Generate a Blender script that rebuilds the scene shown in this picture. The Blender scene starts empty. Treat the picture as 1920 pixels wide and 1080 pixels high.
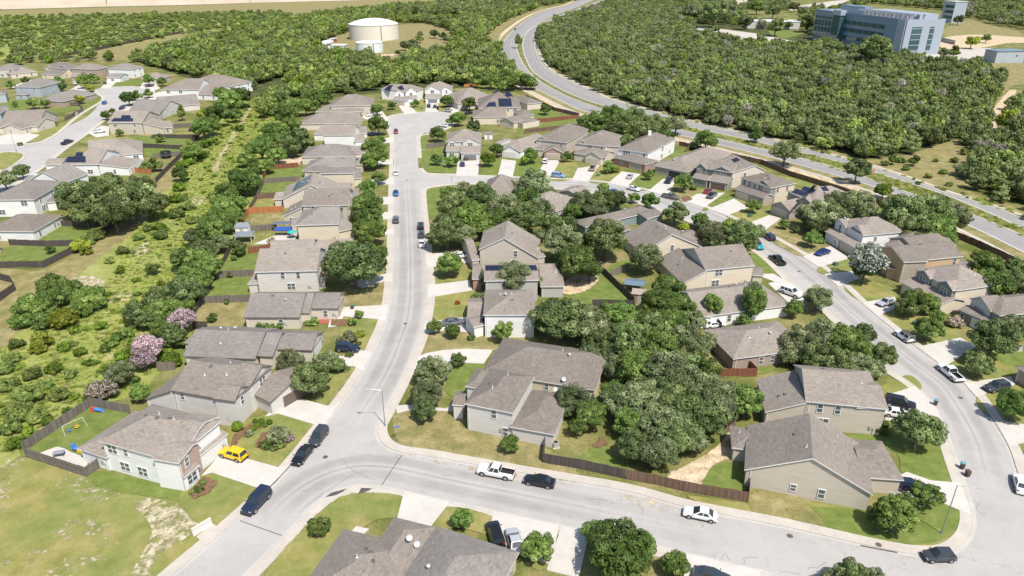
import bpy, bmesh, math, random
import numpy as np
from mathutils import Vector
from mathutils.geometry import tessellate_polygon
R = math.radians
random.seed(7)
scene = bpy.context.scene
col = scene.collection

# ------------------------------------------------------------------ camera, sky, sun, exposure
CAM_H, CAM_P, CAM_F = 72.0, R(25.0), 1350.0          # height m, pitch down, focal length in px of a 1920 px frame
cam = bpy.data.cameras.new('camera'); cam_o = bpy.data.objects.new('camera', cam); col.objects.link(cam_o)
cam_o.location = (0, 0, CAM_H); cam_o.rotation_euler = (R(90) - CAM_P, 0, 0)
cam.sensor_width = 36.0; cam.lens = 36.0 * CAM_F / 1920.0; cam.clip_start = 0.5; cam.clip_end = 6000
scene.camera = cam_o
SUN_AZ, SUN_EL = R(148), R(57)                        # azimuth clockwise from +Y
world = bpy.data.worlds.new('World'); scene.world = world; world.use_nodes = True
wn = world.node_tree.nodes; wl = world.node_tree.links
sky = wn.new('ShaderNodeTexSky'); sky.sky_type = 'NISHITA'; sky.sun_disc = False
sky.sun_elevation = SUN_EL; sky.sun_rotation = SUN_AZ; sky.altitude = 250; sky.dust_density = 1.5
wl.new(sky.outputs[0], wn['Background'].inputs[0]); wn['Background'].inputs[1].default_value = 0.13
sl = bpy.data.lights.new('sun', 'SUN'); sl.energy = 4.4; sl.angle = R(0.53); sl.color = (1.0, 0.955, 0.87)
so = bpy.data.objects.new('sun', sl); col.objects.link(so)
sdir = Vector((math.sin(SUN_AZ)*math.cos(SUN_EL), math.cos(SUN_AZ)*math.cos(SUN_EL), math.sin(SUN_EL)))
so.rotation_euler = sdir.to_track_quat('Z', 'Y').to_euler(); so.location = (0, 0, 200)
vs = scene.view_settings
scene.display_settings.display_device = 'sRGB'
vs.view_transform = 'Standard'; vs.look = 'None'; vs.gamma = 1.0; vs.exposure = 0.46; vs.use_curve_mapping = False
scene.render.engine = 'CYCLES'
scene.cycles.max_bounces = 5; scene.cycles.diffuse_bounces = 3; scene.cycles.glossy_bounces = 2
scene.cycles.transmission_bounces = 3; scene.cycles.transparent_max_bounces = 24
scene.cycles.use_adaptive_sampling = True; scene.cycles.caustics_reflective = False

# ------------------------------------------------------------------ surveying: photo pixel -> point in the place
CP, SP = math.cos(CAM_P), math.sin(CAM_P)
def ray(x, y):
    u = (x - 960.0) / CAM_F; v = -(y - 540.0) / CAM_F
    return Vector((u, CP + v*SP, -SP + v*CP))
def G(x, y, z=0.0):
    d = ray(x, y); t = (z - CAM_H) / d.z
    return Vector((d.x*t, d.y*t, z))
def PX(p):
    dz = p[2] - CAM_H; dep = p[1]*CP - dz*SP; up = p[1]*SP + dz*CP
    return (960 + CAM_F*p[0]/dep, 540 - CAM_F*up/dep)
def plane_hit(x, y, p0, n):
    d = ray(x, y); o = Vector((0, 0, CAM_H)); t = (p0 - o).dot(n) / d.dot(n)
    return o + d*t
def tl(T, p): return (T[0] + p[0]/T[2], T[1] + p[1]/T[2])

# ------------------------------------------------------------------ object helpers
def tag(o, label=None, cat=None, group=None, kind=None):
    if label: o['label'] = label
    if cat: o['category'] = cat
    if group: o['group'] = group
    if kind: o['kind'] = kind
    return o
def empty(name, loc, rz=0):
    o = bpy.data.objects.new(name, None); col.objects.link(o)
    o.empty_display_size = 0.3; o.location = loc; o.rotation_euler = (0, 0, rz); return o
def link(name, mesh, parent=None, loc=(0, 0, 0), rz=0, scale=None, mat=None):
    o = bpy.data.objects.new(name, mesh); col.objects.link(o)
    o.location = loc; o.rotation_euler = (0, 0, rz)
    if scale: o.scale = scale
    if parent: o.parent = parent
    if mat:
        for i, m in enumerate(mat if isinstance(mat, (list, tuple)) else [mat]):
            if m and i < len(o.material_slots):
                o.material_slots[i].link = 'OBJECT'; o.material_slots[i].material = m
    return o
class MB:
    def __init__(s): s.v = []; s.f = []; s.uv = []; s.m = []
    def poly(s, pts, uvs=None, m=0):
        b = len(s.v); s.v += [tuple(p) for p in pts]; s.f.append(tuple(range(b, b+len(pts)))); s.m.append(m)
        s.uv += list(uvs) if uvs else [(p[0], p[1]) for p in pts]
    def tri_poly(s, loops, z, m=0):
        vs_ = [[Vector((p[0], p[1], 0)) for p in l] for l in loops]
        tris = tessellate_polygon(vs_); flat = [p for l in vs_ for p in l]
        for t in tris:
            a, b, c = (flat[i] for i in t)
            if (b-a).cross(c-a).z < 0: b, c = c, b
            s.poly([(q.x, q.y, z) for q in (a, b, c)], None, m)
    def box(s, c, d, rz=0, m=0, taper=1.0):
        cx, cy, cz = c; hx, hy, hz = d[0]/2, d[1]/2, d[2]/2; co, si = math.cos(rz), math.sin(rz)
        P = []
        for z, k in ((-hz, 1.0), (hz, taper)):
            for x, y in ((-hx, -hy), (hx, -hy), (hx, hy), (-hx, hy)):
                x *= k; y *= k; P.append((cx + x*co - y*si, cy + x*si + y*co, cz + z))
        for q in ((3, 2, 1, 0), (4, 5, 6, 7), (0, 1, 5, 4), (1, 2, 6, 5), (2, 3, 7, 6), (3, 0, 4, 7)):
            a = [P[i] for i in q]; L = (Vector(a[1]) - Vector(a[0])).length; H_ = (Vector(a[2]) - Vector(a[1])).length
            s.poly(a, [(0, 0), (L, 0), (L, H_), (0, H_)], m)
    def tube(s, a, b, r0, r1, n=8, m=0, cap=True):
        a = Vector(a); b = Vector(b); d = (b-a).normalized(); u = d.orthogonal().normalized(); w = d.cross(u)
        ra = [a + (u*math.cos(i*2*math.pi/n) + w*math.sin(i*2*math.pi/n))*r0 for i in range(n)]
        rb = [b + (u*math.cos(i*2*math.pi/n) + w*math.sin(i*2*math.pi/n))*r1 for i in range(n)]
        for i in range(n): s.poly([ra[i], ra[(i+1) % n], rb[(i+1) % n], rb[i]], None, m)
        if cap: s.poly(rb, None, m); s.poly(ra[::-1], None, m)
    def prism(s, pts, z0, z1, m=0, mside=None):
        s.tri_poly([pts], z1, m); n = len(pts)
        for i in range(n):
            a, b = pts[i], pts[(i+1) % n]; L = math.dist(a[:2], b[:2])
            s.poly([(a[0], a[1], z0), (b[0], b[1], z0), (b[0], b[1], z1), (a[0], a[1], z1)], [(0, z0), (L, z0), (L, z1), (0, z1)], m if mside is None else mside)
    def mesh(s, name, mats, smooth=False, origin=None):
        me = bpy.data.meshes.new(name)
        v = s.v if origin is None else [(p[0]-origin[0], p[1]-origin[1], p[2]-origin[2]) for p in s.v]
        me.from_pydata(v, [], s.f); uvl = me.uv_layers.new(name='UVMap')
        uvl.data.foreach_set('uv', np.array(s.uv, dtype=np.float32).ravel())
        for m in (mats if isinstance(mats, (list, tuple)) else [mats]): me.materials.append(m)
        me.polygons.foreach_set('material_index', np.array(s.m, dtype=np.int32))
        if smooth: me.polygons.foreach_set('use_smooth', np.ones(len(s.f), dtype=bool))
        me.update(); return me
    def build(s, name, mats, parent=None, smooth=False, origin=None, kind=None, loc=(0, 0, 0)):
        o = link(name, s.mesh(name, mats, smooth, origin), parent, loc)
        if kind: o['kind'] = kind
        return o

# ------------------------------------------------------------------ materials
MATS = {}
def newmat(name):
    m = bpy.data.materials.new(name); m.use_nodes = True; nt = m.node_tree
    return m, nt, nt.nodes['Principled BSDF']
def N(nt, t, **kw):
    n = nt.nodes.new(t)
    for k, v in kw.items():
        if k == 'inp':
            for a, b in v.items(): n.inputs[a].default_value = b
        else: setattr(n, k, v)
    return n
def ramp(nt, src, stops):
    r = N(nt, 'ShaderNodeValToRGB'); e = r.color_ramp.elements
    while len(e) < len(stops): e.new(0.5)
    for el, (p, c) in zip(e, stops): el.position = p; el.color = (c[0], c[1], c[2], 1)
    nt.links.new(src, r.inputs[0]); return r.outputs[0]
def coords(nt, kind='Position', scale=(1, 1, 1), rot=0):
    if kind == 'Position': s_ = N(nt, 'ShaderNodeNewGeometry').outputs['Position']
    else: s_ = N(nt, 'ShaderNodeTexCoord').outputs[kind]
    mp = N(nt, 'ShaderNodeMapping'); mp.inputs['Scale'].default_value = scale; mp.inputs['Rotation'].default_value = (0, 0, rot)
    nt.links.new(s_, mp.inputs[0]); return mp.outputs[0]
def noise(nt, vec, scale, detail=4, rough=0.6, dist=0.0):
    n = N(nt, 'ShaderNodeTexNoise', inp={'Scale': scale, 'Detail': detail, 'Roughness': rough, 'Distortion': dist})
    nt.links.new(vec, n.inputs['Vector']); return n.outputs['Fac']
def mix(nt, fac, a, b, mode='MIX'):
    n = N(nt, 'ShaderNodeMix', data_type='RGBA', blend_type=mode)
    for sock, v in ((n.inputs[0], fac), (n.inputs[6], a), (n.inputs[7], b)):
        if isinstance(v, (int, float)): sock.default_value = v
        elif isinstance(v, tuple): sock.default_value = (*v[:3], 1)
        else: nt.links.new(v, sock)
    return n.outputs[2]
def mth(nt, op, a, b=0.5):
    n = N(nt, 'ShaderNodeMath', operation=op)
    for sock, v in ((n.inputs[0], a), (n.inputs[1], b)):
        if isinstance(v, (int, float)): sock.default_value = v
        else: nt.links.new(v, sock)
    return n.outputs[0]
def bump(nt, bs, h, strength=0.4, dist=0.05):
    b = N(nt, 'ShaderNodeBump', inp={'Strength': strength, 'Distance': dist}); nt.links.new(h, b.inputs['Height']); nt.links.new(b.outputs[0], bs.inputs['Normal'])
def plain(name, c, rough=0.6, metal=0.0, spec=0.5, var=0.06):
    if name in MATS: return MATS[name]
    m, nt, bs = newmat(name); bs.inputs['Roughness'].default_value = rough; bs.inputs['Metallic'].default_value = metal
    bs.inputs['Specular IOR Level'].default_value = spec
    if var:
        f = noise(nt, coords(nt, 'Object'), 3.0, 5)
        a = tuple(x*(1-var*2.2) for x in c); b = tuple(min(1, x*(1+var*2.2)) for x in c)
        nt.links.new(ramp(nt, f, [(0.25, a), (0.75, b)]), bs.inputs['Base Color'])
    else: bs.inputs['Base Color'].default_value = (*c, 1)
    MATS[name] = m; return m
def mottled(name, stops, scale=1.0, fine=6.0, fine_amt=0.5, rough=0.95, bmp=0.0, dist=0.0, big=None, stretch=(1, 1, 1), rot=0):
    m, nt, bs = newmat(name); v = coords(nt, 'Position', stretch, rot)
    a = noise(nt, v, scale, 6, 0.62, dist); b = noise(nt, v, fine, 3, 0.7)
    f = mth(nt, 'ADD', mth(nt, 'MULTIPLY', a, 1-fine_amt*0.5), mth(nt, 'MULTIPLY', b, fine_amt*0.5))
    c = ramp(nt, f, stops)
    if big:
        c = mix(nt, ramp(nt, noise(nt, v, big[0], 3), [(0.42, (0, 0, 0)), (0.6, (1, 1, 1))]), c, mix(nt, 1.0, c, big[1], 'MULTIPLY'))
    nt.links.new(c, bs.inputs['Base Color']); bs.inputs['Roughness'].default_value = rough; bs.inputs['Specular IOR Level'].default_value = 0.15
    if bmp: bump(nt, bs, b, bmp, 0.08)
    MATS[name] = m; return m

M_ground = mottled('ground_grass', [(0.3, (0.06, 0.085, 0.018)), (0.44, (0.115, 0.13, 0.032)), (0.53, (0.185, 0.175, 0.062)), (0.66, (0.31, 0.25, 0.13))], 0.12, 2.2, 0.62, bmp=0.3)
M_lawn = mottled('mown_lawn', [(0.3, (0.11, 0.137, 0.034)), (0.5, (0.172, 0.195, 0.054)), (0.7, (0.255, 0.24, 0.1))], 0.35, 3.0, 0.6, bmp=0.3, big=(0.09, (1.35, 1.12, 1.25)))
M_lush = mottled('lush_lawn', [(0.3, (0.085, 0.12, 0.026)), (0.5, (0.135, 0.172, 0.04)), (0.7, (0.21, 0.22, 0.075))], 0.45, 3.0, 0.55, bmp=0.3)
M_dry = mottled('dry_grass', [(0.3, (0.12, 0.125, 0.04)), (0.48, (0.21, 0.185, 0.075)), (0.68, (0.36, 0.29, 0.155))], 0.3, 2.6, 0.6, bmp=0.3)
M_weed = mottled('weedy_grass', [(0.28, (0.12, 0.155, 0.03)), (0.42, (0.19, 0.225, 0.05)), (0.54, (0.26, 0.27, 0.08)), (0.68, (0.37, 0.33, 0.17))], 0.16, 1.6, 0.7, bmp=0.6)
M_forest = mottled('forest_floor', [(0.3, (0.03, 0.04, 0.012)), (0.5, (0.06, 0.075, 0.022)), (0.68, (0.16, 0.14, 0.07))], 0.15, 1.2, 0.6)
M_soil = mottled('bare_soil', [(0.32, (0.19, 0.17, 0.07)), (0.45, (0.42, 0.32, 0.2)), (0.62, (0.62, 0.5, 0.36))], 0.5, 4.0, 0.6, bmp=0.5)
M_rock = mottled('bare_rocky_ground', [(0.36, (0.12, 0.14, 0.045)), (0.46, (0.3, 0.26, 0.15)), (0.55, (0.46, 0.4, 0.28)), (0.72, (0.66, 0.59, 0.47))], 0.55, 2.6, 0.75, bmp=0.8, dist=0.6)
M_mulch = mottled('mulch', [(0.3, (0.09, 0.05, 0.03)), (0.6, (0.2, 0.12, 0.07))], 1.5, 8.0, 0.6)
def softmat(mat):
    k = 'soft_' + mat.name
    if k in MATS: return MATS[k]
    m = mat.copy(); m.name = k; nt = m.node_tree; bs = nt.nodes['Principled BSDF']
    at = N(nt, 'ShaderNodeAttribute', attribute_name='cover'); f = noise(nt, coords(nt), .9, 6, .75, .5)
    a = mth(nt, 'ADD', mth(nt, 'MULTIPLY', mth(nt, 'SUBTRACT', mth(nt, 'ADD', at.outputs['Fac'], mth(nt, 'MULTIPLY', mth(nt, 'SUBTRACT', f, .5), 2.2)), .5), 5.0), .5)
    n = N(nt, 'ShaderNodeClamp'); nt.links.new(a, n.inputs[0]); nt.links.new(n.outputs[0], bs.inputs['Alpha']); MATS[k] = m; return m
def smoothmat(mat, amt):
    k = 'faint_' + mat.name + str(amt)
    if k in MATS: return MATS[k]
    m = mat.copy(); m.name = k; nt = m.node_tree; bs = nt.nodes['Principled BSDF']
    at = N(nt, 'ShaderNodeAttribute', attribute_name='cover'); f = noise(nt, coords(nt), .25, 4, .6)
    nt.links.new(mth(nt, 'MULTIPLY', at.outputs['Fac'], mth(nt, 'MULTIPLY', f, amt)), bs.inputs['Alpha']); MATS[k] = m; return m
def road_mat(name, c0, c1, seam=True):
    m, nt, bs = newmat(name); v = coords(nt)
    f = mth(nt, 'ADD', mth(nt, 'MULTIPLY', noise(nt, v, 0.11, 6, 0.65), 0.6), mth(nt, 'MULTIPLY', noise(nt, v, 4.0, 4, 0.75), 0.4))
    c = ramp(nt, f, [(0.3, c0), (0.68, c1)])
    st = noise(nt, v, 0.35, 5, 0.7, 1.2)
    c = mix(nt, ramp(nt, st, [(0.56, (0, 0, 0)), (0.72, (0.55, 0.55, 0.55))]), c, mix(nt, 1.0, c, (0.8, 0.78, 0.76), 'MULTIPLY'))
    vo = N(nt, 'ShaderNodeTexVoronoi', feature='DISTANCE_TO_EDGE', inp={'Scale': 0.085, 'Randomness': 1.0})
    wv = N(nt, 'ShaderNodeVectorMath', operation='ADD')
    nz = N(nt, 'ShaderNodeTexNoise', inp={'Scale': 0.6, 'Detail': 5}); nt.links.new(v, nz.inputs['Vector'])
    sc_ = N(nt, 'ShaderNodeVectorMath', operation='SCALE', inp={'Scale': 5.0}); nt.links.new(nz.outputs['Color'], sc_.inputs[0])
    nt.links.new(v, wv.inputs[0]); nt.links.new(sc_.outputs[0], wv.inputs[1]); nt.links.new(wv.outputs[0], vo.inputs['Vector'])
    crack = mth(nt, 'MULTIPLY', ramp(nt, vo.outputs['Distance'], [(0.0, (1, 1, 1)), (0.006, (0, 0, 0))]), ramp(nt, noise(nt, v, 0.06, 2), [(0.52, (0, 0, 0)), (0.62, (0.6, 0.6, 0.6))]))
    c = mix(nt, crack, c, (0.12, 0.11, 0.1))
    nt.links.new(c, bs.inputs['Base Color']); bs.inputs['Roughness'].default_value = 0.95; bs.inputs['Specular IOR Level'].default_value = 0.2
    MATS[name] = m; return m
M_road = road_mat('street_asphalt', (0.315, 0.297, 0.277), (0.42, 0.398, 0.374))
M_blvd = road_mat('boulevard_asphalt', (0.23, 0.22, 0.21), (0.3, 0.288, 0.275))
def conc_mat(name, c0, c1):
    m, nt, bs = newmat(name); v = coords(nt)
    f = mth(nt, 'ADD', mth(nt, 'MULTIPLY', noise(nt, v, 0.3, 6, 0.7), 0.6), mth(nt, 'MULTIPLY', noise(nt, v, 3.0, 4, 0.7), 0.4))
    c = ramp(nt, f, [(0.3, c0), (0.65, c1)])
    nt.links.new(c, bs.inputs['Base Color']); bs.inputs['Roughness'].default_value = 0.9; bs.inputs['Specular IOR Level'].default_value = 0.25
    MATS[name] = m; return m
M_track = road_mat('tyre_darkened_asphalt', (0.275, 0.26, 0.243), (0.365, 0.346, 0.326))
M_patch = road_mat('patched_asphalt', (0.36, 0.335, 0.31), (0.44, 0.415, 0.385))
M_walk = conc_mat('sidewalk_concrete', (0.37, 0.33, 0.28), (0.5, 0.45, 0.39))
M_drive = conc_mat('driveway_concrete', (0.42, 0.39, 0.35), (0.53, 0.5, 0.455))
M_kerb = conc_mat('kerb_concrete', (0.36, 0.335, 0.3), (0.47, 0.44, 0.4))
M_joint = plain('joint_tar', (0.07, 0.065, 0.06), 0.9, var=0)
M_iron = plain('cast_iron', (0.12, 0.1, 0.085), 0.7, 0.3)

def shingle_mat(name, c0, c1):
    m, nt, bs = newmat(name); v = coords(nt, 'UV', (1.0, 2.2, 1)); v2 = coords(nt, 'UV')
    oi = N(nt, 'ShaderNodeObjectInfo')
    add = N(nt, 'ShaderNodeVectorMath', operation='ADD'); nt.links.new(v, add.inputs[0])
    cb = N(nt, 'ShaderNodeCombineXYZ'); nt.links.new(mth(nt, 'MULTIPLY', oi.outputs['Random'], 90.0), cb.inputs[0]); nt.links.new(cb.outputs[0], add.inputs[1])
    v = add.outputs[0]
    a = noise(nt, v, 1.1, 5, 0.75, 0.8); b = noise(nt, v, 5.0, 2, 0.7); g = noise(nt, v2, 0.12, 3)
    f = mth(nt, 'ADD', mth(nt, 'ADD', mth(nt, 'MULTIPLY', a, 0.5), mth(nt, 'MULTIPLY', b, 0.3)), mth(nt, 'MULTIPLY', g, 0.2))
    c = ramp(nt, f, [(0.33, c0), (0.66, c1)])
    sep = N(nt, 'ShaderNodeSeparateXYZ'); nt.links.new(v2, sep.inputs[0])
    row = mth(nt, 'FRACT', mth(nt, 'MULTIPLY', sep.outputs[1], 3.6))
    c = mix(nt, ramp(nt, row, [(0.0, (0.35, 0.35, 0.35)), (0.16, (0, 0, 0))]), c, mix(nt, 1.0, c, (0.6, 0.58, 0.56), 'MULTIPLY'))
    hs = N(nt, 'ShaderNodeHueSaturation'); nt.links.new(c, hs.inputs['Color'])
    nt.links.new(mth(nt, 'ADD', mth(nt, 'MULTIPLY', oi.outputs['Random'], 0.36), 0.8), hs.inputs['Value'])
    nt.links.new(hs.outputs[0], bs.inputs['Base Color']); bs.inputs['Roughness'].default_value = 0.95; bs.inputs['Specular IOR Level'].default_value = 0.15
    bump(nt, bs, a, 0.25, 0.04)
    MATS[name] = m; return m
M_roof = shingle_mat('grey_brown_shingle', (0.112, 0.093, 0.078), (0.325, 0.282, 0.244))
M_roof2 = shingle_mat('grey_shingle', (0.105, 0.093, 0.083), (0.3, 0.272, 0.246))
def siding(c, name):
    if name in MATS: return MATS[name]
    m, nt, bs = newmat(name); v = coords(nt, 'UV'); sep = N(nt, 'ShaderNodeSeparateXYZ'); nt.links.new(v, sep.inputs[0])
    row = mth(nt, 'FRACT', mth(nt, 'MULTIPLY', sep.outputs[1], 4.6))
    f = noise(nt, coords(nt, 'UV', (0.15, 1.4, 1)), 1.6, 5)
    cc = ramp(nt, f, [(0.3, tuple(x*0.9 for x in c)), (0.7, tuple(min(1, x*1.07) for x in c))])
    cc = mix(nt, ramp(nt, row, [(0.0, (0.5, 0.5, 0.5)), (0.2, (0, 0, 0))]), cc, mix(nt, 1.0, cc, (0.68, 0.66, 0.64), 'MULTIPLY'))
    nt.links.new(cc, bs.inputs['Base Color']); bs.inputs['Roughness'].default_value = 0.75; bs.inputs['Specular IOR Level'].default_value = 0.3
    MATS[name] = m; return m
def brick(c, name):
    if name in MATS: return MATS[name]
    m, nt, bs = newmat(name); v = coords(nt, 'UV')
    b = N(nt, 'ShaderNodeTexBrick', inp={'Scale': 4.0, 'Mortar Size': 0.03, 'Bias': 0.0})
    b.inputs['Color1'].default_value = (*[x*0.75 for x in c], 1); b.inputs['Color2'].default_value = (*[min(1, x*1.25) for x in c], 1); b.inputs['Mortar'].default_value = (0.42, 0.38, 0.34, 1)
    nt.links.new(v, b.inputs['Vector'])
    c2 = mix(nt, noise(nt, v, 2.2, 4), mix(nt, 1.0, b.outputs['Color'], (0.8, 0.78, 0.76), 'MULTIPLY'), b.outputs['Color'])
    nt.links.new(c2, bs.inputs['Base Color']); bs.inputs['Roughness'].default_value = 0.9; MATS[name] = m; return m
WALL = {
 'white': siding((0.72, 0.71, 0.69), 'white_siding'), 'tan': siding((0.49, 0.435, 0.36), 'tan_siding'), 'cream': siding((0.59, 0.515, 0.405), 'cream_siding'),
 'beige': siding((0.57, 0.51, 0.43), 'beige_siding'), 'grey': siding((0.42, 0.40, 0.37), 'warm_grey_siding'), 'pale': siding((0.55, 0.52, 0.48), 'pale_grey_siding'),
 'blue': siding((0.36, 0.395, 0.425), 'blue_grey_siding'), 'mauve': siding((0.34, 0.26, 0.22), 'mauve_brown_siding'), 'orange': siding((0.5, 0.35, 0.22), 'orange_tan_siding'),
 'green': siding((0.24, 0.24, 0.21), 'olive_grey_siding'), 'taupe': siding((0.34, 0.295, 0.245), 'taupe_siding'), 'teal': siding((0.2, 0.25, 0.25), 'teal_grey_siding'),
 'brick': brick((0.36, 0.17, 0.11), 'red_brick'), 'pinkbrick': brick((0.42, 0.27, 0.21), 'pink_brick'), 'stone': brick((0.36, 0.3, 0.23), 'brown_stone'), 'tanbrick': brick((0.40, 0.28, 0.19), 'tan_brick')}
M_trim = plain('white_trim', (0.68, 0.67, 0.65), 0.5, var=0.03)
M_trimb = plain('brown_trim', (0.17, 0.13, 0.105), 0.6, var=0.04)
M_glass = plain('window_glass', (0.085, 0.105, 0.115), 0.09, spec=0.9, var=0)
M_solar = None
def solar_mat():
    m, nt, bs = newmat('solar_panel'); v = coords(nt, 'UV')
    b = N(nt, 'ShaderNodeTexBrick', offset=0.0, inp={'Scale': 1.0, 'Mortar Size': 0.025, 'Brick Width': 1.0, 'Row Height': 1.65})
    b.inputs['Color1'].default_value = (0.012, 0.016, 0.034, 1); b.inputs['Color2'].default_value = (0.016, 0.021, 0.042, 1); b.inputs['Mortar'].default_value = (0.07, 0.075, 0.09, 1)
    nt.links.new(v, b.inputs['Vector']); nt.links.new(b.outputs['Color'], bs.inputs['Base Color']); bs.inputs['Roughness'].default_value = 0.22
    MATS['solar_panel'] = m; return m
M_solar = solar_mat()
def fence_mat(name, c):
    m, nt, bs = newmat(name); v = coords(nt, 'UV', (1, 0.12, 1))
    sep = N(nt, 'ShaderNodeSeparateXYZ'); nt.links.new(coords(nt, 'UV'), sep.inputs[0])
    wn_ = N(nt, 'ShaderNodeTexWhiteNoise', noise_dimensions='1D'); nt.links.new(mth(nt, 'FLOOR', mth(nt, 'MULTIPLY', sep.outputs[0], 6.7)), wn_.inputs['W'])
    f = mth(nt, 'ADD', mth(nt, 'MULTIPLY', noise(nt, v, 5.0, 4), 0.5), mth(nt, 'MULTIPLY', wn_.outputs['Value'], 0.5))
    cc = ramp(nt, f, [(0.1, tuple(x*0.55 for x in c)), (0.8, tuple(x*1.3 for x in c))])
    gap = mth(nt, 'FRACT', mth(nt, 'MULTIPLY', sep.outputs[0], 6.7))
    cc = mix(nt, ramp(nt, gap, [(0.0, (0.8, 0.8, 0.8)), (0.1, (0, 0, 0))]), cc, (0.02, 0.016, 0.012))
    nt.links.new(cc, bs.inputs['Base Color']); bs.inputs['Roughness'].default_value = 0.9; MATS[name] = m; return m
FENCE = {'grey': fence_mat('weathered_fence_wood', (0.16, 0.135, 0.115)), 'dark': fence_mat('dark_fence_wood', (0.075, 0.062, 0.055)),
         'red': fence_mat('red_stained_wood', (0.2, 0.075, 0.04)), 'orange': fence_mat('new_cedar_wood', (0.42, 0.155, 0.06)), 'brown': fence_mat('brown_fence_wood', (0.15, 0.092, 0.062))}
def leaf_mat(name, c_dark, c_mid, c_light, trans=0.25, hue=0.012):
    m, nt, _ = newmat(name); nt.nodes.remove(nt.nodes['Principled BSDF']); out = nt.nodes['Material Output']
    at = N(nt, 'ShaderNodeAttribute', attribute_name='tone'); oi = N(nt, 'ShaderNodeObjectInfo')
    K_ = 1.85 if c_mid[1] < .14 else 1.2
    c_dark, c_mid, c_light = (tuple(min(.8, x*K_) for x in q) for q in (c_dark, c_mid, c_light))
    c = ramp(nt, at.outputs['Fac'], [(0.1, c_dark), (0.5, c_mid), (0.92, c_light)])
    hs = N(nt, 'ShaderNodeHueSaturation'); nt.links.new(c, hs.inputs['Color'])
    nt.links.new(mth(nt, 'ADD', mth(nt, 'MULTIPLY', oi.outputs['Random'], hue*2), 0.5-hue), hs.inputs['Hue'])
    nt.links.new(mth(nt, 'ADD', mth(nt, 'MULTIPLY', mth(nt, 'FRACT', mth(nt, 'MULTIPLY', oi.outputs['Random'], 7.31)), 0.7), 0.66), hs.inputs['Value'])
    d = N(nt, 'ShaderNodeBsdfPrincipled', inp={'Roughness': 0.6, 'Specular IOR Level': 0.16}); t = N(nt, 'ShaderNodeBsdfTranslucent'); mx = N(nt, 'ShaderNodeMixShader', inp={0: trans})
    nt.links.new(hs.outputs[0], d.inputs['Base Color']); nt.links.new(mix(nt, 1.0, hs.outputs[0], (1.3, 1.35, 0.7), 'MULTIPLY'), t.inputs[0])
    nt.links.new(d.outputs[0], mx.inputs[1]); nt.links.new(t.outputs[0], mx.inputs[2]); nt.links.new(mx.outputs[0], out.inputs[0])
    MATS[name] = m; return m
LEAF = {'oak': leaf_mat('oak_leaf', (0.03, 0.044, 0.015), (0.072, 0.096, 0.032), (0.165, 0.195, 0.085)),
        'green': leaf_mat('green_leaf', (0.032, 0.055, 0.013), (0.074, 0.11, 0.025), (0.155, 0.195, 0.06)),
        'grey': leaf_mat('grey_oak_leaf', (0.038, 0.05, 0.021), (0.092, 0.11, 0.05), (0.205, 0.222, 0.125)),
        'bright': leaf_mat('bright_leaf', (0.055, 0.095, 0.01), (0.12, 0.18, 0.022), (0.21, 0.27, 0.05)),
        'yellow': leaf_mat('yellow_green_leaf', (0.09, 0.12, 0.012), (0.19, 0.22, 0.025), (0.3, 0.31, 0.06)),
        'sage': leaf_mat('sage_leaf', (0.08, 0.09, 0.045), (0.16, 0.175, 0.09), (0.28, 0.29, 0.18)),
        'wood': leaf_mat('wood_leaf', (0.06, 0.077, 0.027), (0.096, 0.117, 0.043), (0.165, 0.185, 0.08), hue=0.012),
        'scrub': leaf_mat('scrub_leaf', (0.058, 0.082, 0.02), (0.098, 0.128, 0.034), (0.18, 0.215, 0.06), hue=0.012),
        'bare': leaf_mat('bare_twig', (0.12, 0.105, 0.085), (0.24, 0.215, 0.18), (0.36, 0.33, 0.29), trans=0.1),
        'pink': leaf_mat('pink_blossom', (0.09, 0.1, 0.04), (0.27, 0.2, 0.22), (0.52, 0.37, 0.45)),
        'palepink': leaf_mat('pale_pink_blossom', (0.07, 0.09, 0.03), (0.2, 0.19, 0.11), (0.62, 0.5, 0.46)),
        'whitebloom': leaf_mat('white_blossom', (0.04, 0.075, 0.02), (0.12, 0.16, 0.06), (0.78, 0.78, 0.7)),
        'redleaf': leaf_mat('red_leaf', (0.09, 0.02, 0.012), (0.2, 0.05, 0.025), (0.3, 0.1, 0.05)),
        'grass': leaf_mat('grass_blade', (0.19, 0.24, 0.04), (0.28, 0.33, 0.075), (0.4, 0.4, 0.16), trans=0.45), 'straw': leaf_mat('straw_blade', (0.2, 0.19, 0.07), (0.33, 0.3, 0.13), (0.46, 0.4, 0.22), trans=0.3)}
M_bark = plain('bark', (0.13, 0.105, 0.08), 0.9)

# ------------------------------------------------------------------ ground, roads, pavements
def smooth(pts, n=4, closed=False):
    P = [Vector((p[0], p[1])) for p in pts]; out = []; L = len(P)
    rng = range(L) if closed else range(L-1)
    for i in rng:
        if closed: p0, p1, p2, p3 = P[i-1], P[i], P[(i+1) % L], P[(i+2) % L]
        else: p0, p1, p2, p3 = P[max(0, i-1)], P[i], P[i+1], P[min(L-1, i+2)]
        for k in range(n):
            t = k/n
            out.append(0.5*((2*p1) + (p2-p0)*t + (2*p0-5*p1+4*p2-p3)*t*t + (3*p1-p0-3*p2+p3)*t**3))
    if not closed: out.append(P[-1])
    return out
def W(px, z=0.0): return [G(x, y, z).xy for x, y in px]
def offset(line, d):                                   # + = left of travel
    out = []
    for i, p in enumerate(line):
        a = line[max(0, i-1)]; b = line[min(len(line)-1, i+1)]; t = (b-a)
        if t.length < 1e-6: t = Vector((1, 0))
        t.normalize(); out.append(p + Vector((-t.y, t.x))*d)
    return out
def sheet(name, loops, z, mat, kind='structure'):
    m = MB(); m.tri_poly(loops, z); o = m.build(name, mat); o['kind'] = kind; return o
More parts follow.
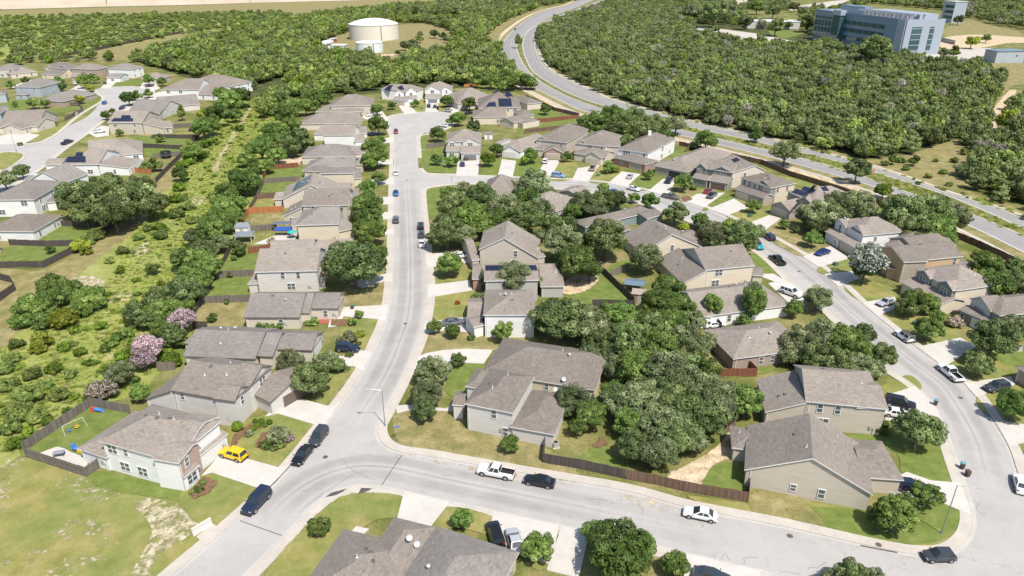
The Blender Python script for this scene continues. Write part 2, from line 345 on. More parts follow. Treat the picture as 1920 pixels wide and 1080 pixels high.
def slab(name, pts, z1, mat, z0=0.0):
    m = MB(); m.prism([(p[0], p[1]) for p in pts], z0, z1); o = m.build(name, mat); o['kind'] = 'structure'; return o
def ribbon(name, a, b, z1, mat, z0=0.0):
    m = MB()
    for i in range(len(a)-1):
        p, q, r, s = a[i], a[i+1], b[i+1], b[i]
        pts = [p, q, r, s]
        if (q-p).cross(s-p) < 0: pts = [s, r, q, p]
        m.poly([(v.x, v.y, z1) for v in pts])
        for u, w in ((p, q), (r, s)): m.poly([(u.x, u.y, z0), (w.x, w.y, z0), (w.x, w.y, z1), (u.x, u.y, z1)])
    o = m.build(name, mat); o['kind'] = 'structure'; return o

g = MB(); g.poly([(-1800, -150, 0), (1800, -150, 0), (1800, 2600, 0), (-1800, 2600, 0)]); g.build('ground', M_ground, kind='structure')
ROADZ = 0.024
main_left = [(300, 1100), (328, 1075), (447, 973), (503, 919), (549, 870), (600, 806), (640, 754), (665, 720), (690, 678), (707, 640), (720, 610), (728, 578), (733, 540), (736, 480), (737, 420), (737.5, 360), (738, 320), (738.5, 275), (737, 255), (730, 240), (726, 228), (733, 219), (758, 213.5), (798, 210.5), (833, 212), (849, 220), (846, 234), (828, 244), (803, 250.5), (786, 254), (781, 260), (782, 277), (783, 297)]
r_top = [(785, 316), (791, 323.5), (805, 327.5), (857, 329), (897, 331), (1000, 335), (1060, 337), (1103, 340), (1142, 344), (1175, 350.5), (1217, 358.5), (1287, 378), (1332, 393), (1390, 417.5), (1450, 447), (1513, 483), (1567, 523), (1620, 573), (1680, 622), (1760, 683), (1813, 723), (1853, 775), (1890, 836), (1908, 887), (1935, 960), (1990, 1100)]
outer_low = [(2000, 1240), (1467, 1240)]
bot_low = [(1467, 1083), (1293, 1041), (1097, 997), (927, 960.5), (840, 942), (760, 924), (713, 914), (680, 911.5), (660, 913), (635, 920), (610, 933), (585, 952), (567, 971), (533, 1007), (455, 1085), (440, 1105)]
L_main = smooth(W(main_left)); L_rtop = smooth(W(r_top)); L_bot = smooth(W(bot_low))
outer = L_main + L_rtop + W(outer_low) + L_bot
island_px = [(790, 361), (794, 354), (809, 349.5), (847, 345), (900, 344), (1000, 349), (1060, 354), (1093, 358), (1140, 366), (1200, 380), (1290, 412), (1370, 448), (1430, 477), (1493, 536), (1560, 590), (1607, 643), (1660, 688), (1710, 720), (1747, 757), (1773, 811), (1793, 868), (1813, 925), (1824, 970), (1820, 1003), (1800, 1027), (1770, 1040), (1727, 1041), (1683, 1035), (1610, 1020), (1480, 990), (1363, 967), (1280, 950), (1173, 921), (1040, 898), (893, 872), (803, 856), (753, 849), (723, 837), (710, 820), (708, 800), (718, 780), (750, 720), (775, 663), (788, 630), (797, 595), (802, 560), (803, 530), (800, 493), (797, 443), (794, 420), (791, 385)]
L_isl = smooth(W(island_px), 4, True)
sheet('street', [outer, L_isl], ROADZ, M_road)
# kerbs and pavements: a pavement hugs every kerb
def kerb(name, line, side, closed=False):
    if closed: line = line + [line[0]]
    ribbon('kerb', offset(line, 0), offset(line, side*0.17), 0.15, M_kerb)
    ribbon('gutter', offset(line, -side*0.45), offset(line, -side*0.005), ROADZ + 0.008, M_kerb, ROADZ)
    ribbon('sidewalk', offset(line, side*0.18), offset(line, side*1.65), 0.14, M_walk)
kerb('main', L_main, +1); kerb('r', L_rtop, +1); kerb('bot', L_bot, +1)
kerb('isl', L_isl, -1 if sum((L_isl[i].x*L_isl[(i+1) % len(L_isl)].y - L_isl[(i+1) % len(L_isl)].x*L_isl[i].y) for i in range(len(L_isl))) < 0 else +1, True)

# street of the other estate, upper left
ls_px = [(-15, 271), (23, 271), (48, 271), (70, 268), (90, 263), (117, 247), (150, 218), (187, 195), (197, 188), (196, 181), (186, 176), (183, 170), (196, 165.5), (220, 163.5), (250, 163), (272, 166), (284, 172), (280, 179), (258, 187), (237, 196), (210, 212), (183, 232), (150, 257), (115, 281), (82, 308), (60, 324), (30, 343), (-15, 370), (-15, 331), (5, 319), (32, 306), (47, 297), (46, 289), (32, 284), (-15, 287)]
L_ls = smooth(W(ls_px), 3, True)
sheet('side_street', [L_ls], ROADZ, M_road)
a_ = smooth(W(ls_px[:18]), 3); ribbon('sidewalk', offset(a_, .05), offset(a_, 1.9), 0.14, M_walk)
a_ = smooth(W(ls_px[17:28]), 3); ribbon('sidewalk', offset(a_, .05), offset(a_, 1.9), 0.14, M_walk)
a_ = smooth(W(ls_px[28:]), 3); ribbon('sidewalk', offset(a_, .05), offset(a_, 1.9), 0.14, M_walk)

# boulevard: two carriageways and a grass median
near_r = [(1090, -8), (1073, 7), (1023, 20), (990, 36), (973, 48), (952, 67), (941, 87), (944, 110), (960, 133), (993, 160), (1040, 184), (1090, 207), (1180, 232), (1280, 255), (1353, 273), (1440, 294), (1563, 328), (1640, 351), (1740, 388), (1827, 428), (1920, 474), (2040, 536)]
near_l = [(1130, -8), (1085, 12), (1040, 29), (1010, 44), (987, 60), (970, 83), (973, 103), (988, 130), (1012, 152), (1058, 178), (1110, 198), (1200, 223), (1280, 244), (1380, 268), (1500, 296), (1613, 329), (1693, 358), (1760, 379), (1818, 400), (1920, 443), (2040, 497)]
far_r = [(1140, -5), (1090, 14), (1047, 30), (1018, 42), (992, 57), (981, 75), (981, 95), (990, 119), (1003, 138), (1050, 167), (1113, 193), (1210, 219), (1310, 242.5), (1403, 262), (1447, 273), (1590, 308), (1647, 326), (1707, 344), (1773, 366), (1855, 400), (1920, 430), (2040, 484)]
far_l = [(1165, -5), (1110, 14), (1060, 32), (1030, 44), (1009, 56), (1003, 75), (1006, 97), (1022, 126), (1057, 147), (1107, 170), (1137, 184), (1220, 208), (1310, 232), (1390, 249), (1453, 264), (1597, 302), (1697, 333), (1763, 358), (1830, 378), (1900, 402), (2040, 464)]
def strip(name, a, b, z, mat):
    A_ = smooth(W(a), 6); B_ = smooth(W(b), 6); n = 120
    def res(l):
        d = [0]
        for i in range(1, len(l)): d.append(d[-1] + (l[i]-l[i-1]).length)
        out = []; j = 0
        for k in range(n+1):
            t = d[-1]*k/n
            while j < len(d)-2 and d[j+1] < t: j += 1
            out.append(l[j].lerp(l[j+1], (t-d[j])/max(1e-6, d[j+1]-d[j])))
        return out
    A_, B_ = res(A_), res(B_); m = MB()
    for i in range(n):
        q = [A_[i], A_[i+1], B_[i+1], B_[i]]
        if (q[1]-q[0]).cross(q[3]-q[0]) < 0: q = q[::-1]
        m.poly([(v.x, v.y, z) for v in q])
    o = m.build(name, mat); o['kind'] = 'structure'; return A_, B_
NR, NL = strip('boulevard', near_r, near_l, 0.03, M_blvd)
FR, FL = strip('boulevard', far_r, far_l, 0.034, M_blvd)
for l, s in ((NR, 1), (NL, -1), (FR, 1), (FL, -1)):
    d = 1 if s > 0 else -1
    ribbon('boulevard_kerb', offset(l, -d*0.3), offset(l, d*0.5), 0.11, M_kerb)
ribbon('verge', offset(NR, -4.2), offset(NR, -0.31), 0.012, M_dry); ribbon('verge_path', offset(NR, -5.9), offset(NR, -4.25), 0.07, M_walk)
ribbon('verge', offset(NR, -9.0), offset(NR, -5.95), 0.015, M_soil)
ribbon('verge', offset(FL, 0.51), offset(FL, 6.5), 0.014, M_dry); ribbon('verge', offset(FL, 1.2), offset(FL, 2.9), 0.05, M_walk)
mp = W([(1003, 138), (1050, 167), (1113, 193), (1210, 219)])

# driveways and walks, concrete slabs a little proud of the pavement
DRV = [
 [(378, 893), (424, 842), (463, 861), (521, 877), (547, 872), (503, 920), (478, 914), (397, 887)],
 [(497, 782), (540, 742), (622, 764), (640, 752), (603, 806), (590, 797), (520, 776)],
 [(600, 672), (647, 668), (670, 657), (695, 660), (700, 660), (680, 697), (662, 687), (600, 692)],
 [(622, 590), (640, 577), (715, 573), (729, 572), (722, 603), (707, 599), (645, 594), (634, 612), (615, 614)],
 [(655, 532), (690, 520), (736, 512), (735, 530), (720, 528), (680, 541)],
 [(690, 430), (737, 428), (737, 441), (690, 441)], [(692, 400), (737, 398), (737, 411), (692, 414)], [(692, 372), (737.5, 369), (737.5, 383), (692, 385)], [(690, 338), (738, 335), (738, 346), (690, 347)],
 [(685, 303), (738, 299), (738, 308), (685, 310)], [(685, 266), (738, 257), (738, 267), (685, 272)], [(674, 217), (714, 206), (729, 224), (726, 232), (684, 224)],
 [(742, 762), (763, 760), (838, 767), (862, 738), (880, 740), (850, 772), (768, 770), (745, 776)],
 [(788, 668), (800, 663), (835, 657), (875, 655), (924, 657), (907, 683), (853, 680), (800, 688), (772, 700)],
 [(797, 607), (830, 601), (867, 596), (883, 596), (880, 624), (830, 621), (793, 627)],
 [(802, 536), (880, 526), (886, 545), (802, 559)], [(798, 478), (880, 470), (886, 492), (801, 502)],
 [(747, 199), (766, 197), (783, 212), (759, 215)], [(800, 191), (821, 191), (823, 211), (797, 211)], [(843, 203), (858, 194), (868, 203), (852, 219), (846, 212)],
 [(858, 303), (899, 301), (896, 331), (855, 330)], [(941, 299), (968, 302), (961, 334), (933, 333)], [(1022, 301), (1051, 301), (1030, 337), (1003, 336)],
 [(1083, 316), (1124, 310), (1103, 341), (1072, 339)], [(1166, 322), (1201, 327), (1175, 351), (1140, 344)], [(1243, 336), (1269, 335), (1252, 368), (1215, 359)],
 [(1307, 364), (1359, 362), (1320, 390), (1284, 378)], [(1376, 373), (1403, 390), (1362, 405), (1327, 393)], [(1442, 404), (1464, 410), (1428, 437), (1398, 421)],
 [(1505, 482), (1557, 462), (1593, 485), (1535, 502)], [(1545, 515), (1600, 509), (1612, 523), (1571, 538)], [(1618, 568), (1678, 557), (1683, 577), (1646, 594)],
 [(1722, 651), (1800, 634), (1830, 650), (1770, 689)], [(1807, 719), (1895, 707), (1903, 722), (1830, 745)], [(1865, 788), (1920, 797), (1990, 800), (1990, 835), (1920, 831), (1892, 836)],
 [(1415, 515), (1450, 514), (1500, 543), (1470, 536)], [(1440, 532), (1470, 525), (1530, 565), (1490, 580)],
 [(1655, 744), (1716, 725), (1752, 762), (1770, 800), (1710, 790), (1660, 788)], [(1665, 902), (1700, 886), (1745, 902), (1783, 905), (1800, 905), (1822, 968), (1767, 944), (1668, 930)],
 [(758, 922), (843, 942), (838, 950), (787, 1015), (745, 972)], [(925, 959), (1048, 986), (1033, 1060), (975, 1040), (918, 1003)], [(1053, 987), (1105, 999), (1085, 1085), (1025, 1070)],
 [(1287, 1039), (1425, 1072), (1425, 1110), (1280, 1100)], [(640, 1020), (668, 988), (692, 993), (640, 1040)],
 [(0, 255), (38, 247), (75, 254), (44, 271), (0, 271)], [(20, 163), (56, 150), (70, 152), (40, 170)], [(118, 176), (147, 160), (160, 166), (150, 185)], [(188, 166), (203, 148), (222, 150), (207, 166)], [(262, 166), (270, 150), (290, 153), (300, 166), (285, 172)],
 [(165, 250), (190, 236), (205, 238), (204, 255), (180, 258)], [(215, 216), (235, 198), (262, 200), (245, 216)], [(85, 312), (105, 302), (130, 300), (118, 318), (90, 322)], [(272, 181), (300, 172), (310, 180), (285, 190)], [(35, 345), (65, 326), (90, 330), (60, 350)]]
for i_, p in enumerate(DRV): slab('driveway', W(p), 0.15 + .0021*(i_ % 9), M_drive, -.001*(i_ % 7))

# lawns and bare patches, thin sheets with wobbling outlines
def blob(px, amp=0.35, n=5, seed=0):
    rr = random.Random(seed or int(px[0][0]*7+px[0][1])); P = W(px); out = []
    for i in range(len(P)):
        a, b = P[i], P[(i+1) % len(P)]
        for k in range(n):
            p = a.lerp(b, k/n); out.append(p + Vector((rr.uniform(-amp, amp), rr.uniform(-amp, amp))))
    return out
def patch(name, px, mat, z=0.012, amp=0.35, n=5, soft=0, cover=.95):
    if not soft: return sheet(name, [blob(px, amp, n)], z, mat)
    P = smooth(W(px), 4, True); ar = sum(P[i].x*P[(i+1) % len(P)].y - P[(i+1) % len(P)].x*P[i].y for i in range(len(P))); sg = 1 if ar > 0 else -1; n_ = len(P)
    def off(d):
        o = []; cc = []
        for i in range(n_):
            a_, b_ = P[i]-P[(i-3) % n_], P[(i+3) % n_]-P[i]; ang = math.atan2(a_.cross(b_), a_.dot(b_))*sg; cc.append(1.0 if ang > -.12 else max(.06, .5 + ang*1.2 if ang > -.4 else .06))
        cc = [min(cc[(i+k) % n_] for k in (-2, -1, 0, 1, 2)) for i in range(n_)]
        for i in range(n_): t = (P[(i+1) % n_]-P[i-1]); t = t.normalized() if t.length > 1e-6 else Vector((1, 0)); o.append(P[i] + Vector((t.y, -t.x))*sg*d*cc[i])
        return o
    out = off(soft); m = MB(); m.tri_poly([P], z); k = len(m.v)
    for i in range(n_):
        q = [P[i], P[(i+1) % n_], out[(i+1) % n_], out[i]]; pts = [(v.x, v.y, z if j < 2 else z - .0005*(1 + ((i + 3 - j) % n_) % 3)) for j, v in enumerate(q)]
        m.poly(pts)
    o = m.build(name, softmat(mat)); o['kind'] = 'structure'; at = o.data.attributes.new('cover', 'FLOAT', 'POINT')
    at.data.foreach_set('value', [cover]*k + [cover, cover, 0.0, 0.0]*n_); return o
Zp = iter([0.006 + 0.0012*i for i in range(400)])
# large zones first
patch('weedy_ditch', [(0, 560), (90, 505), (235, 430), (300, 345), (350, 290), (400, 235), (430, 205), (470, 175), (540, 150), (560, 185), (520, 230), (500, 280), (490, 330), (470, 380), (440, 440), (420, 510), (380, 560), (360, 610), (340, 640), (300, 690), (250, 740), (172, 765), (45, 848), (0, 880), (-60, 900), (-60, 560)], M_weed, 0.004, 1.0, soft=1.6, cover=.9)
patch('rocky_field', [(-60, 905), (0, 880), (50, 857), (163, 897), (200, 890), (330, 925), (400, 955), (380, 1000), (300, 1090), (-120, 1150)], M_lawn, 0.004, 0.5)
patch('dry_grass_strip', [(0, 500), (85, 505), (205, 436), (235, 412), (260, 400), (240, 440), (160, 500), (90, 560), (30, 620), (0, 650), (-50, 650), (-50, 520)], M_dry, 0.010, 0.8, soft=1.3, cover=.9)
patch('dry_grass_strip', [(293, 345), (347, 290), (395, 230), (405, 240), (360, 300), (305, 360)], M_dry, 0.011, 0.5, soft=0.8, cover=.9)
patch('dry_field', [(-200, 32), (0, 20), (300, 12), (470, 6), (640, 1), (860, -4), (1000, -6), (900, 8), (760, 20), (640, 32), (500, 24), (300, 30), (0, 34), (-200, 44)], M_dry, 0.02, 3, soft=4.8, cover=.9)
patch('tank_yard', [(598, 78), (640, 66), (740, 48), (800, 46), (850, 60), (848, 92), (820, 100), (760, 108), (700, 112), (640, 108), (600, 98)], M_dry, 0.02, 2, soft=3.2, cover=.9)
patch('gravel_track', [(700, 103), (760, 100), (870, 92), (905, 84), (935, 84), (940, 87), (905, 90), (860, 98), (770, 104), (750, 120), (735, 124), (745, 106), (700, 106)], M_soil, 0.025, .8, soft=1.3, cover=.9)
patch('gravel_track', [(818, 27), (850, 31), (920, 30), (920, 33), (850, 35), (818, 32)], M_soil, 0.026, 1, soft=1.6, cover=.9)
patch('dirt_shoulder', [(905, 85), (935, 82), (938, 60), (965, 40), (1000, 24), (1030, 14), (1000, 18), (960, 34), (925, 55), (905, 75)], M_dry, 0.024, 1, soft=1.6, cover=.9)
patch('gravel_road', [(130, 102), (230, 86), (345, 64), (345, 67), (235, 91), (150, 107), (120, 106)], M_dry, 0.022, .8, soft=1.3, cover=.9)
patch('dry_field', [(120, 106), (230, 92), (345, 68), (400, 80), (330, 105), (250, 112), (160, 112)], M_dry, 0.02, 2, soft=3.2, cover=.9)
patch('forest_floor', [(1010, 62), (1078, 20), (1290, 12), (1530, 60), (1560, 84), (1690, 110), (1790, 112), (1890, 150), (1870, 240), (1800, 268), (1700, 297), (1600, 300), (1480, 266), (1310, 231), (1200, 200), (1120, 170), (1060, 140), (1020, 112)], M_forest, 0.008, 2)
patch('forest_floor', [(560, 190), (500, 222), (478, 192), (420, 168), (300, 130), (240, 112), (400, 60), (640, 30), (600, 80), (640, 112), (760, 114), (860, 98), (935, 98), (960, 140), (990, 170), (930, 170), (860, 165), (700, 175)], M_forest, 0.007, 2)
patch('forest_floor', [(-200, 46), (0, 34), (500, 26), (640, 36), (340, 66), (130, 103), (0, 112), (-200, 120)], M_weed, 0.009, 2)
patch('clearing', [(1700, 290), (1800, 262), (1835, 300), (1830, 330), (1800, 350), (1760, 352), (1700, 328), (1640, 312), (1600, 302)], M_dry, 0.016, 1, soft=1.6, cover=.9)
patch('clearing', [(1800, 115), (1890, 118), (1990, 120), (1990, 150), (1900, 160), (1880, 190), (1890, 215), (1872, 240), (1855, 238), (1860, 210), (1868, 185), (1850, 150), (1795, 128)], M_dry, 0.016, 1, soft=1.6, cover=.9)
patch('dirt_path', [(1856, 250), (1860, 215), (1874, 193), (1895, 170), (1903, 172), (1886, 197), (1878, 215), (1872, 250)], M_soil, 0.03, .6, soft=1.2, cover=1.1)
patch('lot_paving', [(1715, 112), (1770, 95), (1850, 90), (1862, 100), (1800, 112), (1740, 122)], M_walk, 0.02, 1, soft=1.6, cover=.9)
patch('gravel_bank', [(1765, 72), (1830, 65), (1920, 70), (1990, 72), (1990, 84), (1900, 80), (1850, 88), (1790, 92), (1765, 88)], M_soil, 0.021, 1, soft=1.6, cover=.9)
patch('dry_field', [(1770, 55), (1810, 38), (1860, 48), (1910, 60), (1920, 72), (1850, 70), (1780, 68)], M_dry, 0.02, 1, soft=1.6, cover=.9)
for q in ([(1310, 50), (1350, 54), (1420, 63), (1495, 79), (1480, 82), (1400, 72), (1345, 61), (1305, 55)], [(1375, 70), (1430, 76), (1420, 80), (1370, 75)], [(1380, 0), (1396, -2), (1400, 12), (1382, 10)], [(1475, 14), (1560, 2), (1600, -2), (1560, 12), (1480, 20)]):
    patch('lot_paving', q, M_walk, 0.02, .8)
patch('green_lawn', [(1440, 58), (1500, 56), (1508, 62), (1475, 72), (1450, 70)], M_lush, 0.024, .5)
patch('rocky_streambed', [(398, 320), (412, 290), (425, 270), (440, 245), (455, 222), (468, 200), (471, 202), (459, 226), (444, 250), (430, 273), (417, 295), (406, 322)], M_soil, 0.022, 1.2, soft=1.9, cover=.5)
for q in ([(130, 525), (160, 518), (192, 526), (190, 540), (140, 540)], [(205, 560), (235, 550), (245, 560), (210, 568)], [(195, 585), (210, 582), (208, 588)], [(310, 415), (345, 405), (340, 412), (315, 420)], [(250, 470), (275, 455), (280, 470), (262, 478)], [(355, 380), (375, 365), (385, 372), (370, 388)]):
    patch('limestone_patch', q, M_rock, next(Zp) + .02, .4, soft=.8, cover=.7)
for q in ([(-40, 905), (20, 858), (45, 868), (20, 905), (10, 950), (-60, 960)], [(115, 890), (160, 900), (213, 920), (205, 940), (150, 930), (110, 905)], [(275, 938), (330, 955), (380, 975), (360, 1000), (300, 1040), (270, 1080), (240, 1090), (285, 1000), (270, 965)], [(165, 980), (205, 995), (220, 1015), (190, 1015), (160, 1000)], [(112, 995), (130, 981), (145, 981), (141, 999), (120, 1003)], [(80, 1080), (110, 1060), (160, 1040), (180, 1050), (130, 1080), (90, 1100)], [(40, 1050), (70, 1030), (95, 1020), (80, 1045), (50, 1062)], [(0, 1060), (15, 1050), (10, 1070), (-10, 1080)]):
    patch('rocky_patch', q, M_rock, next(Zp) + .02, .9, 8, soft=2.2, cover=.6 if q[0] == (275, 938) else .36)
# front and back lawns
LAWN = [(M_lush, [(165, 893), (200, 888), (345, 922), (330, 935), (200, 915)]), (M_lawn, [(345, 920), (397, 888), (478, 915), (400, 985), (345, 950)]), (M_lawn, [(425, 835), (440, 800), (520, 778), (588, 800), (522, 873), (463, 860)]),
 (M_lush, [(50, 855), (56, 828), (172, 766), (240, 776), (160, 840), (150, 872)]), (M_lush, [(300, 655), (345, 650), (345, 684), (305, 682)]), (M_dry, [(365, 615), (385, 568), (478, 566), (460, 600), (455, 612)]),
 (M_lush, [(383, 562), (404, 524), (475, 518), (470, 550)]), (M_lush, [(404, 520), (422, 480), (485, 474), (478, 512)]), (M_dry, [(470, 423), (485, 402), (530, 400), (528, 425)]), (M_lawn, [(470, 460), (500, 440), (520, 432), (515, 455)]),
 (M_lush, [(497, 342), (507, 318), (560, 314), (560, 336)]), (M_lush, [(490, 360), (497, 345), (550, 342), (535, 358)]), (M_lawn, [(475, 390), (483, 372), (516, 374), (515, 390)]), (M_soil, [(510, 305), (560, 296), (568, 306), (515, 312)]),
 (M_dry, [(640, 560), (660, 530), (720, 528), (716, 574), (650, 575)]), (M_lawn, [(645, 595), (706, 600), (682, 655), (645, 660)]), (M_lawn, [(600, 760), (590, 720), (660, 690), (640, 740), (625, 760)]), (M_dry, [(610, 772), (655, 700), (660, 690), (664, 702), (625, 765)]),
 (M_lawn, [(817, 515), (880, 515), (880, 524), (820, 534)]), (M_lawn, [(815, 558), (882, 546), (882, 594), (822, 603)]), (M_dry, [(797, 665), (803, 632), (880, 624), (935, 640), (925, 656), (840, 658)]), (M_lush, [(845, 700), (855, 683), (906, 683), (890, 735), (840, 738)]),
 (M_dry, [(740, 775), (770, 772), (860, 770), (862, 800), (960, 825), (1040, 850), (1080, 900), (940, 870), (820, 850), (755, 838)]), (M_lush, [(1100, 850), (1130, 830), (1150, 855), (1160, 880), (1090, 865)]), (M_soil, [(1255, 895), (1330, 850), (1370, 815), (1395, 820), (1400, 850), (1340, 870), (1310, 905)]),
 (M_lush, [(1310, 900), (1345, 875), (1395, 872), (1395, 920), (1330, 912)]), (M_lawn, [(1290, 930), (1400, 944), (1420, 930), (1640, 955), (1700, 930), (1790, 945), (1800, 990), (1760, 1020), (1690, 1022), (1560, 1000), (1380, 960)]), (M_lush, [(1440, 950), (1650, 955), (1760, 935), (1795, 955), (1780, 1000), (1700, 1018), (1550, 990)]), (M_dry, [(1410, 930), (1470, 920), (1500, 940), (1540, 980), (1480, 975), (1420, 960)]),
 (M_lush, [(1595, 822), (1640, 815), (1690, 828), (1765, 840), (1782, 900), (1740, 900), (1690, 885), (1680, 850)]), (M_lawn, [(1660, 738), (1700, 705), (1725, 725), (1700, 745)]), (M_lawn, [(1650, 730), (1680, 715), (1700, 715), (1665, 745)]),
 (M_lush, [(1060, 560), (1115, 505), (1140, 520), (1178, 562), (1110, 570)]), (M_soil, [(1058, 530), (1085, 518), (1110, 515), (1120, 525), (1095, 545), (1060, 550)]), (M_lush, [(1140, 505), (1170, 490), (1190, 500), (1150, 512)]), (M_lush, [(1115, 585), (1190, 575), (1180, 600), (1110, 600)]),
 (M_lush, [(793, 318), (788, 262), (800, 250), (800, 280), (830, 275), (835, 300), (862, 300), (857, 326), (815, 322)]), (M_lush, [(798, 405), (800, 360), (835, 350), (860, 345), (840, 390), (805, 408)]), (M_lush, [(982, 240), (1085, 222), (1105, 232), (985, 246)]), (M_lush, [(985, 220), (1008, 205), (1045, 210), (1040, 222)]), (M_lush, [(990, 255), (1100, 238), (1110, 250), (1060, 262), (1000, 265)]),
 (M_lush, [(905, 325), (915, 300), (942, 300), (934, 330)]), (M_lush, [(962, 330), (970, 300), (1010, 298), (1020, 305), (1000, 335)]), (M_lawn, [(1032, 336), (1055, 303), (1087, 315), (1072, 336)]), (M_lawn, [(1105, 340), (1125, 312), (1166, 324), (1140, 342)]), (M_lush, [(1176, 350), (1202, 330), (1243, 338), (1216, 357)]), (M_dry, [(1270, 372), (1275, 350), (1310, 365), (1285, 378)]), (M_lush, [(1320, 392), (1358, 366), (1378, 374), (1330, 393)]), (M_lawn, [(1362, 404), (1402, 391), (1442, 406), (1400, 420)]), (M_dry, [(1430, 437), (1465, 412), (1540, 450), (1557, 464), (1507, 482)]), (M_lawn, [(1537, 502), (1592, 486), (1600, 508), (1548, 515)]), (M_lawn, [(1585, 540), (1612, 525), (1670, 540), (1675, 556), (1620, 565)]), (M_lawn, [(1660, 600), (1690, 580), (1780, 610), (1797, 634), (1735, 648)]), (M_lawn, [(1775, 690), (1830, 652), (1890, 660), (1890, 708), (1810, 715)]), (M_lush, [(1860, 670), (1920, 650), (1990, 660), (1920, 685)]), (M_lawn, [(1835, 745), (1905, 725), (1990, 740), (1990, 795), (1870, 788)]), (M_lush, [(1420, 515), (1405, 485), (1420, 480), (1458, 512)]), (M_lush, [(1455, 535), (1490, 538), (1490, 545), (1465, 543)]),
 (M_lush, [(1350, 708), (1410, 680), (1450, 685), (1430, 700)]), (M_lush, [(1175, 195), (1185, 210), (1240, 262), (1210, 262)]), (M_lush, [(1260, 290), (1290, 275), (1300, 280), (1270, 300)]), (M_lawn, [(1440, 330), (1490, 335), (1560, 360), (1500, 350)]), (M_lush, [(1640, 395), (1660, 390), (1665, 410), (1640, 410)]),
 (M_lush, [(10, 500), (22, 460), (120, 462), (140, 465), (85, 498)]), (M_lush, [(80, 453), (110, 425), (175, 428), (205, 430), (140, 458)]), (M_lush, [(270, 292), (277, 279), (343, 280), (330, 293)]), (M_lawn, [(325, 250), (367, 248), (360, 256), (318, 256)]), (M_lush, [(215, 265), (230, 255), (350, 262), (340, 272), (240, 272)]), (M_lawn, [(150, 266), (200, 250), (260, 268), (200, 275)]), (M_lush, [(0, 200), (20, 190), (50, 188), (45, 210), (10, 212)]), (M_lawn, [(25, 268), (80, 242), (140, 222), (180, 200), (160, 220), (110, 245), (85, 262)]), (M_lush, [(160, 218), (155, 200), (180, 182), (196, 184), (185, 195)]), (M_lush, [(210, 163), (225, 152), (258, 152), (262, 160)]), (M_lush, [(97, 208), (135, 200), (145, 206), (110, 212)]), (M_lawn, [(0, 318), (0, 289), (30, 287), (42, 292), (25, 307)]),
 (M_lawn, [(500, 1085), (565, 1000), (640, 935), (715, 928), (757, 938), (742, 970), (700, 978), (640, 1022), (560, 1090)]), (M_lawn, [(787, 1018), (830, 955), (925, 973), (920, 1003), (850, 990)]), (M_lawn, [(1000, 1060), (1045, 1005), (1046, 1000), (1030, 1060)]), (M_dry, [(1380, 1080), (1400, 1075), (1415, 1085)]), (M_lush, [(880, 160), (920, 157), (930, 166), (890, 170)]), (M_lawn, [(775, 208), (780, 190), (798, 187), (797, 208)]), (M_lawn, [(820, 207), (825, 195), (848, 195), (850, 208)])]
for mt, q in LAWN: patch('lawn' if mt is not M_soil else 'bare_soil', q, mt, next(Zp) + 0.03 if mt is not M_soil else next(Zp) + .05, 0.25, 6, soft=.5 if mt in (M_lush, M_lawn) else 1.0, cover=1.2 if mt in (M_lush, M_lawn) else .8)
# mulched beds
for q in ([(430, 850), (438, 818), (470, 795), (490, 790), (497, 800), (470, 812), (450, 822), (440, 845)], [(478, 838), (490, 812), (535, 812), (545, 828), (530, 842), (495, 845)], [(352, 925), (380, 895), (408, 905), (395, 925), (365, 938)], [(620, 612), (620, 600), (655, 600), (650, 612)], [(1110, 835), (1130, 820), (1140, 835), (1120, 842)], [(1275, 372), (1290, 368), (1300, 375), (1285, 379)]):
    patch('planting_bed', q, M_mulch, next(Zp) + .07, .2)
# tar joints and manhole covers
def joint(px, w=0.12):
    L = W(px); L = smooth(L, 4) if len(L) > 2 else L
    ribbon('road_joint', offset(L, w/2), offset(L, -w/2), ROADZ + 0.006, M_joint, ROADZ)
joint([(446, 975), (490, 991), (534, 1006)]); joint([(756, 850), (734, 882), (713, 914)]); joint([(848, 344), (846, 330)])
joint([(738, 420), (744, 420)], .05)
for x, y in ((610, 857), (760, 607), (1498, 509), (1801, 746), (763, 338), (1481, 1005), (1647, 1023), (740, 283)):
    m = MB(); c = G(x, y); m.tube((c.x, c.y, ROADZ), (c.x, c.y, ROADZ + .02 if y != 1023 else .17), 0.42, 0.40, 16); m.build('manhole_cover', M_iron, kind='structure')
c0, c1 = G(1613, 1024), G(1682, 1037); m = MB(); dd = (c1-c0); m.box(((c0.x+c1.x)/2, (c0.y+c1.y)/2, .09), (dd.length, .12, .1), math.atan2(dd.y, dd.x)); m.build('storm_drain_mouth', M_joint, kind='structure')
for q in ([(610, 934), (620, 926), (650, 918), (645, 922), (630, 930)], [(672, 928), (677, 916), (700, 917), (690, 922)]): patch('kerb_ramp_bed', q, M_joint, .16, .05)

